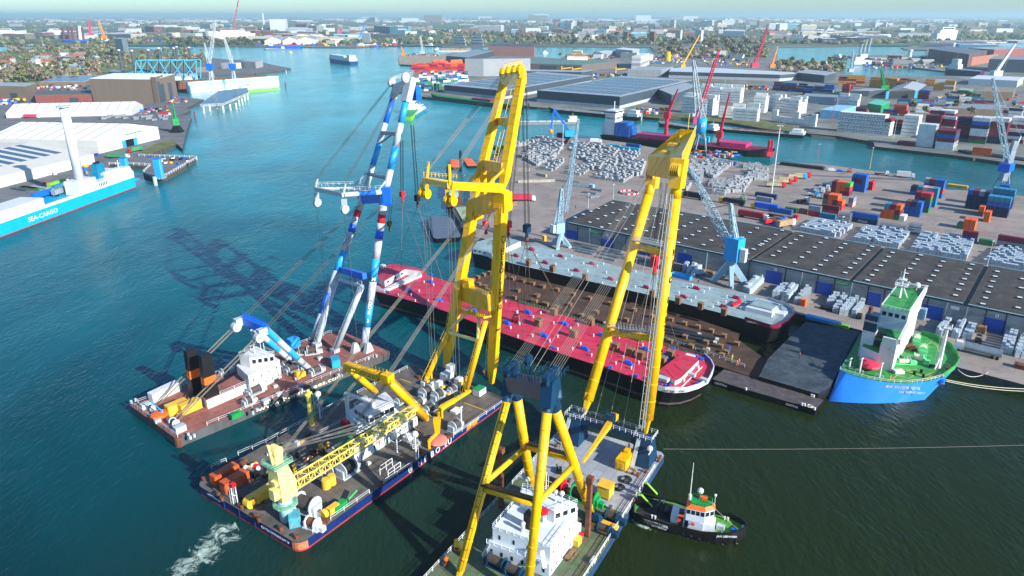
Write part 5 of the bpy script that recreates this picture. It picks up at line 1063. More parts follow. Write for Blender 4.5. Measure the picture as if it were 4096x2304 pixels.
# ================================================================ tug
ZT=1.7
tg,P=hull('harbour_tug','black harbour tug with green deck and orange topped white wheelhouse',[(17,72,470),(17,160,508),(17,400,585),(17,700,655),(17,830,688),(17,960,692),(17,1050,668),(17,1105,625),(17,1098,590),(17,1060,555),(17,960,505),(17,850,475),(17,560,400),(17,440,360),(17,240,322),(17,150,300),(17,75,380)],ZT,M_hullblk,mat('tug_deck','#62a83c',.8,var=.25,scale=.8,dirt='#3a4a2c',dirtamt=.5),.03,cat='tug')
mb=MB(); n=len(P); c=tg.location+UP*ZT
for i in range(n):
    a,b=P[i],P[(i+1)%n]; h0,h1=(1.3 if 4<=i<=10 else .6),(1.3 if 4<=(i+1)%n<=10 else .6)
    A_=a-(a-c).normalized()*.3;B_=b-(b-c).normalized()*.3
    mb.add([a,b,b+UP*h1,a+UP*h0],[(0,1,2,3)]); mb.add([A_,B_,B_+UP*h1,A_+UP*h0],[(0,1,2,3)]); mb.add([a+UP*h0,b+UP*h1,B_+UP*h1,A_+UP*h0],[(0,1,2,3)])
mb.build('bulwark',M_black,tg)
aft=q(17,230,430,ZT); at=math.degrees(math.atan2((P[5]-P[1]).y,(P[5]-P[1]).x)); tu=dirv(at); tv=dirv(at+90); print('tug ang',at)
mb=MB(); mb.prism([q(17,100,440,ZT+.05),q(17,200,560,ZT+.05),q(17,560,600,ZT+.05),q(17,600,420,ZT+.05),q(17,200,320,ZT+.05)],ZT,ZT+.05); mb.build('work_deck',mat('dark_timber_deck','#2c2a2a',.9,var=.4,scale=1),tg)
Wb=q(17,705,635,ZT); hz1=top(Wb,17,560)
mb=MB(); S_=[q(17,705,635,ZT),q(17,410,548,ZT)]; S_+= [S_[1]+tv*3.6,S_[0]+tv*3.6]; mb.prism(S_,ZT,ZT+2.0); S2=[S_[0]+tu*2.2+tv*.4,S_[0]+tu*2.2+tv*3.2,S_[0]+tv*3.4,S_[0]+tv*.2]; mb.prism(S2,ZT,ZT+1.9); mb.build('superstructure',mhouse,tg)
w0=S_[0]-tu*3.6+tv*.1; WH_=[w0,w0+tu*3.7,w0+tu*5.4+tv*1.4,w0+tu*5.2+tv*3.1,w0+tu*3.7+tv*3.6,w0+tv*3.6]
mb=MB(); mb.prism(WH_,ZT+2.0,ZT+5.0); mb.build('wheelhouse',mhouse,tg)
mb=MB(); cc=sum(WH_,Vector())/6; lo=[Vector((cc.x+(p.x-cc.x)*1.06,cc.y+(p.y-cc.y)*1.06,ZT+5)) for p in WH_]; hi=[Vector((cc.x+(p.x-cc.x)*.75,cc.y+(p.y-cc.y)*.75,ZT+5.7)) for p in WH_]; mb.loft(lo,hi); mb.build('roof',M_orange,tg)
mb=MB(); hi2=[p+UP*.03 for p in hi]; mb.prism(hi2,ZT+5.7,ZT+5.75); mb.rail(hi2,.9,1,close=True); mb.build('monkey_island',M_grnp,tg)
s_=Vector((tu.y,-tu.x,0))*.05; windows(tg,WH_[0],WH_[1],4,ZT+3.7,ZT+4.7,.75,s_,name='wheelhouse_window')
d_=(WH_[2]-WH_[1]).normalized(); windows(tg,WH_[1],WH_[2],2,ZT+3.7,ZT+4.7,.75,Vector((d_.y,-d_.x,0))*.05,name='wheelhouse_window')
windows(tg,S_[1].lerp(S_[0],.42),S_[1].lerp(S_[0],.56),1,ZT+.1,ZT+1.8,.8,s_,name='door')
mb=MB(); p=w0-tu*.9+tv*.4; mb.box(p,(1.0,1.0,3.9),at); mb.box(p+UP*2.6,(1.04,1.04,.5),at,1); mb.build('funnel',[M_black,M_orange],tg)
for (x,y) in ((488,525),(614,562)):
    c_=V(17,x,y,S_[0]+s_*2,at); mb=MB(); mb.cyl(c_-s_,c_+s_,.42,n=12); mb.build('lifebuoy',mat('pink_red_paint','#e04a4a',.5),tg)
p=q(17,605,330,ZT+5.7); mb=MB(); p=w0+tv*1.8+UP*5.7+tu*.3; mb.cyl(p,p+UP*9,.14,.06,n=5); mb.box(p+UP*5,(.1,1.6,.1),at); mb.cyl(p+UP*.2,p+UP*1.4,.35,n=8); mb.box(p+UP*7,(.1,.9,.1),at); mb.build('mast',M_white,tg)
for (du_,dv_,h_,r_) in ((2.2,2.6,2.2,.65),(5.2,1.6,2.6,.3)):
    p=w0+tu*du_+tv*dv_+UP*(ZT*0+5.7); mb=MB(); mb.cyl(p,p+UP*h_,.08,n=4); mb.sph(p+UP*h_,r_,n=8,m=6); mb.build('satellite_dome',M_white,tg)
p=w0+tu*3+tv*3+UP*5.75; mb=MB(); mb.box(p,(1.4,.9,.6),at); mb.build('orange_raft',M_orange,tg)
for k,(x,y) in enumerate(((195,552),(282,582),(374,608),(441,634),(513,658),(587,680),(663,703),(772,722),(900,733),(1018,722))):
    a,b=(P[1],P[3]) if x<700 else (P[3],P[5]) if x<960 else (P[5],P[6]); d=(b-a).normalized(); n_=Vector((d.y,-d.x,0)); c_=V(17,x,y,a+n_*.1,math.degrees(math.atan2(d.y,d.x)))
    mb=MB(); 
    for i in range(10):
        t1,t2=i*.628,(i+1)*.628; f=lambda t:c_+d*math.cos(t)*.42+UP*math.sin(t)*.42
        mb.cyl(f(t1),f(t2),.17,n=5,cap=False)
    mb.build('tyre_fender',M_black,tg)
text_on('JAN LEENHEER',.75,P[1].lerp(P[2],.1),P[2],M_white,tg,ZT-.35,.25,'tug_name'); text_on('ROTTERDAM',.55,P[1].lerp(P[2],.35),P[2],M_white,tg,ZT-1.0,.2,'port_name'); text_on('JAN LEENHEER',.62,P[4],P[5],M_white,tg,ZT+.35,.12,'tug_name')
for (x,y) in ((160,275),(110,385)):
    p=q(17,x,y,ZT); mb=MB(); b_=p+tu*3.2; mb.add([p,p+UP*2.4,p+UP*2.5+tu*.8,b_+UP*.2],[(0,1,2,3)]); mb.add([v+tv*.7 for v in (p,p+UP*2.4,p+UP*2.5+tu*.8,b_+UP*.2)],[(0,1,2,3)]); mb.add([p+UP*2.4,p+UP*2.5+tu*.8,p+UP*2.5+tu*.8+tv*.7,p+UP*2.4+tv*.7],[(0,1,2,3)],1); mb.add([p+UP*2.5+tu*.8,b_+UP*.2,b_+UP*.2+tv*.7,p+UP*2.5+tu*.8+tv*.7],[(0,1,2,3)],1); mb.build('push_knee',[M_black,mat('lime_paint','#86c63c',.6)],tg)
mb=MB(); p=q(17,300,450,ZT); mb.cyl(p,p+UP*2.4,.2,n=6); mb.cyl(p+UP*2.2-tv,p+UP*2.2+tv*1.5,.22,n=6); mb.cyl(p-tv*1.2+UP*.8+tu*2,p+tv*1.2+UP*.8+tu*2,.8,n=10); mb.build('towing_winch',M_black,tg)
for (x,y,s,m,nm) in ((868,605,1.4,M_grey,'deck_locker'),(740,610,.8,M_blue,'blue_bin'),(988,630,.9,M_blue,'blue_bag'),(475,480,1.1,M_grey,'life_raft'),(400,490,.6,M_red,'red_box')):
    p=q(17,x,y,ZT+.06); mb=MB(); mb.box(p,(s*1.1,s*.8,s*.75),at-10); mb.build(nm,m,tg)
for (x,y) in ((845,668),(880,665),(1072,600),(1070,618),(905,520),(935,528),(318,365),(350,372),(245,505),(273,513)):
    p=q(17,x,y,ZT+.06); mb=MB(); mb.cyl(p,p+UP*.7,.18,n=6); mb.cyl(p+UP*.6,p+UP*.75,.26,n=6); mb.build('bollard',M_white,tg)
mb=MB(); rope(mb,q(17,1030,608,ZT+1.2),w0+tu*4.5+tv*1.8+UP*5.7,.1,.05); mb.build('stay_line',M_rope,tg)
# ================================================================ heavy lift ship at the quay
db=thing('heavy_lift_ship','blue hulled heavy lift ship with low black cargo deck and green bow deck','ship',q(12,1200,1250,0))
HS=-38.0; su=dirv(HS); sw=dirv(HS+90)
M_db=mat('ship_blue_hull','#2a84e6',.35,var=.08,scale=.2,coat=.2); M_gd2=mat('ship_green_deck','#3f9a4a',.6,var=.25,scale=.4,dirt='#2c6a34',dirtamt=.5)
low=[(16,1850,15),(16,2450,190),(12,625,1375),(12,700,1230),(12,870,900),(12,925,820),(12,660,770),(12,380,722),(12,190,905),(12,0,1095)]
ZL=3.2; PL=[q(*p,ZL) for p in low]; mb=MB(); mb.prism(PL,-1,ZL,0,1); mb.build('cargo_deck',[M_black,mat('black_cargo_deck','#434e56',.75,var=.35,scale=.25,dirt='#24282c')],db)
ZD=5.6; deck=[(12,725,1200),(12,800,1240),(12,1000,1300),(12,1200,1335),(12,1400,1345),(12,1600,1325),(12,1760,1280),(12,1880,1195),(12,1925,1120),(12,1900,1050),(12,1840,970),(12,1700,885),(12,1540,842),(12,1300,820),(12,930,830)]
PD=[q(*p,ZD) for p in deck]; cn=sum(PD,Vector())/len(PD)
lo=[]; w0_=q(0,2083,1011,0); w1_=q(0,2322,1008,0); od=Vector(((w1_-w0_).y,-(w1_-w0_).x,0)).normalized()
for i,p in enumerate(PD):
    if i<=7: k=i/7; v=w0_.lerp(w1_,k)+od*(1.2*math.sin(k*3.14)); lo.append(Vector((v.x,v.y,-.3)))
    else: k=.8 if i<=10 else .93; lo.append(Vector((cn.x+(p.x-cn.x)*k,cn.y+(p.y-cn.y)*k,-.3)))
mb=MB(); mb.loft(lo,PD,cap=False); mb.build('hull',M_db,db,True)
mb=MB(); mb.add([p-UP*.25 for p in PD],[tuple(range(len(PD)))]); mb.build('bow_deck',M_gd2,db)
mb=MB(); bw=PD[6:13]
for a,b in zip(bw,bw[1:]): mb.add([a-UP*.3,b-UP*.3,b+UP*1.1,a+UP*1.1],[(0,1,2,3)]); i_=lambda v:v-(v-cn).normalized()*.3; mb.add([i_(a)-UP*.3,i_(b)-UP*.3,i_(b)+UP*1.1,i_(a)+UP*1.1],[(0,1,2,3)]); mb.add([a+UP*1.1,b+UP*1.1,i_(b)+UP*1.1,i_(a)+UP*1.1],[(0,1,2,3)])
mb.build('bow_bulwark',M_gd2,db)
a,b=PD[3],PD[5]; text_on('DONGBANG GIANT NO.7',.9,PD[3]-(PD[4]-PD[3])*.1,PD[4],M_white,db,ZD-2.7,.5,'ship_name'); text_on('동방 자이언트 제7호',1.1,PD[3]-(PD[4]-PD[3])*.1,PD[4],M_white,db,ZD-1.5,.42,'ship_name')
Fn=q(12,1240,1215,ZD); Ff=q(12,1480,860,ZD); wd=(Ff-Fn).dot(sw)
zlow=top(Fn,12,965); print('db house width',wd,'zlow',zlow)
mb=MB(); mb2=MB(); mb2.prism([Fn-su*4,Fn+sw*wd*.8-su*4,Fn+sw*wd*.8-su*9,Fn-su*9+sw*2],ZD-.2,ZD+(zlow-ZD)*.55,0,1); mb2.build('aft_deckhouse',[mhouse,M_gd2],db); Bk=[Fn,Fn+sw*wd,Fn+sw*wd-su*4.0,Fn-su*4.0]; mb.prism(Bk,ZD-.2,zlow,0,1); mb.build('accommodation_block',[M_white,M_gd2],db)
zb=top(Fn+sw*wd,12,440)
B2=[Fn+sw*wd*.36,Fn+sw*wd*1.12,Fn+sw*wd*1.12-su*7.5,Fn+sw*wd*.36-su*7.5]; zb=min(zb,zlow+7)
mb=MB(); mb.prism(B2,zlow*.0+zlow,zb,0,1); mb.rail([p+UP*0 for p in [Vector((v.x,v.y,zb)) for v in B2]],1.0,1.2,close=True); mb.build('bridge',[mhouse,M_gd2],db)
print('zb',zb)
windows(db,B2[0]-su*.3,B2[3]+su*.3,4,zb-2.2,zb-1.0,.65,-sw*.06,name='bridge_window'); windows(db,B2[3],B2[2],6,zb-2.2,zb-1,.6,-su*.06,name='bridge_window')
mb=MB(); a=Fn+sw*wd*.02; mb.box(Vector((a.x,a.y,ZD))-su*2,(3.6,.8,zlow-ZD+1.6),HS); mb.beam(Vector((a.x,a.y,zlow+1))+su*.3,Vector((B2[1].x,B2[1].y,zb+.6))+su*.3,.8,1.6); mb.build('bridge_wing',M_white,db)
fb=q(12,980,1060,ZD); zf=top(fb,12,640)
mb=MB(); mb.box(fb+UP*0,(3.4,3.4,zf-ZD-5.0),HS); mb.build('funnel_base',mhouse,db); mb=MB(); mb.box(Vector((fb.x,fb.y,zf-5.0)),(3.5,3.5,5.0),HS); mb.build('funnel',mat('petrol_funnel','#143c58',.4,var=.1),db)
fo=Vector((fb.x,fb.y,zf-2.3))-su*1.7-sw*1.8; text('DONGBANG',.85,fo,su,UP,M_white,db,'funnel_lettering',sx=.9)
mb=MB(); p=Vector((fb.x,fb.y,zf)); mb.cyl(p-su*1+sw*.5,p-su*1+sw*.5+UP*1.8,.6,n=10); mb.build('exhaust_pipe',M_rust,db)
for k in range(3):
    mb=MB(); z_=ZD+2.4*(k+1); p=fb+su*3.1; mb.box(Vector((p.x,p.y,z_)),(2.8,3.2,.25),HS); mb.rail([Vector((p.x,p.y,z_+.2))-sw*1.6-su*1.4,Vector((p.x,p.y,z_+.2))-sw*1.6+su*1.4],1,1); mb.build('side_deck',M_black,db)
mp=sum(B2,Vector())/4; mp=Vector((mp.x,mp.y,zb))-su*1.2+sw*.5; mh=top(mp,12,190)-zb
mb=MB(); mb.cyl(mp,mp+UP*mh,.55,.15,n=6); mb.cyl(mp+su*2+sw*1,mp+UP*mh*.5,.2,n=5); mb.box(mp+UP*mh*.42,(3.4,3.4,.25),HS); mb.rail([mp+UP*(mh*.42+.2)+su*x*1.7+sw*y*1.7 for x,y in ((-1,-1),(1,-1),(1,1),(-1,1))],1,1,close=True); mb.box(mp+UP*mh*.62,(2.2,2.2,.2),HS); mb.beam(mp+UP*mh*.55+su*1,mp+UP*mh*.5+su*4,.3,.5); mb.ladder(mp-su*.6,mp-su*.6+UP*mh*.9,Vector(),.5,.06); mb.build('radar_mast',M_white,db)
mb=MB(); p=B2[1]-su*2-sw*2; p=Vector((p.x,p.y,zb)); mb.cyl(p,p+UP*1,.2,n=6); mb.sph(p+UP*1.8,1.0,n=10,m=7); mb.build('satellite_dome',M_white,db)
mb=MB(); mb.truss(Vector((B2[1].x,B2[1].y,zb+.5))-su*4.5,Vector((B2[1].x,B2[1].y,zb+1.2))+su*.5,.8,.8,bays=4,r=.12); mb.build('wing_frame',M_white,db)
mb=MB(); fm=q(12,1712,1185,ZD); fh=top(fm,12,790)-ZD; mb.cyl(fm,fm+UP*fh,.6,.35,n=10); mb.cyl(fm+sw*1.5-su*1.2,fm+UP*fh*.35,.25,n=5); mb.cyl(fm-sw*1.5-su*.6,fm+UP*fh*.35,.25,n=5); mb.box(fm+UP*fh,(2.2,2.2,.25),HS); mb.rail([fm+UP*(fh+.2)+su*x+sw*y for x,y in ((-1,-1),(1,-1),(1,1),(-1,1))],1,1,close=True); mb.ladder(fm,fm+UP*fh,-su*.9,.6,.07); mb.build('fore_mast',M_white,db)
for (x,y,a,l,r) in ((1490,930,60,4,1.2),(1550,1040,60,3,1.4),(1505,1120,-38,2.4,1.3),(1365,1145,-5,3.2,.9),(1430,1110,-5,2.4,.8)):
    winch(db,q(12,x,y,ZD-.2),a,l,r,mat('mint_machine','#6fd08f',.5),mat('cream_drum','#d8cfae',.6))
for (x,y,s,m) in ((1310,1235,2.2,'white_paint'),(1470,1250,1.0,'black_paint'),(1540,1235,1.0,'black_paint'),(1560,1280,.9,'black_paint'),(1800,1210,.8,'rusty_steel'),(1420,980,2.4,'rusty_steel'),(1460,1010,1.6,'rusty_steel'),(1650,1180,1.2,'black_paint')):
    p=q(12,x,y,ZD-.2); mb=MB(); mb.cyl(p,p+UP*1,s*.4,n=8) if s<1.1 else mb.box(p,(s*1.2,s*.8,.8),HS+40); mb.build('deck_fitting',MATS[m],db)
mb=MB()
for pts in (((1250,1300),(1300,1260),(1420,1290),(1480,1250)),((1300,1180),(1400,1210),(1500,1200)),((1520,1300),(1600,1290),(1680,1240)),((1580,960),(1650,930),(1700,960),(1720,1020)),((1760,1130),(1830,1160),(1850,1200)),((1480,900),(1510,880),(1540,890)),((1240,1260),(1230,1300)),((1340,1210),(1560,1270),(1700,1220))):
    for a,b in zip(pts,pts[1:]):
        a=q(12,*a,ZD-.2);b=q(12,*b,ZD-.2); d=(b-a).normalized(); s=Vector((-d.y,d.x,0))*.09; mb.add([a-s,b-s,b+s,a+s],[(0,1,2,3)])
mb.build('deck_marking',M_yel,db)
mb=MB(); p=q(12,1020,1170,ZD+.6); mb.sph(p+UP*.5,3.0,n=14,m=8,sz=.38); mb.box(p-su*1.5+UP*.8,(1.4,1.2,1.1),HS); lone(mb,'lifeboat',mat('lifeboat_red','#d83a52',.4),'enclosed pinkish red lifeboat at the foot of the white ship tower','lifeboat')
for (x,y,h) in ((920,1230,4.2),(1120,1280,4.2),(815,1190,3.0)):
    p=q(12,x,y,ZD-.2); mb=MB(); mb.cyl(p,p+UP*h,.3,n=6); mb.cyl(p+UP*h,p+UP*(h-.4)+sw*1.6,.2,n=5); mb.rail([p+su*-1+sw*-.5,p+su*1+sw*-.5],1,1); mb.build('boat_davit',M_white,db)
mb=MB(); mb.rail([PD[0],PD[1],PD[2],PD[3],PD[4],PD[5],PD[6]],1.0,1.5); mb.build('railing',M_white,db)
p=q(12,1745,1340,3.0); mb=MB(); mb.box(p-UP*1.2-sw*-.4,(1.6,.5,1.6),HS+10); mb.cyl(p,p+UP*1.6,.8,n=8,mi=1); mb.build('anchor',[M_rust,M_db],db)
for i,(a,b) in enumerate((((12,1790,1305,5.2),(0,2640,978,2.8)),((12,1790,1320,5.0),(0,2640,985,2.8)),((12,1910,1200,5.2),(12,2220,1228,2.9)))):
    mb=MB(); rope(mb,q(*a),q(*b),1.0 if i<2 else 2.0,.11,n=12); lone(mb,'hawser',M_rope,['white mooring hawser from the bow of the blue ship, upper of the two','white mooring hawser from the bow of the blue ship, lower of the two','short sagging hawser from the blue ship bow to the quay'][i],'rope')
# ================================================================ long quay warehouse
ZW=10.0
fa=q(7,565,985,ZW); fz=q(12,2576,672,ZW); ba=q(7,1015,757,ZW); bz=q(12,2576,222,ZW)
fz=fa+(fz-fa)*1.25; bz=ba+(bz-ba)*1.25
wh=thing('quay_warehouse','very long grey warehouse with flat dark roof, roof lights and blue doors','warehouse',Vector(((fa.x+fz.x)/2,(fa.y+fz.y)/2,0)))
M_wall=mat('concrete_panel','#8b8e90',.85,var=.22,scale=.12,stretch=(1,1,3),dirt='#6b6c6c',dirtamt=.4); M_roof=mat('bitumen_roof','#433f3d',.95,var=.28,scale=.1,dirt='#5c5854',dirtamt=.35,plates=(9,52)); M_door=mat('blue_door','#1248a8',.5,var=.08)
M_edge=mat('pale_blue_trim','#a8d8dc',.5)
mb=MB(); mb.prism([fa,fz,bz,ba],LZ,ZW-.4); mb.build('wall',M_wall,wh)
mb=MB(); mb.prism([fa,fz,bz,ba],ZW-.39,ZW-.3); mb.build('gutter_floor',M_black,wh)
fd=(fz-fa).normalized(); fn=Vector((fd.y,-fd.x,0)); fang=math.degrees(math.atan2(fd.y,fd.x)); print('wh angle',fang)
cuts=[(0,0)]
for f,b in (((11,2400,110),(8,275,1063)),((12,833,308),(8,1165,1230)),((12,1985,553),(8,2195,1420))):
    F_=V(f[0],f[1],f[2],fa,fang); kf=(F_-fa).dot(fd)/(fz-fa).length; bq=q(*b,ZW); bdv=(bz-ba).normalized(); kb=(bq-ba).dot(bdv)/(bz-ba).length; cuts.append((kf,kb))
cuts.append((1,1)); print('cuts',cuts)
for i in range(4):
    g=.0035; k0,k1=cuts[i],cuts[i+1]
    Q=[fa.lerp(fz,k0[0]+(g if i else 0)),fa.lerp(fz,k1[0]-g),ba.lerp(bz,k1[1]-g),ba.lerp(bz,k0[1]+(g if i else 0))]
    mb=MB(); mb.prism(Q,ZW-.39,ZW+.25); mb.build('roof',M_roof,wh); Q=[p+UP*.25 for p in Q]; mb=MB(); 
    for a,b in ((Q[0],Q[1]),(Q[2],Q[3])): mb.beam(a+UP*.1,b+UP*.1,.25,.2)
    mb.build('roof_edge',M_edge,wh)
def onw(t,x,y): return V(t,x,y,fa+fn*.1,fang)
for (t,x0,x1,y0,y1) in ((7,552,660,1048,1065),(7,902,1013,1112,1135),(7,1272,1390,1268,1285),(7,1670,1812,1272,1310),(12,-20,145,195,225),(12,480,652,303,345),(12,1012,1145,412,440),(12,1562,1770,537,580),(12,2180,2403,668,710)):
    a=onw(t,x0,y0);b=onw(t,x1,y1); z_=min(ZW-1.6,(a.z+b.z)/2); d=.08*fn
    mb=MB(); mb.add([Vector((a.x,a.y,LZ)),Vector((b.x,b.y,LZ)),Vector((b.x,b.y,z_)),Vector((a.x,a.y,z_))],[(0,1,2,3)]); mb.beam(Vector((a.x,a.y,z_)),Vector((b.x,b.y,z_)),.15,.3,mi=1); mb.build('door',[M_door,M_mgrey],wh)
for (t,x) in ((7,660),(7,782),(7,902),(7,1022),(7,1150),(11,1962),(11,2400),(12,160),(12,328),(12,490),(12,668),(12,848),(12,1020),(12,1190),(12,1370),(12,1590),(12,1790),(12,2005),(12,2205),(12,2420)):
    a=onw(t,x,600 if t==12 and x>1500 else (350 if t==12 else (60 if t==11 else 1100))); mb=MB(); mb.box(Vector((a.x,a.y,LZ)),(.25,.35,ZW-LZ-.4),fang); mb.build('pilaster',M_black if x not in (328,848,1790,2005,782,1962) else M_grey,wh)
for (t,x,y,s,w_) in ((7,835,1080,'UITGANG/EXIT',4),(12,748,338,'UITGANG/EXIT',4)):
    a=onw(t,x,y)+fn*.06; mb=MB(); mb.box(a-UP*.6,(4.6,.08,1.3),fang); sg=mb.build('exit_sign',M_grnp,wh); text(s,.62,a+fn*.06-fd*2.1-UP*.1,fd,UP,M_white,wh,'sign_lettering')
for (t,x,y,s) in ((7,958,1105,'3'),(7,1740,1270,'6'),(12,75,195,'7'),(12,2305,665,'9')):
    a=onw(t,x,y)+fn*.06; mb=MB(); mb.box(a-UP*.5,(1,.06,1),fang); mb.build('door_number_plate',M_white,wh); text(s,.8,a+fn*.06-UP*.3,fd,UP,mk,wh,'door_number',align='CENTER')
a=onw(12,1882,583)+fn*.06; mb=MB(); mb.box(a-UP*.6,(2.6,.06,1.2),fang); mb.build('notice_board',M_white,wh)
COLS=[((7,1010,790),(7,635,936),6),((7,1225,805),(7,780,985),7),((7,1275,875),(7,900,1035),6),((7,1500,893),(7,1140,1055),6),((7,1700,910),(7,1350,1072),6),((7,1925,928),(7,1662,1060),5),((7,1945,1043),(7,1670,1190),5),((7,2150,1085),(7,1925,1213),4),((7,2465,1045),(7,2150,1240),5),((7,2550,1178),(7,2365,1300),4),((8,140,1068),(8,-60,1205),4),((8,330,1125),(8,48,1322),6),((8,585,1147),(8,270,1393),6),((8,775,1205),(12,470,207),7),((8,1045,1230),(12,775,238),7),((12,1250,35),(12,1000,313),7),((12,1535,60),(12,1350,295),6),((12,1760,125),(12,1590,372),6),((12,2055,155),(12,1885,465),7),((12,2305,225),(12,2160,552),7),((12,2560,300),(12,2515,590),4)]
m0=MB(); m0.box((0,0,0),(1.6,1.3,.35),fang); m0.box((0,0,.35),(1.4,1.1,.14),fang,1); sk0=m0.build('roof_light',[M_black,mat('translucent_dome','#dfe8e8',.3)]); sk0.parent=wh; n_=0
for b,f,n in COLS:
    A_=q(*b,ZW+.25);B_=q(*f,ZW+.25)
    for i in range(n):
        p=A_.lerp(B_,i/(n-1)); c=sk0 if n_==0 else sk0.copy()
        if n_: COL.objects.link(c)
        c.location=p-wh.location; n_+=1
print('skylights',n_)
# ================================================================ quay cranes
M_cr=mat('crane_pale_blue','#93b4c4',.45,var=.08,scale=.4,dirt='#8aa8b4',dirtamt=.2)
def quay_crane(label,base,cabpix,cabtop,boomroot,boomtip,apex,ang,legs_h,cabcol,group=None,boomw=2.0,s=1.0):
    t=thing('quay_crane',label,'crane',base,group); b=base
    mb=MB(); L4=[b+dirv(ang+45+90*i)*4.4*s for i in range(4)]; tp=b+UP*legs_h
    for p in L4: mb.beam(p+UP*.4,tp-UP*.5+(p-b)*.12,s,1.6*s,1.2*s,1.8*s)
    for i in range(4): mb.box(L4[i],(1.6,1.0,.9),ang)
    mb.cyl(tp-UP*2.0,tp+UP*1.4,1.6,n=12); mb.build('portal',M_cr,t)
    c=tp+UP*1.4; mb=MB(); mb.box(c-dirv(ang)*.8,(4.2*s,3.2*s,4.6*s*s),ang); mb.build('machinery_house',cabcol,t)
    mb=MB(); mb.box(c-dirv(ang)*3.6*s+UP*.4,(2.2,2.4,3.6*s),ang+14); mb.build('counterweight',M_white,t)
    mb=MB(); mb.truss(c+UP*4.4*s-dirv(ang)*1.0,apex,2.6,2.2,1.0,1.0,bays=5,r=.22,rb=.12); mb.cyl(c+UP*1-dirv(ang)*4,apex,.3,n=5); mb.rail([c+UP*4.6+dirv(ang)*x+dirv(ang+90)*y for x,y in ((-2,-1.5),(1.6,-1.5),(1.6,1.5),(-2,1.5))],1,1,close=True); mb.sph(apex,.6,n=6,m=4); mb.build('tower_frame',M_cr,t)
    mb=MB(); mb.truss(boomroot,boomroot.lerp(boomtip,.4),boomw*.9,boomw*.7,boomw,boomw*.8,bays=7,r=.16,rb=.09,side=dirv(ang+90)); mb.truss(boomroot.lerp(boomtip,.4),boomtip,boomw,boomw*.8,.7,.6,bays=11,r=.13,rb=.08,side=dirv(ang+90)); mb.build('lattice_jib',M_cr,t)
    mb=MB(); mb.cyl(apex,boomtip,.06,n=3); mb.cyl(apex,boomroot.lerp(boomtip,.45),.14,n=4); h_=Vector((boomtip.x,boomtip.y,max(6,boomtip.z*.35))); mb.cyl(boomtip,h_,.06,n=3); mb.box(h_-UP*1,(.5,.5,1.2)); mb.build('hoist_rope',M_steel,t)
    return t
b1=q(7,485,1225,LZ); tip=V(7,665,-120,b1,30); rt=V(7,535,880,b1,30)
ap=Vector((b1.x,b1.y,top(b1,7,650)))
t=quay_crane('pale blue lattice jib crane standing at the left end of the grey warehouse',b1,None,None,rt,V(3,700,1075,b1,60) if 0 else V(7,668,-60,b1,25),ap,25,top(b1,7,1110)-LZ,M_cr)
b2=q(12,-100,330,LZ) if 0 else q(11,2180,330,LZ); ap2=Vector((b2.x,b2.y,top(b2,7,790)))
rt2=V(7,2190,1240,b2,150); tp2=V(7,1765,400,b2,150)
t=quay_crane('harbour crane with bright blue house and long pale lattice jib leaning left over the warehouse',b2,None,None,V(7,2170,1180,b2,128),V(7,1790,430,b2,128),V(7,2200,800,b2,128),128-180 if 0 else 128,top(b2,11,130)-LZ,M_lblue,boomw=3.0,s=1.4)
# ================================================================ containers
CC={'W':('white','#e4e6e0'),'G':('green','#2f7a4c'),'O':('orange','#e8652a'),'R':('red','#c8303a'),'M':('maroon','#7a2038'),'B':('blue','#1f5fae'),'N':('navy','#1c2f56'),'T':('teal blue','#2c86a4'),'Y':('ochre','#c98a2e'),'S':('grey','#8c96a0'),'P':('brown','#7a4a3a'),'L':('lime green','#5fae3c'),'K':('pale pink','#d8a8a4'),'C':('cyan','#35b4cc')}
CMAT={}
def cmat(k):
    if k in CMAT: return CMAT[k]
    m=mat('container_'+CC[k][0].replace(' ','_'),CC[k][1],.55,var=.12,scale=.2,dirt='#6a5a50',dirtamt=.08)
    n=m.node_tree.nodes; l=m.node_tree.links; b=n['Principled BSDF']; tc=n.new('ShaderNodeTexCoord'); w=n.new('ShaderNodeTexWave'); w.inputs['Scale'].default_value=1.1; w.bands_direction='DIAGONAL'; l.new(tc.outputs['Object'],w.inputs['Vector'])
    bp=n.new('ShaderNodeBump'); bp.inputs['Strength'].default_value=.5; bp.inputs['Distance'].default_value=.15; l.new(w.outputs['Fac'],bp.inputs['Height']); l.new(bp.outputs[0],b.inputs['Normal']); CMAT[k]=m; return m
M_ctop={k:None for k in CC}
CMESH={}
CONT=[] # (pos, ang(length dir), L, colour, where, row-text)
CW,CH=2.44,2.55
def cmesh(L_,k,reefer=False):
    key=(L_,k,reefer)
    if key in CMESH: return CMESH[key]
    mb=MB(); mb.box((0,0,.04),(L_-.12,CW-.12,CH-.1),0,0)
    for x in (-1,1):
        for y in (-1,1): mb.box((x*(L_/2-.1),y*(CW/2-.1),0),(.2,.2,CH),0,0)
    for y in (-1,1):
        mb.box((0,y*(CW/2-.07),CH-.14),(L_-.4,.1,.14),0,0); mb.box((0,y*(CW/2-.07),0.0),(L_-.4,.1,.18),0,0)
    for x in (-1,1): mb.box((x*(L_/2-.05),0,CH-.14),(.1,CW-.4,.14),0,0)
    for y in (-.75,-.25,.25,.75): mb.box((L_/2-.04,y,.15),(.07,.06,CH-.3),0,1)
    if reefer:
        mb.box((-L_/2+.0,0,.25),(.14,1.9,1.9),0,1); mb.cyl((-L_/2-.1,-.3,1.5),(-L_/2-.16,-.3,1.5),.42,n=10,mi=2)
    me=bpy.data.meshes.new('container'); me.from_pydata(mb.v,[],mb.f)
    for m in (cmat(k),M_mgrey,M_black): me.materials.append(m)
    me.polygons.foreach_set('material_index',mb.mi); CMESH[key]=me; return me
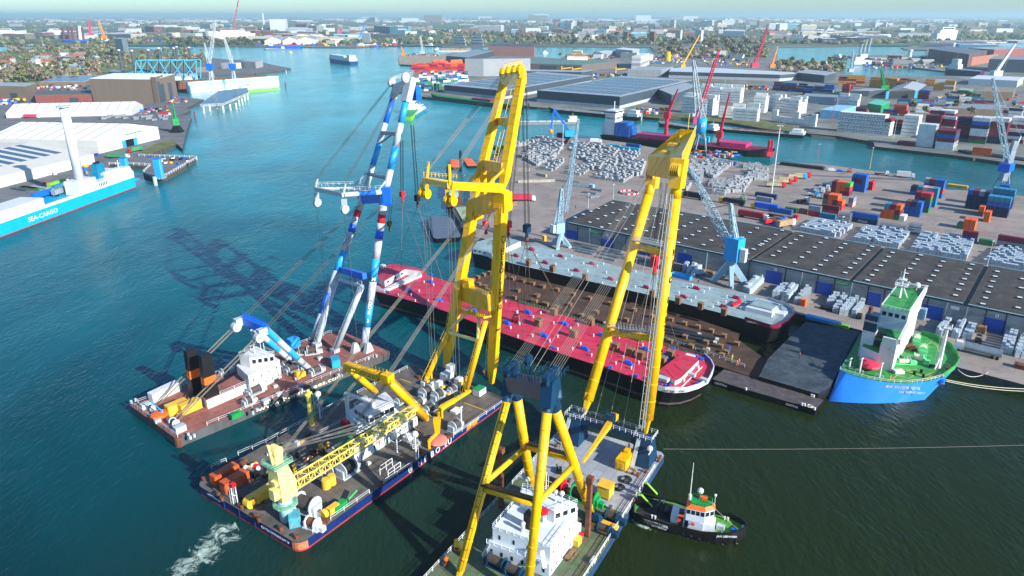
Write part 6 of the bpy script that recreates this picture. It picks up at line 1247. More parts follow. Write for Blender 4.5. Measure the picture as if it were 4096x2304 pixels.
ORD=['first','second','third','fourth','fifth','sixth','seventh','eighth','ninth','tenth','eleventh','twelfth','thirteenth','fourteenth','fifteenth','sixteenth','seventeenth','eighteenth']
def stack(where,pix,cols,ang,L_=6.06,anchor='L',deep=1,z=LZ,ends=True,reefer=False,endface=False,gap=.12):
    """cols = colour strings bottom to top, left to right along ang; the long side runs away from us (ends=True) or along ang"""
    b=q(*pix,z); a=dirv(ang); d=dirv(ang+90); wst=(CW if ends else L_)+gap; dst=(L_ if ends else CW)+gap; n=len(cols)
    if anchor=='R': b=b-a*wst*n
    for j in range(deep):
        for i,c in enumerate(cols):
            if isinstance(c,tuple): c=c[j] if j<len(c) else c[-1]
            for h,k in enumerate(c):
                if k=='.': continue
                p=b+a*wst*(i+.5)+d*dst*(j+.5)+UP*h*(CH+.02)*(1.14 if where.startswith('far bank') else 1)
                CONT.append((p,ang+90 if ends else ang,L_,k,where,i,j,h,reefer,n,deep))
AE=-40.0
Y='in the yard'
W_='orange and maroon yard stack'
stack(W_,(8,735,862),['GGM','OOO','MMO','RO'],AE,anchor='R'); stack('green topped yard stack',(8,810,720),['MMM','OOO','MOO','MRL'],AE,anchor='R')
stack('low stack right of the orange one',(8,848,830),['KS'],AE,anchor='R'); stack('tall blue stack behind the green topped one',(8,965,682),['BBNB','BBMB','BBBB'],AE,anchor='R'); stack('blue stack behind the tall blue one',(8,870,640),['BBB'],AE,anchor='R')
stack('red boxes beside the tall blue stack',(8,1045,660),['RR'],AE,anchor='R')
stack('yard stack with teal and orange tops',(8,1312,962),['OOT','OOM','GMO'],AE,anchor='R'); stack('single red boxes left of the teal topped stack',(8,1175,938),['O'],AE,anchor='R')
stack('white reefer beside the middle stacks',(8,1368,970),['W'],AE,anchor='R')
stack('blue middle stack, front row',(8,1520,932),['BBP','BBN','BBB'],AE,anchor='R'); stack('blue middle stack, second row',(8,1608,888),['TBPM','TBNR','GBGR'],AE,anchor='R'); stack('blue middle stack, third row',(8,1675,832),['BBBT','BBBK','BBBS','TTTT'],AE,anchor='R'); stack('blue stack nearest the water',(8,1742,742),['BBBS','BRMP','BBRB','BRBB'],AE,anchor='R'); stack('dark blue stack beside the water crane',(8,1420,700),['BN','BM'],AE)
stack('dark blue stack by the right crane',(8,2195,870),['NNNB','NNNM','NNNS','NNNN'],AE,anchor='R'); stack('teal stack by the right crane, front row',(8,2402,940),['NNBT','NNBT','NNBT','NNBT'],AE,anchor='R'); stack('teal stack by the right crane, back row',(8,2445,850),['NNBT','NNBT','NNBT','NNBT'],AE,anchor='R'); stack('blue box beside the crane foot',(8,2420,700),['TB','TB'],AE,anchor='R')
stack('lone orange pair, upper',(8,2160,925),['PO'],AE,anchor='R'); stack('lone orange pair, right',(8,2218,982),['OO'],AE,anchor='R'); stack('lone orange pair, front',(8,2072,1068),['G','OO','OO'],AE,anchor='R'); 
stack('row beside the lorry lane, left end',(8,0,870),['B'],AE,12.2,ends=False); stack('row beside the lorry lane, second place',(8,165,872),['G'],AE,6.06,ends=False); stack('row beside the lorry lane, third place',(8,300,890),['P'],AE,3.9,ends=False); stack('row beside the lorry lane, fourth place',(8,395,905),['RS'],AE,6.06,ends=False)
stack('row beside the lorry lane, fifth place',(8,530,895),['RM'],AE,8.5,ends=False); stack('row beside the lorry lane, sixth place',(8,508,930),['T'],AE,8.0,ends=False)
stack('row beside the lorry lane, seventh place',(8,828,972),['NB'],AE,12.2,ends=False); stack('row behind the white ingots',(8,1775,1145),['S'],AE,6.06,ends=False); stack('row behind the white ingots, two high',(8,1937,1168),['BM'],AE,6.06,ends=False); stack('row behind the white ingots, dark green',(8,2110,1200),['G'],AE,6.06,ends=False); stack('row at the right edge, lettered grey below',(8,2290,1215),['SM'],AE,12.2,ends=False)
stack('yard by the crimson ship',(7,948,222),['C'],AE,12.2,ends=False);stack('yard by the crimson ship, second',(7,1075,250),['C'],AE,9,ends=False);stack('yard by the crimson ship, third',(7,1170,258),['C'],AE,9,ends=False);stack('yard by the crimson ship, fourth',(7,1145,215),['B'],AE,12.2,ends=False);stack('yard by the red crane mast',(7,2068,388),['B'],AE,13,ends=False)
stack('beside the dark lorries',(7,2440,720),['N'],AE,12.2,ends=False);stack('beside the dark lorries, second',(7,2450,760),['S'],AE,9,ends=False)
# far bank terminal
F='far bank '
stack(F+'white stack at the quay edge',(8,1478,212),['WWWWWW'],AE,12.2,ends=False,deep=4); stack(F+'maroon and white stack at the quay edge',(8,1675,240),['WWMBM'],AE,12.2,ends=False,deep=7); stack(F+'low maroon boxes at the quay edge',(8,1295,200),['M'],AE,12.2,ends=False,deep=3)
stack(F+'stack with white and maroon tiers',(4,1330,1358),['WWWWWW'],AE,12.2,ends=False,deep=5); stack(F+'maroon stack behind the white one',(4,1562,1320),['MMMMM'],AE,12.2,ends=False,deep=4); stack(F+'stack of maroon under white',(4,1690,1300),['MMWWMW'],AE,12.2,ends=False,deep=5); stack(F+'stack with green bottom tier',(4,2005,1435),['GMWWNBW'],AE,12.2,ends=False,deep=7)
stack(F+'dark maroon stack',(4,1870,1385),['MMMWMM'],AE,12.2,ends=False,deep=6); stack(F+'dark stack behind the lattice mast',(4,2190,1440),['NNMMMMW'],AE,12.2,ends=False,deep=6); stack(F+'white and maroon stack at the right edge',(4,2395,1430),['WMWWMWW'],AE,12.2,ends=False,deep=6)
stack(F+'orange boxes on the moored barge',(8,2045,300),['OO'],AE,12.2,ends=False,z=2.6)
stack(F+'reefer wall',(4,688,1320),['WWWWWW']*15+['WWWWM','WWWWM'],AE,12.2,reefer=True,endface=True,deep=1)
stack(F+'white stack by the blue shed',(4,700,1060),['WWWW'],AE,12.2,ends=False,deep=3); stack(F+'boxes by the green shed',(4,880,1140),['MM'],AE,10,ends=False); stack(F+'orange topped boxes',(4,1250,1160),['BMRO'],AE,12.2,ends=False,deep=2)
rc=random.Random(21)
def bp2(where,t,x0,y0,x1,y1,nt,cs,deep=3,L_=12.2):
    a=q(t,x0,y0,LZ);b=q(t,x1,y1,LZ); n=max(1,int((b-a).length/(L_+.15))); an=math.degrees(math.atan2((b-a).y,(b-a).x))
    stack(where,(t,x0,y0),[tuple(''.join(rc.choice(cs) for _ in range(rc.randint(max(1,nt-2),nt))) for _ in range(deep)) for _ in range(n)],an,L_,ends=False,deep=deep)
bp2(F+'white wall left of centre',3,2215,1205,2576,1235,6,'W',3); bp2(F+'white wall behind the red cranes',3,2080,1180,2340,1195,5,'W',2); bp2(F+'white wall, rear rows',3,2420,1130,2576,1140,7,'W',6); bp2(F+'reefer block behind the red cranes',3,1700,1130,2050,1165,7,'W',5); bp2(F+'reefer block, rear',3,1890,1010,2350,1040,7,'W',5)
bp2(F+'white rows, third block',4,0,1110,330,1150,6,'W',6); bp2(F+'white row by the grass bank',4,30,1215,500,1280,4,'W',1,6.06); bp2(F+'white stack by the blue shed',4,700,1060,920,1085,5,'W',2,12.2)
bp2(F+'blue and maroon block',4,40,905,380,935,4,'MMBNT',3); bp2(F+'navy block',4,345,955,650,975,5,'NNBBSW',4); bp2(F+'maroon block left of the ochre ones',4,735,930,870,945,4,'MMMR',3); bp2(F+'white and green low row',4,620,975,760,985,2,'WGB',2)
bp2(F+'ochre block by the green crane',4,1010,880,1560,915,5,'YYYYM',6); bp2(F+'ochre block, right part',4,1560,905,1940,925,5,'WYYY',5); bp2(F+'ochre block behind the left trees',4,700,850,980,860,5,'YYMM',3); bp2(F+'mixed block by the steel hall',4,1500,1000,1650,1010,4,'BBNM',3); bp2(F+'mixed block right of centre',4,1780,1070,2380,1100,4,'MNBTWM',4); bp2(F+'blue row behind the steel hall',4,1300,1070,1780,1085,3,'BWMNT',2); bp2(F+'white topped block',4,1480,1130,1760,1145,3,'KWRW',4); bp2(F+'orange roof block',4,1150,1150,1420,1175,2,'BMROC',3); bp2(F+'maroon row',4,870,1130,1010,1140,3,'MMKR',3)
bp2(F+'right edge rows',4,1870,1385,2576,1449,6,'MMWNMWB',6); bp2(F+'right edge rear rows',4,2130,1150,2576,1180,3,'MKWN',4); bp2(F+'maroon rows behind the white stack',4,1562,1310,1900,1345,6,'MMMW',4); bp2(F+'dark blue low rows',4,1230,1330,1330,1340,4,'NTM',2)
B_='river bend terminal, '
stack(B_+'front corner',(2,1790,915),['SGGG','SGGG','WWWW','GGGG'],AE,6.06,deep=1)
bp2(B_+'front block',2,1600,915,1900,915,3,'GBWNTS',2,6.06); bp2(B_+'second block',2,1620,880,2150,850,5,'GWSBTN',3,6.06); bp2(B_+'third block',2,1640,800,2170,800,5,'WWSBRGW',4,6.06); bp2(B_+'orange block',2,1565,725,2110,730,6,'RROMR',5); bp2(B_+'rear orange block',2,1790,690,2105,680,6,'OOOR',5)
CONT.sort(key=lambda c:(c[0].x**2+c[0].y**2))
used=set(); IND=CONT[:300]; REST=CONT[300:]
for (p,an,L_,k,where,i,j,h,rf,n,dp) in IND:
    me=cmesh(L_,k,rf); o=bpy.data.objects.new('shipping_container',me); COL.objects.link(o); o.location=p; o.rotation_euler=(0,0,R(an+(180 if rf else 0)))
    if where.startswith('far bank'): o.scale=(1,1,1.14)
    lab=CC[k][0]+' container'
    tier=['bottom tier','second tier','third tier','fourth tier','fifth tier','sixth tier','seventh tier'][h]
    colw=(', %s column from left'%ORD[i]) if n>1 else ''; row=(', %s row from front'%ORD[j]) if dp>1 else ''
    lab='%s, %s%s%s, %s'%(lab,tier,colw,row,where)
    w_=lab.split()
    if len(w_)>16: lab='%s container, %s%s, %s'%(CC[k][0],tier,row or colw,where.replace('far bank ',''))
    if len(lab.split())>16: lab=' '.join(lab.split()[:16])
    tag(o,lab,'container','containers stacked in the port yards')
mb=MB(); ks=list(CC)
for (p,an,L_,k,where,i,j,h,rf,n,dp) in REST:
    mb.box(p,(L_-.1,CW-.1,CH-.06),an,ks.index(k))
    if rf or L_>6.1:
        e=dirv(an)*(L_/2); 
        if rf: mb.cyl(p-e+UP*1.5,p-e*1.01+UP*1.5,.5,n=6,mi=len(ks))
tag(mb.build('distant_containers',[cmat(k) for k in ks]+[M_black]),'mass of further stacked containers beyond the nearest ones','containers',kind='stuff')
print('containers',len(CONT))
def ctext(s,pix,size,m,z=LZ,lev=0,L_=12.2):
    b=q(*pix,z)+UP*(lev*CH); a=dirv(AE); n=Vector((a.y,-a.x,0)); return b,a,n
for s,pix,lev,sz,off,m in (('ITALIA',(8,828,972),0,1.5,3.5,M_white),('MAERSK',(8,2290,1215),0,1.5,3.2,mk)):
    b=q(*pix,LZ); a=dirv(AE); n=Vector((a.y,-a.x,0)); best=min((o for o in bpy.data.objects if o.name.startswith('shipping_container')),key=lambda o:(o.location-(b+a*6.1+dirv(AE+90)*1.28)).length)
    text(s,sz,b+a*off+n*.06+UP*(lev*CH+.6),a,UP,m,None,'container_lettering').parent=None
    o=bpy.data.objects[-1] if 0 else None
for o in [o for o in bpy.data.objects if o.name.startswith('container_lettering')]:
    c=sum((v.co for v in o.data.vertices),Vector())/len(o.data.vertices)
    best=min((x for x in bpy.data.objects if x.name.startswith('shipping_container')),key=lambda x:(x.location+UP*1.3-c).length)
    for v in o.data.vertices: v.co=v.co
    bpy.context.view_layer.update(); o.parent=best; o.matrix_parent_inverse=best.matrix_world.inverted()
# ================================================================ ingot stacks
M_ing=mat('silver_ingots','#b8c6ce',.45,metal=.1,var=.2,scale=1.5); M_blk=mat('pale_grey_bales','#a2a7a9',.75,var=.35,scale=.9)
def lay_mesh(nm,w,l,h,layers,m,tops=True,gapc=True):
    mb=MB()
    for k in range(layers):
        z0=h*k/layers; s=1 if k%2 else .93; mb.box((0,0,z0),(w*s,l*(1 if k%2==0 else .93),h/layers*.86))
    me=bpy.data.meshes.new(nm); me.from_pydata(mb.v,[],mb.f); me.materials.append(m); return me
IM=[lay_mesh('ingot_stack',1.3,1.3,2.2,5,M_ing),lay_mesh('ingot_stack',1.25,1.25,2.9,7,M_ing),lay_mesh('ingot_stack',1.0,1.0,1.5,4,M_ing)]
BM=[lay_mesh('bale_stack',2.0,1.3,1.9,2,M_blk),lay_mesh('bale_stack',2.0,1.3,2.7,3,M_blk)]
ING=[];BAL=[]
def field(lst,c0,c1,c2,nx,ny,prob,meshes,lab,r,ang,jit=.05):
    """c0 near left, c1 near right, c2 far right corner pixels"""
    A_=q(*c0,LZ);B_=q(*c1,LZ);C_=q(*c2,LZ)
    v_=B_-A_; w_=C_-B_; ang=math.degrees(math.atan2(v_.y,v_.x)); bx,by=(2.0,1.3) if lst is BAL else (1.3,1.3)
    sx_=min(1.5,max(.7,v_.length/nx/bx*.97)); sy_=min(1.5,max(.6,w_.length/ny/by*(.8 if lst is BAL else .97)))
    for i in range(nx):
        for j in range(ny):
            if r.random()>prob*(1 if lst is ING else .95): continue
            p=A_+v_*((i+.5)/nx)+w_*((j+.5)/ny)+Vector((r.uniform(-jit,jit),r.uniform(-jit,jit),0))*.4
            l2=lab+', %s row back'%ORD[j]; lst.append((p,ang+r.uniform(-1,1),meshes(r),l2 if len(l2.split())<=16 else lab,sx_,sy_))
ri=random.Random(4)
mi_=lambda r: 1 if r.random()<.33 else 0
f=lambda a,b,c,nx,ny,lab: field(ING,a,b,c,nx,ny,1,mi_,lab,ri,fang)
f((12,30,485),(12,105,495),(12,215,385),2,8,'silvery ingot stack in the quay pile left of the second blue door'); f((12,130,510),(12,205,528),(12,310,390),2,8,'silvery ingot stack in the quay pile next to the second blue door, left row'); f((12,252,540),(12,325,550),(12,445,420),2,7,'silvery ingot stack in the row just left of the second blue door')
f((12,575,560),(12,645,570),(12,735,480),2,6,'silvery ingot stack in the leftmost row by the exit sign'); f((12,640,625),(12,700,635),(12,800,500),2,8,'silvery ingot stack in the second row by the exit sign'); f((12,705,650),(12,795,662),(12,910,520),2,8,'silvery ingot stack in the third row by the exit sign'); f((12,830,655),(12,880,665),(12,975,560),1,6,'silvery ingot stack in the low row beside the petrol blue funnel')
f((12,1680,855),(12,1740,870),(12,1840,740),2,7,'silvery ingot stack behind the green bow, left row'); f((12,1840,880),(12,1915,900),(12,1980,770),2,6,'silvery ingot stack behind the green bow, middle row'); f((12,1945,890),(12,2040,910),(12,2110,770),2,6,'silvery ingot stack behind the green bow, right row')
f((12,2325,1030),(12,2450,1060),(12,2500,880),3,7,'silvery ingot stack in the big pile at the right edge, left part'); f((12,2465,1080),(12,2650,1110),(12,2720,900),3,7,'silvery ingot stack in the big pile at the right edge, right part')
f((11,2330,415),(11,2400,450),(11,2540,310),2,8,'silvery ingot stack beside the blue harbour crane legs'); 
f((11,1715,215),(11,1745,225),(11,1775,165),1,5,'silvery ingot stack in the small pile by the grey van, left row'); f((11,1755,240),(11,1790,250),(11,1860,180),1,6,'silvery ingot stack in the small pile by the grey van, middle row'); f((11,1800,265),(11,1835,275),(11,1905,195),1,6,'silvery ingot stack in the small pile by the grey van, right row')
g=lambda a,b,c,nx,ny,lab: field(ING,a,b,c,nx,ny,.93,lambda r:1 if r.random()<.25 else 0,lab,ri,fang,.15)
g((8,310,1065),(8,700,1140),(8,850,1035),12,8,'silvery ingot stack in the first block behind the warehouse'); g((8,850,1170),(8,1310,1250),(8,1420,1110),13,9,'silvery ingot stack in the second block behind the warehouse'); g((8,1430,1270),(8,1995,1370),(8,2065,1200),15,11,'silvery ingot stack in the third block behind the warehouse'); g((8,2150,1400),(8,2750,1510),(8,2900,1350),15,11,'silvery ingot stack in the block behind the warehouse at the right edge')
bm=lambda r: 1 if r.random()<.4 else 0
rb=random.Random(9)
FBN=[0]
def fb(a,b,c,nx,ny,_=0):
    FBN[0]+=1; lab='pale grey bale stack in the yard, %s'%(['small row at the water edge, left part','small row at the water edge, middle part','small row at the water edge, right part','front block left of the crane jib','front block below the crane jib','leftmost big block','upper left block','front middle block','middle block','upper middle block','top block by the light pole','block left of the yellow boom','upper block left of the boom'][FBN[0]-1] if FBN[0]<14 else 'block right of the yellow boom'); field(BAL,a,b,c,nx,ny,.95,bm,lab,rb,AE,.1)
fb((7,20,228),(7,185,205),(7,180,165),9,3); fb((7,200,180),(7,270,188),(7,270,150),4,3); fb((7,275,160),(7,365,170),(7,365,140),5,3)
fb((7,265,455),(7,415,475),(7,545,360),8,7); fb((7,505,495),(7,700,520),(7,815,425),9,6); fb((7,70,320),(7,250,420),(7,490,300),9,12); fb((7,120,280),(7,440,345),(7,530,180),12,9); fb((7,800,540),(7,1120,585),(7,1280,480),14,9); fb((7,720,440),(7,1000,500),(7,1070,360),12,9); fb((7,600,330),(7,930,420),(7,1080,250),13,9); fb((7,560,260),(7,760,300),(7,780,205),8,6); fb((7,1060,470),(7,1290,530),(7,1345,380),9,9); fb((7,1010,370),(7,1200,400),(7,1290,290),9,8)
fb((7,1700,650),(7,1760,670),(7,1800,600),3,4); fb((7,1760,480),(7,1900,590),(7,1930,460),7,8); fb((7,1850,440),(7,2030,550),(7,2180,430),8,10); fb((7,1960,400),(7,2130,430),(7,2260,400),6,5); fb((7,2010,700),(7,2140,715),(7,2150,660),6,4); fb((7,2120,690),(7,2330,680),(7,2430,530),10,10); fb((7,1950,630),(7,2200,640),(7,2260,560),10,6); fb((7,2360,560),(7,2576,560),(7,2576,460),9,7); fb((7,2320,440),(7,2500,450),(7,2510,410),8,4)
mb=MB(); mb2=MB()
for lst,mm,nm,cat,grp,stuff,lm in ((ING,IM,'ingot_stack','ingot stack','ingot stacks piled around the warehouse','distant_ingot_stacks',M_ing),(BAL,BM,'bale_stack','bale stack','bale stacks in the open yard','distant_bale_stacks',M_blk)):
    lst.sort(key=lambda c:c[0].x**2+c[0].y**2); print(nm,len(lst))
    for p,an,mi,lab,sx_,sy_ in lst[:300]:
        o=bpy.data.objects.new(nm,mm[mi]); COL.objects.link(o); o.location=p; o.rotation_euler=(0,0,R(an)); o.scale=(sx_,sy_,1); tag(o,lab,cat,grp)
    sb=MB()
    for p,an,mi,lab,sx_,sy_ in lst[300:]:
        me=mm[mi]; c_,s_=math.cos(R(an)),math.sin(R(an)); sb.add([Vector((p.x+v.co.x*sx_*c_-v.co.y*sy_*s_,p.y+v.co.x*sx_*s_+v.co.y*sy_*c_,p.z+v.co.z)) for v in me.vertices],[tuple(f_.vertices) for f_ in me.polygons])
    tag(sb.build(stuff,lm),'further %ss filling the yard behind the nearest ones'%cat,cat+'s',kind='stuff')
# ================================================================ steel bundles, vehicles, small yard things
M_stl=mat('steel_sections','#7f8a90',.5,metal=.2,var=.25,scale=.6)
def bundle(t,x,y,x2,y2,w,h,lab,z=LZ):
    a=q(t,x,y,z);b=q(t,x2,y2,z); mb=MB(); d=(b-a).normalized(); s=Vector((-d.y,d.x,0))
    for i in range(4): mb.beam(a+s*(i-1.5)*w/4+UP*h/2,b+s*(i-1.5)*w/4+UP*h/2,w/4*.8,h)
    lone(mb,'steel_bundle',M_stl,lab,'steel bundle','steel section bundles laid on the ground')
k=0
for (x,y,x2,y2) in ((620,1190,880,1235),(610,1215,860,1262),(630,1245,840,1285),(650,1270,820,1308),(950,1250,1110,1285),(920,1275,1130,1310),(880,1300,1090,1345),(850,1330,1040,1370),(1250,1330,1460,1375),(1260,1360,1440,1400),(1290,1400,1450,1430)):
    k+=1; bundle(7,x,y,x2,y2,1.6,.7,'grey steel bundle on the quay, %s of the bundles counted from the left crane'%ORD[k-1])
k=0
for (x,y,x2,y2,w) in ((440,560,680,585,2),(580,600,780,605,2),(600,620,750,630,2),(720,680,850,700,2),(800,650,910,670,2),(780,735,870,720,2)):
    k+=1; bundle(7,x,y,x2,y2,w,1.0,'grey steel beam pile in the open yard, %s from the left'%ORD[k-1])
for (x,y,x2,y2,w,h,lab) in ((250,505,345,525,1.4,1.8,'long concrete wall block lying left in the open yard'),(20,455,175,465,1.5,1.8,'low concrete wall at the left yard edge, farther one'),(60,580,430,570,1.5,1.6,'low concrete wall at the left yard edge, nearer one')):
    a=q(7,x,y,LZ);b=q(7,x2,y2,LZ); mb=MB(); mb.beam(a+UP*h/2,b+UP*h/2,w,h); mb.beam(a+UP*.15,b+UP*.15,w+.4,.3); lone(mb,'concrete_wall',M_conc if 0 else mat('concrete','#a9a396',.9,var=.2),lab,'wall')
# red white ring of barriers
mb=MB(); c=q(7,1180,685,LZ)
for i in range(20):
    a_,b_=i*.314,(i+.9)*.314; r_=5.2; mb.beam(c+Vector((math.cos(a_)*r_,math.sin(a_)*r_,.45)),c+Vector((math.cos(b_)*r_,math.sin(b_)*r_,.45)),.4,.9,mi=i%2)
    o=mb.build('barrier_block',[M_white,M_red]); tag(o,'%s plastic barrier block of the ring in the yard'%('white' if i%2==0 else 'red'),'barrier','barrier blocks set in a ring'); mb=MB()
# lorries and cars
m0=MB(); m0.cyl((-.15,0,.5),(.15,0,.5),.5,n=10); wheel=bpy.data.meshes.new('wheel'); wheel.from_pydata(m0.v,[],m0.f); wheel.materials.append(M_black)
def lorry(label,pix,ang,cabm,body,L_=12.0,h=2.7,group=None,tank=False,name='lorry',z=LZ,load=None):
    p=q(*pix,z); t=thing(name,label,'lorry',p,group); a=dirv(ang); s=dirv(ang+90)
    mb=MB(); c=p+a*(L_/2+1.5)+UP*.6; mb.box(c,(2.1,2.4,1.3),ang); mb.loft([c+UP*1.3+a*x*1.05+s*y*1.2 for x,y in ((-1,-1),(1,-1),(1,1),(-1,1))],[c+UP*2.5+a*(x*.9-.15)+s*y*1.1 for x,y in ((-1,-1),(1,-1),(1,1),(-1,1))]); mb.build('cab',cabm,t)
    mb=MB(); mb.beam(c+a*.95+UP*1.9-s*.9,c+a*.95+UP*1.9+s*.9,.12,.7); mb.build('windscreen',M_glass,t)
    mb=MB(); 
    if tank: mb.cyl(p-a*L_/2+UP*2.0,p+a*L_/2+UP*2.0,1.15,n=12); mb.beam(p-a*L_/2*.9+UP*3.15,p+a*L_/2*.9+UP*3.15,.6,.1)
    elif body is None: mb.box(p+UP*1.0,(L_,2.3,.25),ang)
    else: mb.box(p+UP*1.1,(L_,2.45,h),ang); mb.box(p+UP*(1.1+h),(L_-.2,2.3,.06),ang)
    mb.box(p+UP*.75,(L_,.9,.3),ang); mb.build('tank' if tank else 'trailer',body or M_black,t)
    for x in (-L_/2+1,-L_/2+2.3,L_/2+1.2):
        for y in (-1.05,1.05): o=bpy.data.objects.new('wheel',wheel); COL.objects.link(o); o.parent=t; o.location=a*x+s*y; o.rotation_euler=(0,0,R(ang+90))
    return t
def car(label,pix,ang,m,L_=4.4,h=.8,van=False,group=None,z=LZ):
    p=q(*pix,z); t=thing('van' if van else 'car',label,'van' if van else 'car',p,group); a=dirv(ang); s=dirv(ang+90)
    R4=lambda x0,x1,w,zz:[p+a*x0-s*w+UP*zz,p+a*x1-s*w+UP*zz,p+a*x1+s*w+UP*zz,p+a*x0+s*w+UP*zz]
    mb=MB(); mb.loft(R4(-L_/2,L_/2,.88,.35),R4(-L_/2+.05,L_/2-.1,.86,.95)); 
    if van: mb.loft(R4(-L_/2+.05,L_/2-.9,.86,.95),R4(-L_/2+.1,L_/2-1.6,.8,2.1))
    mb.build('body',m,t)
    if not van: mb=MB(); mb.loft(R4(-L_/2+.5,L_/2-1.1,.82,.95),R4(-L_/2+.9,L_/2-1.8,.66,1.45)); mb.build('cabin',M_glass,t)
    else: mb=MB(); mb.beam(p+a*(L_/2-1.15)+UP*1.55-s*.7,p+a*(L_/2-1.15)+UP*1.55+s*.7,.1,.7); mb.build('windscreen',M_glass,t)
    for x in (-L_/2+.8,L_/2-.8):
        for y in (-.8,.8): o=bpy.data.objects.new('wheel',wheel); COL.objects.link(o); o.parent=t; o.location=a*x+s*y; o.rotation_euler=(0,0,R(ang+90)); o.scale=(.6,.65,.65)
    return t
lorry('silver tanker lorry parked on the quay beside the green ship bow',(12,2150,1060),fang+180,M_white,mat('tank_steel','#aab2b6',.3,metal=.6),10,tank=True)
lorry('crimson curtain side lorry parked left in the open yard',(7,95,765),AE+40,M_white,M_cdeck,11)
lorry('black boxed lorry with yellow cab behind the right boom leg',(7,1830,745),AE+180,M_ybox,M_black,12); lorry('lorry with dark coil load and yellow cab behind the harbour crane',(7,2230,800),AE+180,M_ybox,M_black,12,2.0)
lorry('blue trailer lorry with yellow cab at the lorry lane',(7,2560,860),AE+180,M_ybox,M_blue,12); lorry('red sided lorry parked behind the warehouse roof',(7,2400,940),AE,M_white,mat('red_curtain','#a82a40',.6),13); lorry('long black flatbed lorry behind the warehouse',(8,120,935),AE,M_red,None,13)
lorry('blue and tan trailer lorry close behind the warehouse',(8,155,1030),AE+70,M_white,mat('tan_tarpaulin','#a88a68',.8),9)
for i,(x,y) in enumerate(((110,625),(180,590),(230,565),(330,540),(370,525))): lorry('lorry loaded with beige sacks, %s of the red cab row from the front'%ORD[i],(8,x-55,y),AE+32,M_red if i!=3 else M_lblue,mat('beige_sacks','#b9aa86',.8,var=.3),9,1.5,'red cab lorries with beige loads')
lorry('white parcel lorry near the harbour basin edge',(8,1360,530),AE+12,M_white,M_white,8,2.9); lorry('white lettered lorry by the water edge in the far yard corner',(7,830,180),AE+28,M_white,M_white,7,2.6)
lorry('white lorry tractor by the water edge',(8,1120,505),AE+15,M_white,None,6); lorry('white tractor unit beside the stacked trailers',(8,330,790),AE+60,M_white,M_black,5,1.0)
for i,(x,y) in enumerate(((575,610),(540,650),(490,680),(430,715),(520,740))): lorry('parked white truck tractor, %s of the close row by the orange stack'%ORD[i],(8,x,y),AE+10,M_white if i!=3 else M_lblue,M_grey,3.5,.8,'truck tractors parked by the orange stack')
car('white van by the water edge in the yard',(8,645,465),AE+20,M_white,5.4,van=True); car('small blue car next to the white van',(8,720,470),AE+20,M_blue); car('grey van between timber stacks and the blue harbour crane',(11,1885,245),20,M_grey,5.2,van=True); car('black car parked by the low silver ingot row',(12,915,680),60,M_black)
car('dark car on the quay by the grey barge bow',(12,590,600),fang,M_black)
p=q(8,820,470,LZ); 
def forklift(lab,p,ang,m):
    t=thing('forklift',lab,'forklift',p); a=dirv(ang); mb=MB(); mb.box(p+UP*.4,(2.4,1.4,.9),ang); mb.box(p-a*.9+UP*1.2,(.6,1.3,.4),ang); mb.build('body',m,t); mb=MB()
    for x in (-.8,.7):
        for y in (-.6,.6): mb.cyl(p+a*x+dirv(ang+90)*y+UP*1.2,p+a*x*.8+dirv(ang+90)*y+UP*2.5,.06,n=4)
    mb.box(p+UP*2.5,(1.6,1.4,.1),ang); mb.build('cage',M_black,t); mb=MB()
    for y in (-.4,.4): mb.beam(p+a*1.3+dirv(ang+90)*y+UP*.2,p+a*1.3+dirv(ang+90)*y+UP*2.8,.12,.2); mb.beam(p+a*1.3+dirv(ang+90)*y+UP*.2,p+a*2.4+dirv(ang+90)*y+UP*.2,.15,.08)
    mb.build('mast',M_mgrey,t)
    for x in (-.8,.8):
        for y in (-.65,.65): o=bpy.data.objects.new('wheel',wheel); COL.objects.link(o); o.parent=t; o.location=a*x+dirv(ang+90)*y; o.rotation_euler=(0,0,R(ang+90)); o.scale=(.8,.8,.8)
forklift('red forklift by the water edge in the yard',q(8,820,475,LZ),0,M_red); forklift('black and red forklift standing on the crimson barge deck',q(10,2170,1100,Z1+.02),-20,mat('forklift_red','#8a1c24',.5)); forklift('dark forklift beside the ingot stacks behind the green bow',q(12,2110,930,LZ),70,M_black); forklift('green reach stacker between bale stacks and blue boxes',q(7,2320,745,LZ),20,M_grnp)
# tank containers
M_tank=mat('tank_steel'); 
for (x,y,n_,lab,l) in ((1110,1030,1,'long silver tank container lying behind the warehouse',12.2),(1395,1090,2,'silver tank container pair stacked two high',6.06),(692,975,2,'white tank container pair stacked two high by the lorry lane',6.06)):
    for h in range(n_):
        b=q(8,x,y,LZ)+UP*h*2.6; a=dirv(AE); s=dirv(AE+90); mb=MB(); mb.cyl(b+a*.3+s*1.2+UP*1.3,b+a*(l-.3)+s*1.2+UP*1.3,1.1,n=12)
        for xx in (0,l):
            for yy in (0,2.4): mb.beam(b+a*xx+s*yy,b+a*xx+s*yy+UP*2.5,.15,.15)
            mb.beam(b+a*xx+UP*.1,b+a*xx+s*2.4+UP*.1,.15,.15); mb.beam(b+a*xx+UP*2.5,b+a*xx+s*2.4+UP*2.5,.15,.15)
        for yy in (0,2.4): mb.beam(b+s*yy+UP*.1,b+a*l+s*yy+UP*.1,.15,.15); mb.beam(b+s*yy+UP*2.5,b+a*l+s*yy+UP*2.5,.15,.15)
        lone(mb,'tank_container',M_tank,lab if n_==1 else lab.replace('pair stacked two high','in the stacked pair, %s one'%('lower' if h==0 else 'upper')),'tank container')
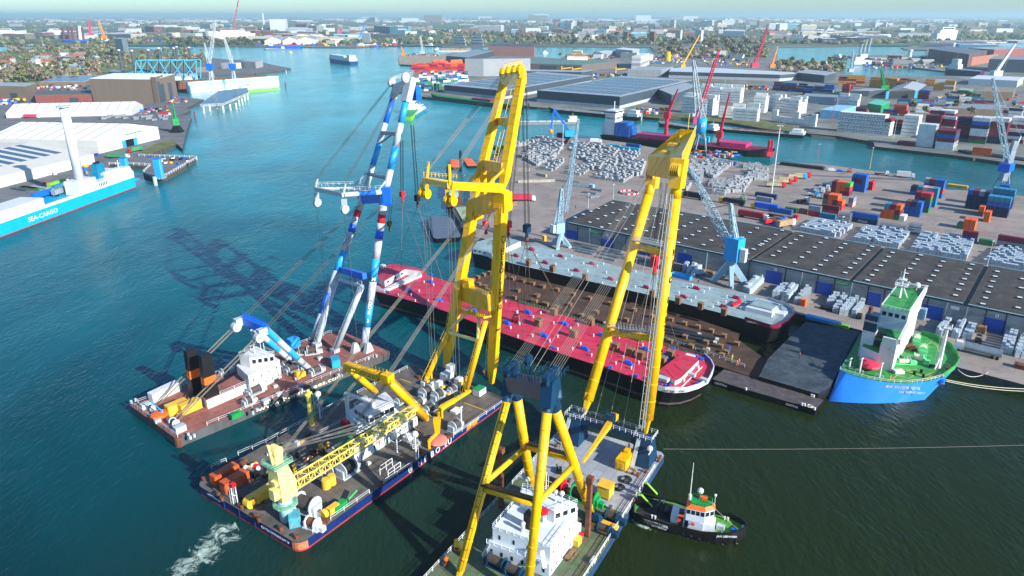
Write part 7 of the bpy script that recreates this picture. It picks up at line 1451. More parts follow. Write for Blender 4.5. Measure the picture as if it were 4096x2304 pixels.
# light masts
def mast(lab,t,x,y,yt,r=.35,head=True,m=None,tt=None,xt=None):
    b=q(t,x,y,LZ); z=top(b,tt or t,yt); T=thing('light_mast',lab,'light mast',b); mb=MB(); mb.cyl(b,Vector((b.x,b.y,z)),r,r*.5,n=8); mb.build('pole',m or M_white,T)
    mb=MB(); c=Vector((b.x,b.y,z))
    if head:
        for i in range(10): a=i*.628; mb.box(c+Vector((math.cos(a),math.sin(a),0))*1.6,(.7,.5,.3),i*36)
        mb.cyl(c,c+UP*.15,1.6,n=12)
    else: mb.box(c,(1.4,.4,.25),20)
    mb.build('lamp_head',M_grey,T)
mast('tall white mast with round lamp crown beside the beige lorries',8,30,720,10,.45); mast('light pole at the far corner of the grey warehouse roof',7,1018,752,598,.12,False); mast('light pole beside the left end of the grey warehouse',7,767,838,690,.14,False); mast('pale light pole at the quay left of the blue scrap crane',7,412,125,-10,.2,False,tt=7); mast('pale light pole with yellow foot among the bales',7,510,250,0,.3,False)
mast('slim pole with orange stripes at the basin edge',8,1022,445,230,.2,False,M_ybox); mast('slim red striped pole at the basin edge',8,492,385,195,.15,False,M_red); mast('light pole behind the warehouse between ingot blocks',8,722,1140,925,.1,False); mast('light pole behind the warehouse at the far right',8,2200,1440,1170,.12,False)
mast('light pole on the far bank beside the reefer wall',4,1265,1385,1150,.18,False); mast('red striped pole beside the far blue shed',4,640,1240,1000,.25,False,M_red); mast('light pole on the far bank left of the white reefers',3,2140,890,805,.25,False)
# right crane near the edge (tower on blue base) and others
def lattice_crane(lab,t,x,y,m,root_y,tip,plane_ang,cabm,w=2.0,h0=4.0,bays=14,z=LZ,legs=True,name='dock_crane',group=None,cabsz=(6,5,4),hook=True):
    b=q(t,x,y,z); T=thing(name,lab,'crane',b,group); zr=top(b,t,root_y); mb=MB()
    if legs:
        for sx,sy in ((-1,-1),(1,-1),(1,1),(-1,1)): mb.beam(b+Vector((sx*3,sy*3,0)),Vector((b.x+sx*1.0,b.y+sy*1.0,max(zr-cabsz[2],z+2))),.8,.8)
        mb.box(Vector((b.x,b.y,max(zr-cabsz[2],z+2)-.5)),(3,3,.6),plane_ang)
    else: mb.box(b,(5,4,1.6),plane_ang)
    mb.build('undercarriage',m,T); c=Vector((b.x,b.y,max(zr-cabsz[2],z+1.6))); mb=MB(); mb.box(c,cabsz,plane_ang); mb.build('machinery_house',cabm,T)
    tp=V(*tip,b,plane_ang); rt=Vector((b.x,b.y,zr)); mb=MB(); mb.truss(rt,rt.lerp(tp,.5),w,w*.8,w,w*.8,bays=bays//2,r=w*.09,rb=w*.06); mb.truss(rt.lerp(tp,.5),tp,w,w*.8,w*.4,w*.3,bays=bays//2,r=w*.08,rb=w*.05); mb.build('lattice_jib',m,T)
    mb=MB(); ap=rt+UP*(tp.z-rt.z)*.28-(Vector((tp.x-rt.x,tp.y-rt.y,0)))*.22; mb.cyl(rt,ap,.25*w/2,n=5); mb.cyl(c-Vector((tp.x-rt.x,tp.y-rt.y,0))*.1,ap,.2*w/2,n=5); mb.cyl(ap,tp,.06,n=3); mb.build('back_stay',m,T)
    if hook: mb=MB(); e=Vector((tp.x,tp.y,max(z+3,tp.z*.4))); mb.cyl(tp,e,.05,n=3); mb.box(e-UP*1.2,(.8,.8,1.4)); mb.build('hoist_rope',M_steel,T)
    return T
lattice_crane('tall pale crane tower at the right basin edge above blue containers',8,2345,640,M_cr,380,(4,2260,790),40,M_blue,2.4,h0=8,cabsz=(9,6,5))
b=q(8,2345,640,LZ); mb=MB(); mb.loft([b+Vector((x*2,y*2,5)) for x,y in ((-1,-1),(1,-1),(1,1),(-1,1))],[Vector((b.x+x*1.2+1.5,b.y+y*1.2,top(b,8,160))) for x,y in ((-1,-1),(1,-1),(1,1),(-1,1))]); o=mb.build('tower',mat('tower_grey','#8f9aa4',.5),bpy.data.objects[[o.name for o in bpy.data.objects if o.get('label','').startswith('tall pale crane tower')][0]])
# people
def person(lab,p,ang,top_m,leg_m,arm=.3):
    a=dirv(ang); s=dirv(ang+90); vs=[];ed=[];rad=[]
    def v(x,y,z,r): vs.append(p+a*x+s*y+UP*z); rad.append(r); return len(vs)-1
    hip=v(0,0,.95,.15); ch=v(0,0,1.32,.17); nk=v(0,0,1.5,.07); hd_=v(.02,0,1.66,.11); hd2=v(.02,0,1.74,.09)
    ed+=[(hip,ch),(ch,nk),(nk,hd_),(hd_,hd2)]
    for sd in (-1,1):
        h1=v(.03,sd*.1,.9,.1); kn_=v(.08*sd,sd*.12,.5,.075); an_=v(0,sd*.13,.08,.05); ft=v(.14,sd*.13,.04,.045); ed+=[(hip,h1),(h1,kn_),(kn_,an_),(an_,ft)]
        sh_=v(0,sd*.2,1.42,.075); el=v(.05,sd*.27,1.14,.055); wr=v(arm,sd*.22,1.0,.04); ed+=[(ch,sh_),(sh_,el),(el,wr)]
    me=bpy.data.meshes.new('person'); me.from_pydata([x-p for x in vs],ed,[]); o=bpy.data.objects.new('person',me); COL.objects.link(o); o.location=p
    sm=o.modifiers.new('s','SKIN'); 
    for i,d in enumerate(me.skin_vertices[0].data): d.radius=(rad[i],rad[i]); d.use_root=(i==0)
    o.modifiers.new('u','SUBSURF').levels=1; me.materials.append(top_m)
    bpy.context.view_layer.update(); m2=bpy.data.meshes.new_from_object(o.evaluated_get(bpy.context.evaluated_depsgraph_get())); o.modifiers.clear(); o.data=m2; bpy.data.meshes.remove(me)
    m2.materials.clear(); m2.materials.append(top_m); m2.materials.append(leg_m); m2.materials.append(mat('skin','#c69078',.6))
    for f_ in m2.polygons: f_.material_index=1 if f_.center.z<.95 else (2 if f_.center.z>1.5 else 0)
    h=MB(); h.sph(p+UP*1.76+a*.02,.13,n=8,m=5,sz=.7); h.build('hard_hat',M_white,o); return tag(o,lab,'person')
M_hv=mat('hi_vis_yellow','#c8e03a',.7); M_hvo=mat('hi_vis_orange','#f06a20',.7); M_dkc=mat('dark_clothes','#20283a',.8)
person('person in hi-vis yellow jacket on the brown pontoon near the crimson bow',q(11,2213,1105,1.72),120,M_hv,M_hv); person('person in orange overalls by the pontoon rail, left of the close pair',q(11,2262,1165,1.72),150,M_hvo,M_hvo); person('person in orange overalls by the pontoon rail, right of the close pair',q(11,2282,1150,1.72),100,M_hvo,M_dkc); person('person in red and blue work clothes alone on the black cargo deck',q(12,315,1090,3.22),200,M_red,M_dkc); person('person in orange standing on the grey green barge beside the hook',q(11,1467,240,Z3+.02),180,M_hvo,M_dkc); person('person in dark clothes on the quay by the grey van',q(11,1872,335,LZ),60,M_dkc,M_dkc); person('person in dark clothes on the quay by the grey barge bow',q(12,318,690,LZ),20,M_dkc,M_dkc)
# quay side odds and ends
for (t,x,y,sz,m,nm,lab,cat) in ((12,550,720,(11,2.4,1.2),M_lblue,'blue_gangway','long bright blue gangway frame lying at the quay edge','gangway'),(12,720,765,(6,2.2,.8),mat('lime_paint'),'lime_frame','lime green steel frame lying beside the blue gangway','frame'),(12,350,560,(2,1.8,2.6),M_orange,'orange_cage','orange cage basket standing on the quay near the barge bow','cage'),(11,1690,290,(8,2.4,1.6),M_lblue,'blue_skip','long open blue skip on the quay near the grey van','skip'),(12,2140,830,(2.6,2.6,2.4),M_wood,'timber_pile','timber pile beside the ingot rows behind the green bow','timber pile'),(12,2550,1190,(4,2.4,1.4),M_rust,'rusty_box','rusty box at the quay edge at the right','box'),(11,1640,200,(5,2.4,2.4),M_wood,'timber_pile','stacked timber by the left end of the ingot piles','timber pile'),(11,1995,235,(3,2,1),M_wood,'pallet_pile','pallet pile beside the blue harbour crane leg','pallets'),(7,325,1165,(1.4,1.4,2.6),M_ybox,'yellow_sign_stand','yellow sign stand on the quay left of the pale crane','sign'),(7,800,635,(3.2,2.2,2.4),M_cr,'site_cabin','small pale cabin in the open yard near the steel beams','cabin'),(8,1905,630,(11,2.6,1.8),M_ybox,'yellow_spreader','long yellow spreader at the basin edge','spreader'),(8,340,425,(30,4,2.2),M_pipe,'pipe_stack','long stack of dark pipes at the basin edge','pipe stack'),(7,520,130,(12,4,4),M_black,'black_hopper','black hopper base below the blue scrap crane','hopper'),(12,1530,690,(3,2.4,4),M_cr,'pale_container','pale blue container standing behind the ship bridge','container')):
    p=q(t,x,y,LZ); mb=MB(); an=fang if t!=7 else AE
    if cat in('skip',): mb.box(p,(sz[0],.2,sz[2]),an); mb.box(p+dirv(an+90)*sz[1],(sz[0],.2,sz[2]),an); mb.box(p+dirv(an+90)*sz[1]/2+dirv(an)*sz[0]/2,(.2,sz[1],sz[2]),an); mb.box(p+dirv(an+90)*sz[1]/2-dirv(an)*sz[0]/2,(.2,sz[1],sz[2]),an); mb.box(p+dirv(an+90)*sz[1]/2,(sz[0],sz[1],.3),an)
    else:
        n=max(2,int(sz[2]/.6))
        for i in range(n): mb.box(p+UP*sz[2]*i/n,(sz[0]*(1 if i%2 else .96),sz[1]*(.94 if i%2 else 1),sz[2]/n*.85),an)
        for k_ in (-.3,.3): mb.box(p+dirv(an)*sz[0]*k_,(.15,sz[1]*1.03,sz[2]),an)
    lone(mb,nm,m,lab,cat)
slo=lone(sl,'lifting_slings',M_rope if 0 else mat('sling_wire','#6a5e50',.6),'long wire slings hanging from the crane hooks down to the barge decks','slings')
# ================================================================ left side: ro-ro ship, linkspan, sheds, shipyard
M_aqua=mat('aqua_hull','#12a4d0',.35,var=.06,scale=.15,dirt='#1a7ea0',dirtamt=.2); M_palewall=mat('pale_shed_wall','#c4c6c2',.7,var=.06,scale=.1,stretch=(1,1,4)); M_wroof=mat('white_shed_roof','#eef0ee',.5,var=.04); M_groof=mat('grey_shed_roof','#9aa2a6',.6,var=.1,scale=.1)
M_brown=mat('brown_cladding','#77695b',.7,var=.06,scale=.1,stretch=(3,3,.3)); M_brick=mat('red_brick','#8a4f48',.85,var=.15,scale=.4); M_solar=mat('solar_panels','#1c2f4a',.25,var=.15,scale=.5,spec=.8); M_dgrey=mat('dark_cladding','#3d4a56',.55,var=.08,scale=.1,stretch=(3,3,.3)); M_mg=mat('grey_cladding','#9a9ea2',.6,var=.05,scale=.1); M_cb=mat('concrete_base','#aab2b6',.8,var=.1)
A=q(5,0,1392,0);B=q(5,1372,882,0); u=(B-A).normalized(); sd=Vector((-u.y,u.x,0)); hh=top(B,5,775); A2=A-u*90; ua=math.degrees(math.atan2(u.y,u.x)); print('seacargo h',hh,'ang',ua)
rs=thing('cargo_ship','bright aqua and white ro-ro ship with one tall white rotor column','ship',(A+B)/2); bm=19
R4=lambda a,b,w0,w1:[a+sd*w0,b+sd*w0,b+sd*w1,a+sd*w1]
mb=MB(); fp=R4(A2,B,0,bm); mb.prism(fp,.6,hh); mb.build('hull',M_aqua,rs); mb=MB(); mb.prism(R4(A2,B-u*.5,.3,bm-.3),-1,.6); mb.build('boot_topping',MATS['red_bottom_paint'],rs)
mb=MB(); mb.prism(R4(A2,B,-.05,.3),hh,hh+1.6); mb.prism(R4(A2,B,bm-.3,bm+.05),hh,hh+1.6); mb.build('bulwark',M_white,rs)
K=lambda x,y,z:(q(5,x,y,z)-A).dot(u)
kr=K(785,735,hh+6); k0=K(1355,760,hh+1.5); kb=K(700,930,hh+1.5)
mb=MB(); mb.prism(R4(A+u*kb,A+u*(kb+14),0,9),hh,hh+7.5); mb.prism(R4(A+u*(kb+12),B,-.02,bm),hh,hh+4.0); mb.box(A+u*(kb+34)+sd*9+UP*(hh+4),(12,12,3.2),ua); mb.build('superstructure',M_white,rs)
mb=MB(); c=A+u*(kb+7)+sd*4.5+UP*(hh+7.5); zt=top(c,1,1075); mb.cyl(c,Vector((c.x,c.y,zt)),2.5,2.35,n=20); mb.build('rotor_column',M_white,rs,True); mb=MB(); mb.cyl(Vector((c.x,c.y,zt)),Vector((c.x,c.y,zt+.5)),3.9,n=20); mb.build('rotor_cap',M_grey,rs)
mb=MB(); c=A+u*(kb+27)+sd*7+UP*(hh+4); z1=top(c,5,640); mb.loft([c+u*x*4+sd*y*2 for x,y in ((-1,-1),(1,-1),(1,1),(-1,1))],[Vector((c.x,c.y,z1))+u*x*3+sd*y*1.7 for x,y in ((-1,-1),(1,-1),(1,1),(-1,1))],cap=True); mb.build('funnel',mat('funnel_teal','#0f7a9c',.4),rs)
mb=MB(); c2=Vector((c.x,c.y,z1)); [mb.cyl(c2+u*x,c2+u*x+UP*1.2,.6,n=8) for x in (-1.5,0,1.5)]; mb.build('exhaust',M_black,rs); text('SC',1.9,c-sd*2.05+UP*1.6-u*1.3,u,UP,M_white,rs,'funnel_lettering')
for i in range(5): mb=MB(); p=A+u*(kb+16+i*1.5)-sd*.06+UP*(hh+1.4); mb.prism([p,p+u*.7,p+u*.7+sd*.1,p+sd*.1],hh+1.2,hh+3.2); mb.build('side_opening',M_glass,rs)
o=V(5,283,1215,A,ua); e=V(5,580,1120,A,ua); text('SEA-CARGO',3.3,Vector((o.x,o.y,2.6))-sd*.1,u,UP,M_white,rs,'hull_lettering',width=(e-o).length)
mb=MB(); c=A+u*(kb+44)+sd*6+UP*(hh+4); mb.cyl(c,c+UP*7,.3,n=6); mb.box(c+UP*5,(3,.3,.3),ua+90); mb.box(c+u*3,(6,7,2.4),ua); mb.rail([B+sd*1+UP*(hh+4),B+sd*17+UP*(hh+4)],1.1,2); mb.build('mast_house',M_white,rs)
mb=MB(); mb.prism([B+sd*3,B+u*9+sd*3,B+u*9+sd*15,B+sd*15],hh-3.4,hh-2.9); mb.build('stern_ramp',M_aqua,rs)
mb=MB(); mb.prism(R4(A-u*12,A+u*K(230,1060,hh),3,16),hh,hh+4.5); mb.build('forward_house',M_white,rs)
for (x,y,w,l,m,lab) in ((450,985,2.6,13,M_blue,'blue trailer standing on the ro-ro ship deck'),(640,950,2.6,12,M_mgrey,'grey trailer on the ro-ro ship deck by the rotor house'),(600,880,2.6,13,MATS['lime_paint'],'lime green trailer on the ro-ro ship deck'),(640,905,2.6,12,MATS['container_teal_blue'],'teal trailer on the ro-ro ship deck')): lorry(lab,(5,x-20,y),ua,M_white,m,l,2.6,z=hh+.02)
# shed helpers
def hall(name,lab,t,F1,F2,F3,yt,mw,mr,z=LZ,base=None,doors=(),cat='building',roofdet=None,h=None):
    a=q(t,*F1,z);b=q(t,*F2,z);c=q(t,*F3,z); hgt=h or top(b,t,yt)-z; T=thing(name,lab,cat,(a+c)/2); P=[a,b,c,a+(c-b)]
    mb=MB(); mb.prism(P,z,z+hgt); mb.build('wall',mw,T)
    mb=MB(); m_=sum(P,Vector())/4; Q=[p+(m_-p)*.006 for p in P]; mb.prism(Q,z+hgt,z+hgt+.35); mb.build('roof',mr,T)
    if base: mb=MB(); mb.prism([p+(p-m_)*.002 for p in P],z,z+base); mb.build('base_course',M_cb,T)
    for (k0,k1,side,hd_) in doors:
        A_,B_=(a,b) if side==0 else (b,c); d=(B_-A_).normalized(); n=Vector((d.y,-d.x,0))*.08; p0=A_.lerp(B_,k0)+n;p1=A_.lerp(B_,k1)+n
        mb=MB(); mb.add([p0,p1,p1+UP*hgt*hd_,p0+UP*hgt*hd_],[(0,1,2,3)]); mb.build('door',M_black if hd_<.5 else M_dgrey,T)
    if roofdet:
        nx,ny,m=roofdet
        for i in range(nx):
            mb=MB(); zz=z+hgt+.45; f=lambda s,v:Vector(((P[0].lerp(P[1],s)).lerp(P[3].lerp(P[2],s),v).x,(P[0].lerp(P[1],s)).lerp(P[3].lerp(P[2],s),v).y,zz)); s0,s1=.05+.9*i/nx,.05+.9*(i+.86)/nx
            for j in range(ny): mb.add([f(s0,.06+.86*j/ny),f(s1,.06+.86*j/ny),f(s1,.06+.86*(j+.85)/ny),f(s0,.06+.86*(j+.85)/ny)],[(0,1,2,3)])
            mb.build('solar_array' if m==M_solar else 'roof_light',m,T)
    return T,P,z+hgt
def gable(name,lab,t,G1,G2,ye,yr,FE,mw,mr,ribs=0,door=None,ext=1.0,z=LZ,midk=.5):
    """G1,G2 gable base corners, ye/yr rows of eave and ridge, FE far end of the near eave"""
    a=q(t,*G1,z);b=q(t,*G2,z); he=top(a,t,ye); m_=a.lerp(b,midk); hr=top(m_,t,yr); fe=q(t,*FE,he); L_=Vector((fe.x-a.x,fe.y-a.y,0))*ext
    T=thing(name,lab,'shed',(a+b)/2+L_/2); up=lambda p,h:Vector((p.x,p.y,h)); E1,E2,Rg=up(a,he),up(b,he),up(m_,hr)
    mb=MB(); mb.add([a,b,E2,Rg,E1],[(0,1,2,3,4)]); mb.add([v+L_ for v in (a,b,E2,Rg,E1)],[(0,1,2,3,4)]); mb.add([a,a+L_,E1+L_,E1],[(0,1,2,3)]); mb.add([b,b+L_,E2+L_,E2],[(0,1,2,3)]); mb.build('wall',mw,T)
    o=UP*.15; mb=MB(); 
    for e in (E1,E2): mb.add([e+o,e+L_+o,Rg+L_+o,Rg+o],[(0,1,2,3)]); mb.add([e,e+L_,e+L_+o,e+o],[(0,1,2,3)]); mb.add([e,Rg,Rg+o,e+o],[(0,1,2,3)])
    mb.build('roof',mr,T)
    for i in range(ribs):
        k=(i+.5)/ribs; mb=MB(); mb.beam(E1+L_*k+o*1.5,Rg+L_*k+o*1.5,.5,.12); mb.build('roof_seam',M_dgrey,T)
    if door:
        k0,k1,hd_=door; d=(b-a).normalized(); n=Vector((d.y,-d.x,0))*.1; p0=a.lerp(b,k0)+n;p1=a.lerp(b,k1)+n; mb=MB(); mb.add([p0,p1,p1+UP*hd_,p0+UP*hd_],[(0,1,2,3)]); mb.build('door',M_black,T)
        for s in ((p0-d*4,p0),(p1,p1+d*4)): mb=MB(); mb.add([s[0]+n,s[1]+n,s[1]+n+UP*hd_,s[0]+n+UP*hd_],[(0,1,2,3)]); mb.build('sliding_door',M_lblue,T)
    return T,E1,E2,Rg,L_
T,E1,E2,Rg,L_=gable('storage_shed','large pale shed with white ribbed roof and blue sliding doors near the river bank',5,(1000,540),(1610,392),408,240,(0,388),M_palewall,M_wroof,9,(.42,.55,5.5),1.15)
d=(E2-E1).normalized(); n=Vector((d.y,-d.x,0))*.15; p=E1.lerp(E2,.3)+n-UP*.3; mb=MB(); mb.beam(p,p+d*(E2-E1).length*.42,.15,1.6); mb.build('sign_board',M_white,T); mb=MB(); mb.beam(p+n+d*8-UP*.1,p+n+d*(E2-E1).length*.41+UP*.3,.1,.7); mb.build('sign_stripe',M_grnp,T)
zs=9.0; e0=q(5,940,545,zs); e1=q(5,-300,845,zs); r0=q(5,300,425,zs+4.5); dd=e1-e0; r1=r0+dd; T=thing('solar_shed','grey shed with rows of dark solar panels on its pale roof beside the ro-ro ship','shed',(e0+e1)/2)
g=lambda p,z:Vector((p.x,p.y,z)); x0=r0+(r0-e0); x0.z=zs; x1=x0+dd
mb=MB(); mb.add([g(e0,LZ),g(e1,LZ),e1,e0],[(0,1,2,3)]); mb.add([g(e0,LZ),e0,r0,x0,g(x0,LZ)],[(0,1,2,3,4)]); mb.add([g(x0,LZ),g(x1,LZ),x1,x0],[(0,1,2,3)]); mb.build('wall',M_palewall,T)
mb=MB(); mb.add([e0,e1,r1,r0],[(0,1,2,3)]); mb.add([r0,r1,x1,x0],[(0,1,2,3)]); mb.beam(e0-UP*.1,e1-UP*.1,.4,.4); mb.build('roof',mat('cream_roof','#cfccc0',.7,var=.05),T)
for i in range(8):
    mb=MB(); k0,k1=.10+.1*i,.155+.1*i; f=lambda k,v: e0.lerp(e1,k).lerp(r0.lerp(r1,k),v)+UP*.15; mb.add([f(k0,.32),f(k1,.32),f(k1,.97),f(k0,.97)],[(0,1,2,3)]); mb.build('solar_panel_row',M_solar,T)
for k in (.25,.62): mb=MB(); p=e0.lerp(e1,k); mb.box(g(p,LZ),(.5,.5,zs-LZ),0); mb.build('down_pipe',M_white,T)
T,E1,E2,Rg,L_=gable('tent_hall','long white tent hall with ribbed membrane roof and grey sides',1,(1330,1160),(1445,1100),1115,1022,(55,1142),M_palewall,M_wroof,12,None,1.0)
hall('brown_hall','tall plain brown hall with grey doors beside the shipyard',1,(945,1028),(1605,1040),(1790,965),800,M_brown,M_wroof,doors=((.15,.35,1,.75),(.55,.75,1,.7)))
hall('brown_tower','taller brown end block with grey door of the shipyard hall',1,(1560,1040),(1607,1042),(1680,1005),776,M_brown,M_wroof,doors=((.1,.7,1,.8),))
hall('brick_shed','low red brick shed with dark roof left of the brown hall',1,(365,1035),(935,1030),(930,985),950,M_brick,mat('dark_green_roof','#54625e',.7),doors=((.6,.75,0,.6),))
hall('brown_shed','brown shed with grey roof at the left frame edge',1,(-200,995),(285,1008),(395,970),870,M_brown,M_groof,doors=((.65,.8,0,.5),)); hall('solar_hall','wide brown hall with solar roof in front of the bare trees',1,(400,872),(865,868),(1060,800),822,M_brown,M_groof,doors=((.2,.33,0,.5),(.62,.74,0,.5)),roofdet=(4,2,M_solar))
hall('small_grey_shed','small dark shed behind the solar hall',1,(1100,770),(1210,775),(1260,750),725,M_dgrey,M_mgrey); hall('white_waterfront_shed','white shed on the waterfront behind the lattice cranes',1,(2230,690),(2345,695),(2430,685),640,M_white,M_groof); hall('white_waterfront_shed','pale shed at the end of the shipyard spit',1,(2420,680),(2576,690),(2650,670),625,M_mg,M_groof); hall('tan_shed','tan box shed behind the blue lattice frames',1,(1980,730),(2110,725),(2140,712),675,M_brown,M_brown)
hall('apartment_tower','grey apartment tower with white balconies beyond the bare trees',1,(1180,560),(1255,570),(1305,548),395,mat('tower_facade','#8c9aa0',.5,var=.5,scale=.35,stretch=(.3,.3,3)),M_mgrey,cat='tower block')
# linkspan
mb=MB(); pts=[q(5,*p,LZ) for p in ((1100,652),(1290,650),(1515,662),(1440,735))]; mb.rail(pts,1.6,4,.14); lone(mb,'white_fence',M_white,'white railing along the inner side of the linkspan','fence')
mb=MB(); pts=[q(5,*p,LZ) for p in ((1400,565),(1560,570),(1960,585),(1965,600),(1680,762),(1640,775))]; mb.rail(pts,1.6,4,.14); lone(mb,'white_fence',M_white,'white railing curving round the outer quay of the linkspan','fence')
for (x,y,yt,lab) in ((1262,720,583,'blue linkspan tower nearer the ship bridge'),(1612,792,592,'tall bright blue linkspan tower at the outer corner')):
    b=q(5,x,y,LZ); z=top(b,5,yt); T=thing('linkspan_tower',lab,'tower',b); mb=MB(); mb.box(b,(3.4,4,z-LZ),ua); mb.build('tower',M_lblue,T); mb=MB(); mb.ladder(b-sd*0+Vector((1.9,-1.4,0)),Vector((b.x+1.9,b.y-1.4,z))); mb.rail([b+Vector((x_*3,y_*3,0)) for x_,y_ in ((-1,-1),(1,-1),(1,1),(-1,1))],1.1,2,close=True); mb.build('ladder',M_white,T); mb=MB(); mb.box(Vector((b.x,b.y,z)),(3.8,4.4,.4),ua); mb.build('cap',M_blue,T)
mb=MB(); b=q(5,1568,860,0); mb.cyl(b-UP*1,Vector((b.x,b.y,top(b,5,772))),1.2,n=10); lone(mb,'mooring_pile',M_cb,'pale round pile at the foot of the outer blue tower','pile')
for i in range(9): p=q(5,1690+i*36,775-i*22,0); mb=MB(); mb.cyl(p-UP,p+UP*2.6,.7,n=7); lone(mb,'quay_pile',M_cb,'round concrete pile under the curved linkspan quay, %s from the tower'%ORD[i],'pile','piles under the linkspan quay')
lorry('green and white trailer lorry parked behind the ro-ro ship stern',(5,1180,585),0,M_white,mat('green_curtain','#3f8a5a',.6),13); lorry('red cab lorry with green trailer on the ramp behind the linkspan',(5,1375,520),-110,M_red,MATS['green_curtain'],10); lorry('pink and white lorry before the white tent hall',(1,310,1190),0,M_white,mat('pink_curtain','#c83a5a',.6),13); lorry('red and white lorry near the shipyard bank',(1,1650,1165),10,M_white,MATS['red_curtain'],9)
for i,(x,y,m) in enumerate(((1635,600,M_white),(1745,600,M_petrol),(1850,590,M_blue),(1510,575,M_blue),(1890,610,M_red),(970,555,M_blue))): car('%s car on the linkspan, %s from the left'%(['white','petrol blue','blue','dark blue','red','bright blue'][i],ORD[i]),(5,x,y),10+i*30,m)
for i in range(22):
    x=rc.uniform(1000,1650);y=1170+rc.uniform(0,55); bundle(1,x,y,x+55,y-6,2.2,1.8,'grey mesh pile in rows on the yard behind the tent hall')
for i in range(14):
    x=rc.uniform(250,1180)if i<7 else rc.uniform(100,690); y=870-(x-250)*.13+rc.uniform(-20,30) if i>=7 else 770; mm=[M_red,M_blk,M_green,M_dgrey,MATS['container_teal_blue']][i%5]
    if i>=7: a=q(5,x,y,LZ); mb=MB(); mb.beam(a+UP*.5,a+dirv(-25)*14+UP*.5,2.6,.8); mb.beam(a+UP*.1,a+dirv(-25)*14+UP*.1,1,.2); lone(mb,'flatbed_trailer',mm,'flat trailer in the dense rows between the solar shed and the ship','trailer','flat trailers beside the ship')
# green quay crane, lattice cranes, jack up frames, dock
b=q(1,1785,1330,LZ); T=thing('mobile_crane','green mobile crane with black base at the left river quay','crane',b); mb=MB(); z=top(b,1,1260); mb.loft([b+Vector((x*5,y*4,0)) for x,y in ((-1,-1),(1,-1),(1,1),(-1,1))],[Vector((b.x+x*2,b.y+y*2,z)) for x,y in ((-1,-1),(1,-1),(1,1),(-1,1))]); mb.build('base',M_black,T); mb=MB(); z2=top(b,1,1190); mb.box(Vector((b.x,b.y,z)),(5,4,z2-z),30); mb.build('cabin',M_grnp,T); mb=MB(); mb.beam(Vector((b.x,b.y,z2)),V(1,1735,1035,b,160),1.6,1.8,.8,.9); mb.build('boom',M_grnp,T)
lattice_crane('grey lattice shipyard crane behind the solar pier',1,2150,950,M_grey,640,(1,2170,200),0,M_blue,3.5,h0=10,cabsz=(8,7,8),bays=16); lattice_crane('grey lattice shipyard crane nearer the drydock end',1,2370,900,M_grey,640,(1,2240,330),0,M_blue,3.5,h0=10,cabsz=(8,7,8),bays=16)
lattice_crane('orange topped lattice crane left of the grey ones',1,2130,780,M_grey,640,(1,2055,430),0,M_grey,3.0,cabsz=(6,6,6)); 
a=V(1,1900,580,q(1,2370,900),0); 
jk=thing('jackup_platform','pale blue lattice frames on white pontoons with tall dark legs','platform',q(1,1650,790,0)); Mt=mat('turquoise_steel','#4fb8d8',.5,var=.08)
mb=MB(); mb.prism([q(1,1180,810,0),q(1,1990,800,0),q(1,1990,770,0),q(1,1180,775,0)],-1,5); mb.build('pontoon',M_white,jk)
for (x,y0,y1) in ((1240,755,510),(1370,775,515),(1535,770,508),(1640,760,490),(1790,740,490),(1780,700,476),(1945,735,482)):
    b=q(1,x,y0,2); mb=MB(); e=V(1,x-(45 if y0>720 else 5),y1,b,0); mb.cyl(b,e,2.3,n=10); mb.cyl(e,e+UP*2,2.4,n=10,mi=1); mb.build('leg',[mat('dark_leg','#4c5256',.6),M_white],jk)
bz=q(1,1650,790,2)
for (x0,x1) in ((1365,1480),(1480,1600),(1600,1720),(1720,1850),(1850,1975)):
    mb=MB(); P4=[V(1,x0,795,bz,0),V(1,x1,795,bz,0),V(1,x1,605,bz,0),V(1,x0,610,bz,0)]
    for a,b in ((0,3),(1,2),(3,2),(0,2),(1,3)): mb.beam(P4[a],P4[b],1.2,1.2)
    for a,b in ((0,3),(1,2),(3,2)): mb.beam(P4[a]+Vector((0,18,0)),P4[b]+Vector((0,18,0)),1.2,1.2)
    mb.beam(P4[3],P4[3]+Vector((0,18,0)),1.2,1.2); mb.build('lattice_frame',Mt,jk)
dk=thing('drydock','long floating drydock with white and pale blue side wall and rusty top','dock',q(2,0,860,0)); a=q(1,1905,935,0);b=q(2,235,862,0); c=q(1,1790,880,0); h=top(b,2,765)
mb=MB(); d=(b-a); s=Vector((-d.y,d.x,0)).normalized()*6; mb.prism([a,b,b+s,a+s],-1,h); mb.build('side_wall',mat('drydock_white','#d6dadc',.6,var=.1,scale=.1,dirt='#9a8a80',dirtamt=.2),dk); mb=MB(); mb.prism([a-s*.01,b-s*.01,b,a],h*.55,h*.95); mb.build('blue_band',mat('pale_blue_paint2','#9fd0e8',.6),dk); mb=MB(); s2=s*5; mb.prism([a+s2,b+s2,b+s2*1.2,a+s2*1.2],-1,h); mb.prism([a+s,b+s,b+s2,a+s2],-1,3); mb.build('dock_floor',M_rust,dk)
mb=MB(); a=q(1,2300,945,0);b=q(2,245,905,0); d=(b-a).normalized(); s=Vector((-d.y,d.x,0)); mb.prism([a,b,b+s*8,a+s*8],-1,2); lone(mb,'work_pontoon',MATS['lime_paint'],'lime green pontoon beside the drydock','pontoon')
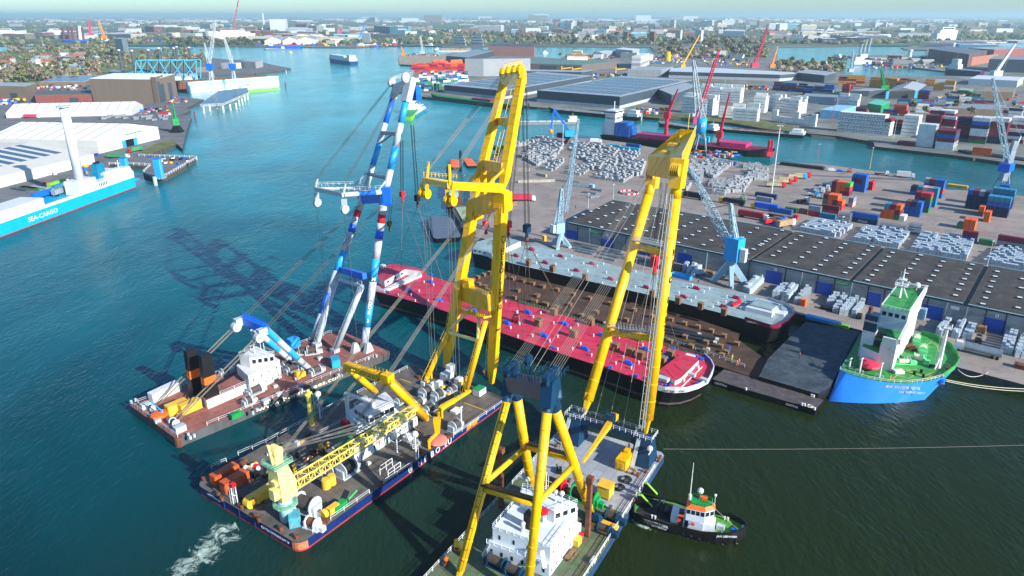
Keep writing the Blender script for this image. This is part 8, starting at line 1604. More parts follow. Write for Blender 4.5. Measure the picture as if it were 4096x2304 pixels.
def boat(name,lab,t,A_,B_,beam,fb,mh,md,house=None,cat='boat',cargo=None,group=None,bowk=.12,z=0,hm=None):
    """A_ stern, B_ bow waterline pixels; house=(k0,k1,h,wfrac)"""
    a=q(t,*A_,z);b=q(t,*B_,z); d=(b-a); L=d.length; d.normalize(); s=Vector((-d.y,d.x,0))*beam/2; T=thing(name,lab,cat,(a+b)/2,group)
    O=[a-s*.85,a+d*L*.06-s,b-d*L*bowk-s,b-d*L*bowk*.4-s*.6,b,b-d*L*bowk*.4+s*.6,b-d*L*bowk+s,a+d*L*.06+s,a+s*.85]
    lo=[Vector((p.x,p.y,z-.5)) for p in [a.lerp(b,.5)+(p-a.lerp(b,.5))*.95 for p in O]]; hi=[Vector((p.x,p.y,z+fb+(fb*.35 if i in(3,4,5) else 0))) for i,p in enumerate(O)]
    mb=MB(); mb.loft(lo,hi,cap=False); mb.build('hull',mh,T); mb=MB(); mb.add([p-UP*.1 for p in hi],[tuple(range(9))]); mb.build('deck',md,T)
    if house:
        k0,k1,h,w=house; mb=MB(); c0=a+d*L*k0;c1=a+d*L*k1; mb.prism([c0-s*w,c1-s*w,c1+s*w,c0+s*w],z+fb-.1,z+fb+h*.5); mb.prism([c0.lerp(c1,.15)-s*w*.8,c0.lerp(c1,.85)-s*w*.8,c0.lerp(c1,.85)+s*w*.8,c0.lerp(c1,.15)+s*w*.8],z+fb+h*.5,z+fb+h); mb.cyl(c0.lerp(c1,.5)+UP*(fb+h),c0.lerp(c1,.5)+UP*(fb+h*1.6+z),.15,n=4); mb.build('wheelhouse',hm or M_white,T)
        mb=MB(); n=s.normalized()*-.06; p0=c0.lerp(c1,.2)-s*w*.8+n;p1=c0.lerp(c1,.8)-s*w*.8+n; mb.add([Vector((p0.x,p0.y,z+fb+h*.66)),Vector((p1.x,p1.y,z+fb+h*.66)),Vector((p1.x,p1.y,z+fb+h*.86)),Vector((p0.x,p0.y,z+fb+h*.86))],[(0,1,2,3)]); mb.build('window_band',M_glass,T)
    if cargo:
        k0,k1,h,w,m=cargo; mb=MB(); c0=a+d*L*k0;c1=a+d*L*k1; n=6
        for i in range(n): e0=c0.lerp(c1,i/n);e1=c0.lerp(c1,(i+.9)/n); mb.prism([e0-s*w,e1-s*w,e1+s*w,e0+s*w],z+fb-.1,z+fb+h)
        mb.build('hold_cover',m,T)
    return T,a,d,s
boat('motor_yacht','white motor yacht moored at the lime pontoon by the drydock',1,(2380,915),(2570,890),8,3,M_white,M_white,(.2,.75,5,.7),'yacht')
spr=thing('solar_pier','pier shelter roofed with dark solar panels on white piles over the river','pier',q(1,2200,1000,0)); zr=8
RP_=[q(1,2010,1045,zr),q(1,2240,1035,zr),q(1,2500,925,zr),q(1,2490,880,zr),q(1,2200,915,zr)]
mb=MB(); mb.prism(RP_,zr-.3,zr); mb.build('roof',M_solar,spr); mb=MB(); mb.truss(RP_[0]-UP*1.5,RP_[1]-UP*1.5,1,2,bays=10,r=.2); mb.truss(RP_[1]-UP*1.5,RP_[2]-UP*1.5,1,2,bays=10,r=.2); mb.build('edge_truss',M_white,spr)
for (x,y) in ((2055,1140),(2115,1120),(2250,1130),(2320,1110),(2185,1100),(2380,1100),(2410,1065),(2440,1050),(2465,1020),(2495,1005)):
    p=q(1,x,y,0); mb=MB(); mb.cyl(p-UP,Vector((p.x,p.y,zr-1)),1.0,n=8); mb.build('pile',M_white,spr)
for (t,x,y,yt,m,lab) in ((1,1965,1195,1130,M_rust,'rusty pile standing before the solar pier'),(2,305,745,705,M_cb,'dolphin pile off the spit end'),(2,298,875,832,M_rust,'dolphin pile with yellow cap by the lime pontoon'),(2,212,755,715,M_rust,'dark dolphin pile nearer the drydock'),(6,1740,790,680,M_black,'dark mooring pile left of the yellow arm'),(6,1870,720,520,M_black,'tall dark mooring pile by the orange pontoons'),(3,165,1100,1045,M_black,'mooring pile with yellow cap in the basin'),(3,1300,1215,1150,M_cb,'pale pile before the moored tanker')):
    p=q(t,x,y,0); mb=MB(); z=top(p,t,yt); mb.cyl(p-UP,Vector((p.x,p.y,z)),.9,n=8); mb.cyl(Vector((p.x,p.y,z)),Vector((p.x,p.y,z+.8)),.6,n=8); lone(mb,'mooring_pile',m,lab,'pile')
# ================================================================ middle distance: halls, ships, cranes
hall('solar_warehouse','dark fronted warehouse with solar roof, left of the two by the basin',2,(1895,935),(2490,1000),(2576+800,830),915,M_dgrey,M_groof,base=3,roofdet=(9,6,M_solar)); hall('solar_warehouse','dark fronted warehouse with solar roof and pale side, right of the two by the basin',3,(250,1025),(1080,1098),(1810,905),975,M_dgrey,M_groof,base=3.5,roofdet=(10,6,M_solar))
T=thing('long_warehouse','very long dark warehouse with pale base and flat roof behind the canal','warehouse',q(3,2300,820,0)); zz=LZ+top(q(3,1580,778,LZ),3,717)-LZ; LW=[q(3,1580,720,zz),q(4,120,790-38,zz),q(4,360,735,zz),q(4,0,715,zz),q(3,1790,672,zz),q(3,1600,690,zz)]
mb=MB(); mb.prism(LW,LZ,zz); mb.build('wall',M_dgrey,T); mb=MB(); mb.prism(LW,zz,zz+.4); mb.build('roof',mat('flat_white_roof','#b9c2c6',.7,var=.06,scale=.03),T); mb=MB(); mb.prism([p+Vector((0,-.3,0)) for p in LW[:3]]+[LW[3],LW[4],LW[5]],LZ,LZ+4); mb.build('base_course',M_cb,T)
hall('green_roof_hall','brown hall with green sheet roof and yellow gantry cranes',3,(-120,700),(700,725),(1075,680),655,mat('dull_brown_wall','#6a5f5c',.8),mat('green_sheet_roof','#5f7f74',.6,var=.1,scale=.05),doors=((.2,.35,0,.8),(.5,.7,0,.8),(.8,.95,0,.8)))
hall('grey_block_hall','big plain grey block hall behind the river bend containers',2,(2105,765),(2290,768),(2760,760),595,M_mg,M_mgrey,h=None); hall('low_dark_hall','low dark hall with pale roof ridges left of the block hall',2,(1915,620),(2120,640),(2400,560),580,M_dgrey,M_mgrey); hall('pink_wall_hall','dark topped hall with pinkish wall by the river',3,(-240,560),(225,572),(230,545),470,mat('pinkish_cladding','#a87a72',.8,var=.1),M_dgrey)
hall('dark_low_hall','low dark hall with saw tooth edge behind the middle solar warehouse',3,(-100,760),(700,775),(810,760),725,M_dgrey,M_groof); hall('grey_roof_hall','low hall with grey sheet roof in front of the long warehouse',3,(1160,770),(1500,775),(1620,740),705,M_mgrey,M_groof); hall('office_block','white office block with dark window bands',3,(1200,690),(1290,692),(1380,650),570,mat('window_band_wall','#c4ccd0',.5,var=.9,scale=.12,stretch=(.02,.02,2.6)),M_white,cat='office')
hall('blue_door_hall','pale hall with blue doors by the river shore',3,(1040,560),(1210,580),(1280,560),510,M_mg,M_white); hall('cream_house','cream waterside building beside the scrap yard',3,(610,552),(700,555),(710,545),517,M_cream,M_cream); hall('white_shed','white shed behind the scrap yard',3,(870,560),(1000,562),(1050,550),522,M_white,M_white); hall('dark_door_shed','dark shed with open door among the white reefers',3,(1470,1000),(1600,1060),(1840,960),955,M_dgrey,M_groof,doors=((.55,.9,0,.7),))
for (lab,F1,F2,F3,yt,mw,mr) in (('grey shed beside the reeds in the right terminal',(260,800),(560,835),(675,800),760,M_dgrey,M_groof),('dark roofed long shed beside the maroon containers',(820,965),(1010,970),(1170,950),915,M_dgrey,M_groof),('pale blue shed in front of the white containers',(515,1190),(720,1205),(875,1150),1120,mat('pale_blue_cladding','#6fa8c4',.6),mat('pale_blue_roof','#8cc0d4',.6)),('small mint green shed among the containers',(990,1110),(1130,1135),(1215,1090),1065,M_grnp,mat('mint_roof','#5cc0a0',.6)),('row of blue grey sheds behind the white containers',(345,1030),(690,1050),(700,1020),985,mat('blue_grey_wall','#5a7c94',.6),M_mgrey),('flat brown office behind the right containers',(1780,1150),(2350,1170),(2380,1120),1105,M_brown,M_mgrey),('long white low building at the right waterside',(2010,855),(2500,880),(2560,840),815,M_white,M_white),('brown clinker building among green plots at the right',(2130,1000),(2450,1010),(2480,960),930,M_brown,mat('tan_roof','#8a8070',.8)),('dark green hut beside the long white building',(1900,940),(2020,950),(2060,930),915,M_green,M_groof)): hall('terminal_shed',lab,4,F1,F2,F3,yt,mw,mr)
gable('steel_gable_hall','dark open gable hall in the middle of the right terminal',4,(1175,995),(1500,985),925,880,(1300,860),M_dgrey,M_groof,0,(.1,.9,9)) ; hall('pier_hall','huge brown columned hall with white roof rim on the far pier',4,(1600,600),(2000,672),(2180,625),548,mat('columned_wall','#6a4c4c',.8,var=.5,scale=.1,stretch=(2,2,.1)),mat('pier_roof','#66707a',.6)); hall('orange_pier_hall','reddish hall at the right of the far pier',4,(1985,670),(2170,640),(2300,620),560,mat('reddish_cladding','#a06a58',.8),M_mgrey); hall('dark_pier_hall','dark low hall at the right edge of the far pier',4,(2200,720),(2900,740),(2900,700),610,M_dgrey,M_mgrey); hall('brown_far_hall','brown hall with pale roof lights beyond the pier',4,(2000,560),(2260,580),(2576,560),500,M_brick,M_groof)
hall('white_silo_block','white concrete silo by the far shore',2,(1070,428),(1150,430),(1155,420),335,M_white,M_white); hall('shipyard_hall','tall dark teal shipyard hall on the far shore',2,(1190,340),(1350,362),(1430,350),270,mat('teal_hall','#35606e',.6),M_groof); hall('white_factory','tall white factory block on the far left shore',2,(145,312),(300,312),(325,300),195,M_white,M_white,cat='factory'); hall('white_works','long low white works right of the tall factory',2,(300,330),(560,333),(580,310),295,M_white,M_white)
for i,(x0,x1) in enumerate(((90,250),(270,410),(400,600))): gable('ribbed_shed','dark striped pale shed on the far left shore, %s of three'%ORD[i],2,(x0,450),(x1,440),410,375,(x0+60,385),M_white,mat('striped_roof','#9aa6ae',.5,var=.6,scale=.08),0)
hall('distillery_hall','white hall with faint lettering behind the river trees',3,(2120,375),(2335,382),(2340,360),315,M_white,M_white)
for i,(x,w) in enumerate(((1990,120),(2160,130))):
    for k in range(4): 
        a=q(2,x,455,LZ);b=q(2,x+w,462,LZ); s=Vector((0,30,0)); mb=MB(); mb.prism([a.lerp(b,.05*k),a.lerp(b,1-.05*k),a.lerp(b,1-.05*k)+s,a.lerp(b,.05*k)+s],LZ+k*9,LZ+k*9+6); mb.prism([a.lerp(b,.05*k+.03),a.lerp(b,.97-.05*k),a.lerp(b,.97-.05*k)+s*.9,a.lerp(b,.05*k+.03)+s*.9],LZ+k*9+6,LZ+k*9+9,1)
        if k==0: T=thing('stepped_office','white stepped waterfront office, %s of the pair'%('left' if i==0 else 'right'),'office',a)
        mb.build('storey',[M_white,M_glass],T)
for (t,x,y,yt,xw,yw) in ((3,1115,400,315,45,6),(3,1375,435,315,50,6),(3,1640,400,300,50,6),(3,1835,430,300,60,6),(3,1590,280,195,40,4),(3,2060,270,200,50,4),(3,545,290,225,50,4),(3,655,425,345,150,2),(3,300,400,335,70,2),(3,500,395,340,120,2),(4,1155,275,220,30,3),(2,1140,230,170,60,4),(1,2040,310,240,80,4)):
    hall('apartment_tower','%s on the far shore, %s'%('wide low apartment slab' if xw>100 else 'slender apartment tower' if xw<42 else 'brown brick apartment tower' if x in(1115,1375) else 'pale apartment tower',{1115:'left of the brown pair',1375:'right of the brown pair',1640:'left of the cream pair',1835:'right of the cream pair',1590:'tallest white one',2060:'dark glazed one to the right',545:'stepped white one at the church',655:'with red white balconies',300:'among trees at the left',500:'among trees in the middle',1155:'dark one near the cruise ship',1140:'dark one beyond the shipyard hall',2040:'green one at the far left'}[x]),t,(x,y),(x+xw,y+yw),(x+xw*1.4,y-3),yt+6,mat('tower_facade_brick','#8a5a4c',.7,var=.5,scale=.2,stretch=(.3,.3,3)) if x in (1115,1375) else mat('tower_facade_pale','#c8c4b8',.6,var=.45,scale=.2,stretch=(.3,.3,3)),M_mgrey,cat='tower block')
# ships
M_tdeck=mat('tanker_deck','#8f9498',.7,var=.4,scale=.3,dirt='#5a4a48'); M_crim=mat('crimson_hatch','#c42e6a',.6,var=.08)
boat('tanker_barge','long black tanker barge moored below the middle solar warehouse',3,(1300,1215),(365,1125),12,4,M_hullblk,M_tdeck,(.02,.12,6,.8),'tanker',(.15,.9,.8,.25,M_mgrey)); boat('tanker_barge','pale tanker barge sailing past the scrap crane',3,(680,1240),(-100,1250),11,2,M_mgrey,M_tdeck,(.02,.16,5,.7),'tanker',(.2,.9,.8,.2,M_white))
boat('river_barge','dark green river barge with containers below the left solar warehouse',2,(2680,1110),(1760,995),12,5,mat('dark_green_hull','#12403f',.5),M_green,(.03,.1,6,.8),'barge',(.3,.5,2.6,.6,mat('container_maroon'))); boat('river_barge','dark barge with white wheelhouse moored across the basin by the red cranes',3,(2070,1345),(1465,1260),11,3,M_hullblk,M_tdeck,(.02,.14,5,.8),'barge'); boat('river_barge','long dark barge with white round cabin moored at the grass bank',8,(370,130),(-520,60),12,3,M_hullblk,M_tdeck,(.01,.16,4,.95),'barge',(.3,.9,.8,.5,M_rust)); boat('river_barge','dark barge with blue bow moored at the right container quay',8,(3300,480),(1895,300),12,3,M_hullblk,M_black,None,'barge')
T,a,d,s=boat('container_vessel','white and blue container vessel sailing up the river',2,(990,655),(760,620),22,8,mat('mid_blue_hull','#1c4f86',.5),M_white,(.03,.2,12,.8),'ship',(.25,.9,9,.85,M_white))
T,a,d,s=boat('dredger','lime green dredger with red topped wheelhouse on the river',2,(1500,1215),(1600,1110),14,4,MATS['lime_paint'],M_grnp,(.6,.9,9,.7),'ship',hm=M_white); boat('work_boat','white and teal work boat beside the green dredger',2,(1565,1180),(1690,1100),9,2.5,MATS['container_teal_blue'],M_white,(.5,.85,5,.7))
T,a,d,s=boat('coastal_freighter','freighter with white lettered bridge and crimson hatches behind the yard',7,(920,150),(2640,330),17,5.0,M_hullblk,mat('maroon_deck','#7a1f3a',.6),None,'ship'); L=(q(7,2640,330,0)-q(7,920,150,0)).length; ca=math.degrees(math.atan2(d.y,d.x))
c=a+d*9+UP*6; z=top(q(3,1080,1449,6),3,1180) if 0 else 24; mb=MB(); mb.box(c,(9,14,17),ca); mb.box(c+UP*17,(10,17,3),ca); mb.cyl(c+UP*20,c+UP*27,.4,n=5); mb.box(c-d*7,(5,8,7),ca); mb.build('bridge',M_white,T); mb=MB(); mb.box(c+UP*18.2,(10.1,17.1,1.0),ca); mb.build('window_band',M_glass,T); text('CARGOW',2.6,c+d*5.2-s.normalized()*6+UP*13,s.normalized(),UP,mk,T,'bridge_lettering')
text('CARGOW',2.2,c-s.normalized()*7.1-d*4+UP*13,d,UP,mk,T,'side_lettering',sx=.8)
for i in range(4):
    for j in range(4): 
        if i==3 and j==3: continue
        for k in range(3): mb=MB(); p=a+d*(17+i*3.2)-s.normalized()*(7-k*5)*1+UP*(6+j*2.8); mb.box(p,(3.0,4.7,2.6),ca+0); o=lone(mb,'blue_cargo_box',MATS['container_blue'],'blue box stacked aft on the freighter, tier %d, row %d from the bridge'%(j+1,i+1),'container','blue boxes on the freighter deck')
for k0,k1 in ((.23,.45),(.47,.50),(.72,.86)): mb=MB(); c0=a+d*L*k0;c1=a+d*L*k1; mb.prism([c0-s*.8,c1-s*.8,c1+s*.8,c0+s*.8],5.9,9); mb.build('hatch_cover',M_crim,T)
for i,(k,hw) in enumerate(((.52,.8),(.60,.8))): mb=MB(); c0=a+d*L*k; mb.box(c0-s*.1+UP*6,(L*.07,12,4.5),ca); mb.build('aqua_cover',mat('aqua_cover','#3aa8c8',.6),T)
for i,(x,y,x1,y1,t1) in enumerate(((1545,130,1670,895,3),(2080,195,2190,935,3))):
    b=q(7,x,y,6); b=b; e=V(t1,x1,y1,b,ca); rt=Vector((b.x,b.y,top(b,3,1200 if i==0 else 1400)+4)); mb=MB(); mb.cyl(b-UP*2,rt,1.8,1.5,n=10); mb.box(rt-UP*3,(4.4,4.2,5),ca); mb.beam(rt,rt.lerp(e,.52),1.9,2.0,1.7,1.7); mb.beam(rt.lerp(e,.52),e,1.2,1.3,.9,.9); mb.build('ship_crane',mat('crimson_crane','#c01c3c',.5),T)
p=q(8,10,310,7); mb=MB(); mb.truss(p,p+UP*(top(p,8,155)-7),2.2,2.2,bays=5,r=.4,side=(1,0,0)); mb.box(p,(5,5,3),0); mb.build('bow_mast',MATS['crimson_crane'],T)
for (n,lab,t,A_,B_,bm_,fb,mh,md,hs,cat,cg) in (('blue_freighter','blue freighter with red hatches moored on the far left shore',2,(130,480),(470,480),14,6,M_blue,M_red,(.02,.12,10,.8),'ship',(.2,.85,3,.7,M_red)),('small_tanker','white and green small tanker before the far left shore',2,(290,500),(80,500),10,3,M_mgrey,M_white,(.02,.15,7,.8),'boat',None),('container_barge','white river barge loaded with orange containers',2,(2170,518),(1785,518),12,3,M_white,M_black,(.85,.95,7,.8),'barge',(.05,.8,5,.8,MATS['container_ochre'])),('harbour_tug2','black and white tug on the far basin water',2,(1810,472),(1695,470),10,4,M_black,M_white,(.3,.6,9,.6),'tug',None),('speed_boat','small cream speed boat with white wake',2,(335,532),(362,530),5,2,M_cream,M_white,(.3,.7,3,.6),'boat',None),('red_white_ship','red and white vessel at the far quay',2,(1425,455),(1370,455),14,8,M_red,M_white,(.3,.8,12,.7),'ship',None),('dark_red_ship','dark red low vessel in the far basin',2,(1775,415),(1535,430),16,7,M_rust,M_rust,(.03,.15,9,.7),'ship',None),('quay_ship','red and white vessel moored below the white silo',2,(1005,475),(1200,465),12,5,M_red,M_white,(.1,.4,8,.8),'ship',None),('small_ferry','small white ferry on the river by the pink hall',3,(300,540),(358,535),8,2,M_white,M_white,(.2,.7,6,.7),'ferry',None),('paddle_boat','long white passenger boat moored below the cream towers',3,(1980,480),(1705,470),12,4,M_white,M_white,(.1,.85,5,.9),'boat',None),
 ('ferry_ship','large white ferry at the far left frame edge',1,(-200,385),(285,370),26,22,M_white,M_white,(.3,.7,18,.9),'ferry',None),('ferry_ship','large white ferry second from the left edge',1,(400,375),(615,365),24,22,M_white,M_white,(.5,.95,16,.9),'ferry',None),('cruise_ship','white cruise ship behind the wooded islet at the left',1,(2576,395),(2075,400),28,26,M_white,M_white,(.1,.8,14,.9),'cruise ship',None),('cruise_ship','huge white cruise ship at the right far shore',4,(1660,410),(1880,405),34,30,M_white,M_white,(.1,.9,24,.9),'cruise ship',None),('yellow_workship','yellow work ship at the far pier head',4,(790,600),(595,590),12,4,M_black,M_yel,(.3,.7,8,.7),'ship',None),('offshore_ship','purple hulled ship with white tower bridge at the right pier',4,(2150,770),(1770,745),18,9,mat('purple_hull','#4a2650',.5),M_mgrey,(.6,.85,18,.8),'ship',None),('white_houseboat','white vessel moored at the reed bank',4,(650,680),(400,660),12,5,M_white,M_white,(.1,.9,6,.8),'boat',None),('deck_barge','barge with light blue containers at the left yard quay',6,(1810,1110),(1790,880),9,2,M_hullblk,M_rust,None,'barge',(.4,.95,2.6,.6,M_cr)),('orange_pontoon','orange decked pontoon by the tall pile, left one',6,(1830,700),(1800,620),7,1.5,M_black,M_orange,None,'pontoon',None),('orange_pontoon','orange decked pontoon by the tall pile, right one',6,(1990,685),(1935,610),7,1.5,M_black,M_orange,None,'pontoon',None),('hopper_barge','grey open hopper barge at the left yard quay',6,(1740,1440),(1650,1220),13,2.5,M_hullblk,mat('blue_grey_hold','#5a6878',.7),None,'barge',None)):
    n={'harbour_tug2':'harbour_tug'}.get(n,n); boat(n,lab,t,A_,B_,bm_,fb,mh,md,hs,cat,cg)
boat('work_barge','long grey barge with timber and pale cover along the left yard quay',6,(2060,1449),(1850,1100),10,2.2,M_hullblk,M_gdeck,None,'barge',(.5,.9,.9,.6,mat('pale_green_cover','#9aa88c',.8)))
# cranes
def beamcrane(lab,t,x,y,m,xt,yt,w=2.5,ang=0,lattice=True,h=0,nm='crane'):
    b=q(t,x,y,LZ); e=V(t,xt,yt,b,ang); T=thing(nm,lab,'crane',b); mb=MB(); mb.box(b,(w*3,w*2.4,w*2),ang); mb.build('crane_base',m,T); mb=MB(); r=b+UP*w*2
    if lattice: mb.truss(r,e,w,w,w*.5,w*.5,bays=14,r=w*.13,rb=w*.08)
    else: mb.beam(r,e,w,w,w*.5,w*.5)
    mb.cyl(r+Vector((w*2,0,0)),r.lerp(e,.45)+Vector((w*1.2,0,0)),w*.06,n=3); mb.build('jib',m,T); return T
M_pk=mat('crimson_lattice','#d83a5c',.5); M_or=mat('orange_lattice','#e08a2c',.5)
beamcrane('crimson lattice crane rising behind the blue pedestal crane',3,1860,1240,M_pk,2085,495,3.0); beamcrane('bright yellow boom crane behind the long warehouse',3,1720,680,M_yel,1890,350,3.0,lattice=False); beamcrane('crimson lattice crane at the right beyond the long warehouse',3,2440,680,M_pk,2570,290,4.5); beamcrane('pale tall lattice crane before the long warehouse',3,1850,1200,M_grey,1825,610,3.0); beamcrane('orange A-frame crane at the reed bank',4,40,680,M_or,100,465,3.5,lattice=False); beamcrane('white twin leg crane at the right pier edge',4,2290,770,M_white,2490,440,5.0,lattice=False); beamcrane('green gantry crane among the ochre containers',4,1160,910,M_grnp,1140,700,3.5,lattice=True); beamcrane('thin lattice mast at the right basin',4,830,725,M_grey,860,510,3,lattice=True)
beamcrane('red and white tall ship crane on the far left shore',1,2350,320,mat('red_white_crane','#d87a7c',.5,var=.6,scale=.1),2400,0,9); beamcrane('crimson crane on the far left shore beside the jack-up ship',1,915,390,M_pk,900,190,9,lattice=False); beamcrane('orange crane on the far left shore',1,1050,390,M_or,990,205,7); beamcrane('crimson crane before the white silo',2,850,350,M_pk,848,270,6); beamcrane('white chimney crane beside the white factory',2,90,310,M_white,65,130,11,lattice=False); beamcrane('pale blue crane by the shipyard hall',2,1050,390,M_lblue,1095,250,6); beamcrane('grey harbour crane over the scrap heap',2,1675,545,M_grey,1655,360,4); beamcrane('orange pile rig at the scrap quay tip',2,1485,560,M_or,1462,465,3.5,lattice=False); beamcrane('grey crane at the right far shore',4,560,370,M_white,630,250,7); beamcrane('orange crane at the right far shore',4,690,395,M_or,695,335,8,lattice=False)
# blue pedestal crane with round house and logo
b=q(7,1885,240,LZ); T=thing('pedestal_crane','blue drum housed crane on grey portal legs beside the freighter','crane',b); mb=MB(); zt=top(b,7,85)
for sx,sy in ((-1,-1),(1,-1),(1,1),(-1,1)): mb.beam(b+Vector((sx*4,sy*4,0)),Vector((b.x+sx*2,b.y+sy*2,zt)),1.1,1.1)
mb.box(Vector((b.x,b.y,zt-.6)),(6,6,.8),0); mb.build('portal',M_mgrey,T); z2=top(b,3,1190); mb=MB(); mb.cyl(Vector((b.x,b.y,zt)),Vector((b.x,b.y,z2)),3.9,3.9,n=18); mb.build('drum_house',M_lblue,T,True)
mb=MB(); c=Vector((b.x,b.y-4,zt+(z2-zt)*.6)); [mb.box(c+Vector((x,0,z)),(w,.12,h),0) for x,z,w,h in ((-.9,-1.4,.4,2.8),(.9,-1.4,.4,2.8),(0,-1.4,.4,2.0),(0,1.1,2.2,.35))]; mb.build('emblem',M_white,T)
mb=MB(); mb.truss(Vector((b.x,b.y,z2)),Vector((b.x+.5,b.y,top(b,3,1000))),4,4,3,3,bays=4,r=.3); tp=V(3,1830,615,b,0); mb.truss(Vector((b.x,b.y,z2)),tp,3,3,1.4,1.4,bays=14,r=.3,rb=.16); mb.build('lattice_jib',M_grey,T)
# blue scrap crane
b=q(7,530,140,LZ+4); T=thing('scrap_crane','blue knuckle boom scrap crane with grab at the yard water edge','crane',b); mb=MB(); c=V(3,580,1340,b,0); mb.box(c-UP*2.5,(8,5,5),5); mb.build('crane_house',M_lblue,T); j=V(3,425,1100,b,0); r=V(3,520,1240,b,0); g_=V(3,390,1290,b,0); mb=MB(); mb.beam(c,r,1.6,1.8); mb.beam(r,j,1.4,1.8); mb.beam(j,g_,1.1,1.2); mb.build('boom',M_blue,T); mb=MB(); mb.sph(g_-UP*2.5,1.8,n=8,m=5); mb.cyl(g_,g_-UP*2,.3,n=5); mb.build('grab',M_or,T); mb=MB(); mb.cyl(b-UP*4,c-UP*2.5,1.3,n=8); mb.build('pillar',M_black,T)
# yellow lattice bits seen at the tip of the right boom
b=V(3,1570,1330,q(7,1500,200,LZ),0); 
for i,(x,y) in enumerate(((70,690),(160,690),(220,705),(318,710),(500,728),(605,735),(1045,738))): 
    b=q(3,x,y,LZ); T=thing('gantry_crane','yellow gantry crane by the green roofed hall, %s from the left'%ORD[i],'crane',b,'yellow gantry cranes at the green roofed hall'); h=11; mb=MB(); mb.beam(b,b+UP*h,1.6,1.6); mb.build('leg',M_yel,T); mb=MB(); mb.beam(b+UP*h*.6,b+Vector((17,0,h*.75)),1.6,1.8); mb.build('girder',M_yel,T)
ysilo=MB(); b=q(3,1567,610,LZ); ysilo.cyl(b,Vector((b.x,b.y,top(b,3,545))),7,n=14); ysilo.cyl(Vector((b.x,b.y,top(b,3,545))),Vector((b.x,b.y,top(b,3,520))),5,n=14); lone(ysilo,'yellow_silo',M_yel,'round yellow silo among the scrap yard machines','silo')
for i,(x,y,yt) in enumerate(((965,515,395),(1005,515,380),(925,520,440))): b=q(4,x,y,0); mb=MB(); mb.cyl(b,Vector((b.x+4,b.y,top(b,4,yt))),3.0,n=8); mb.cyl(b,b+UP*8,3.8,n=8); lone(mb,'spud_leg',M_mg,'tall grey jack-up leg at the far pier, %s'%['middle','right','left'][i],'leg')
b=q(4,1420,575,2); mb=MB(); mb.cyl(b,Vector((b.x,b.y,top(b,4,500))),5,n=10); mb.cyl(Vector((b.x,b.y,top(b,4,515))),Vector((b.x,b.y,top(b,4,498))),6.5,n=10); lone(mb,'pier_lighthouse',M_white,'short white tower on the far pier','tower')
jv=thing('jackup_ship','blue and white jack-up ship with dark red legs on the far left shore','ship',q(1,780,430,0)); mb=MB(); mb.prism([q(1,640,432,0),q(1,900,440,0),q(1,900,425,0),q(1,640,420,0)],-1,10); mb.build('hull',M_blue,jv)
for x in (650,705,740,795,845): b=q(1,x,420,0); mb=MB(); e=V(1,x-22,275,b,0); mb.cyl(b,e,4.5,n=8); mb.build('leg',mat('dark_red_leg','#6a3a44',.6),jv)
b=q(1,815,420,0); mb=MB(); mb.cyl(b,V(1,797,260,b,0),9,6,n=10); mb.build('white_column',M_white,jv)
# ================================================================ towns, woods, far horizon
rt=random.Random(77)
PALC=[('white',M_white),('cream',mat('town_cream','#d5cdb8',.7)),('grey',M_mg),('dark grey',M_dgrey),('brick red',M_brick),('brown',M_brown),('pale blue',MATS['pale_blue_cladding']),('tan',MATS['tan_roof'])]
ROOFS=[M_mgrey,M_groof,mat('orange_tiles','#a8604a',.8,var=.2),M_wroof]
def scatter(where,t,x0,x1,y0,y1,n,w,d,h,gab=.3,cat='building',name='town_building'):
    for i in range(n):
        k=i/n; x=rt.uniform(x0,x1); y=y0+(y1-y0)*rt.random(); p=q(t,x,y,LZ+.05); ww=rt.uniform(*w);dd=rt.uniform(*d);hh_=rt.uniform(*h); an=rt.choice((-38,-20,5,12)); cn_,m=rt.choice(PALC[:3]+PALC)
        T=thing(name,'%s %s %s, %s'%(cn_,'tall block' if hh_>22 else 'long low building' if ww>45 else 'small building',where,'%d m broad'%ww if 0 else rt.choice(('narrow','square','broad'))+' one'),cat,p,'buildings '+where)
        mb=MB(); [mb.box(p+dirv(an)*ww*x_*.28+dirv(an+90)*dd*.2*x_,(ww*.3,dd*.5,hh_*rt.uniform(1.02,1.15)),an) for x_ in (-1,1)]; mb.box(p,(ww,dd,hh_),an); 
        if hh_>12:
            for j in range(int(hh_/3.5)): mb.box(p+UP*(j*3.5+1.5),(ww+.3,dd+.3,1.2),an,1)
        mb.build('wall',[m,M_glass],T); mb=MB(); u_=dirv(an);v_=dirv(an+90); c=p+UP*hh_
        if rt.random()<gab and hh_<14: a4=[c+u_*x_*ww/2+v_*y_*dd/2 for x_,y_ in ((-1,-1),(1,-1),(1,1),(-1,1))]; r1=c-u_*ww/2+UP*dd*.28;r2=c+u_*ww/2+UP*dd*.28; mb.add(a4+[r1,r2],[(0,1,5,4),(2,3,4,5),(0,4,3),(1,2,5)]); mb.build('roof',rt.choice(ROOFS[:3]),T)
        else: mb.box(c,(ww*.98,dd*.98,.5),an); mb.build('roof',rt.choice(ROOFS),T)
scatter('in the wooded suburb at the left',1,0,1000,570,700,34,(14,26),(9,13),(7,10),.9)
scatter('on the far left port shore',1,0,1500,330,395,22,(50,160),(25,50),(10,22),.1); scatter('on the left far bank behind the cruise ship',1,1500,2576,250,390,26,(40,120),(25,50),(12,34),.1)
scatter('on the shore behind the striped sheds',2,0,1450,335,440,34,(40,120),(20,45),(8,22),.3); scatter('in the industrial belt on the far bank',2,400,2500,290,340,24,(50,160),(30,60),(10,40),.1)
scatter('in the town behind the river park',3,0,2576,290,390,44,(30,90),(18,30),(10,30),.4); scatter('in the town skyline further back',3,0,2576,215,290,44,(50,140),(30,50),(15,55),.1)
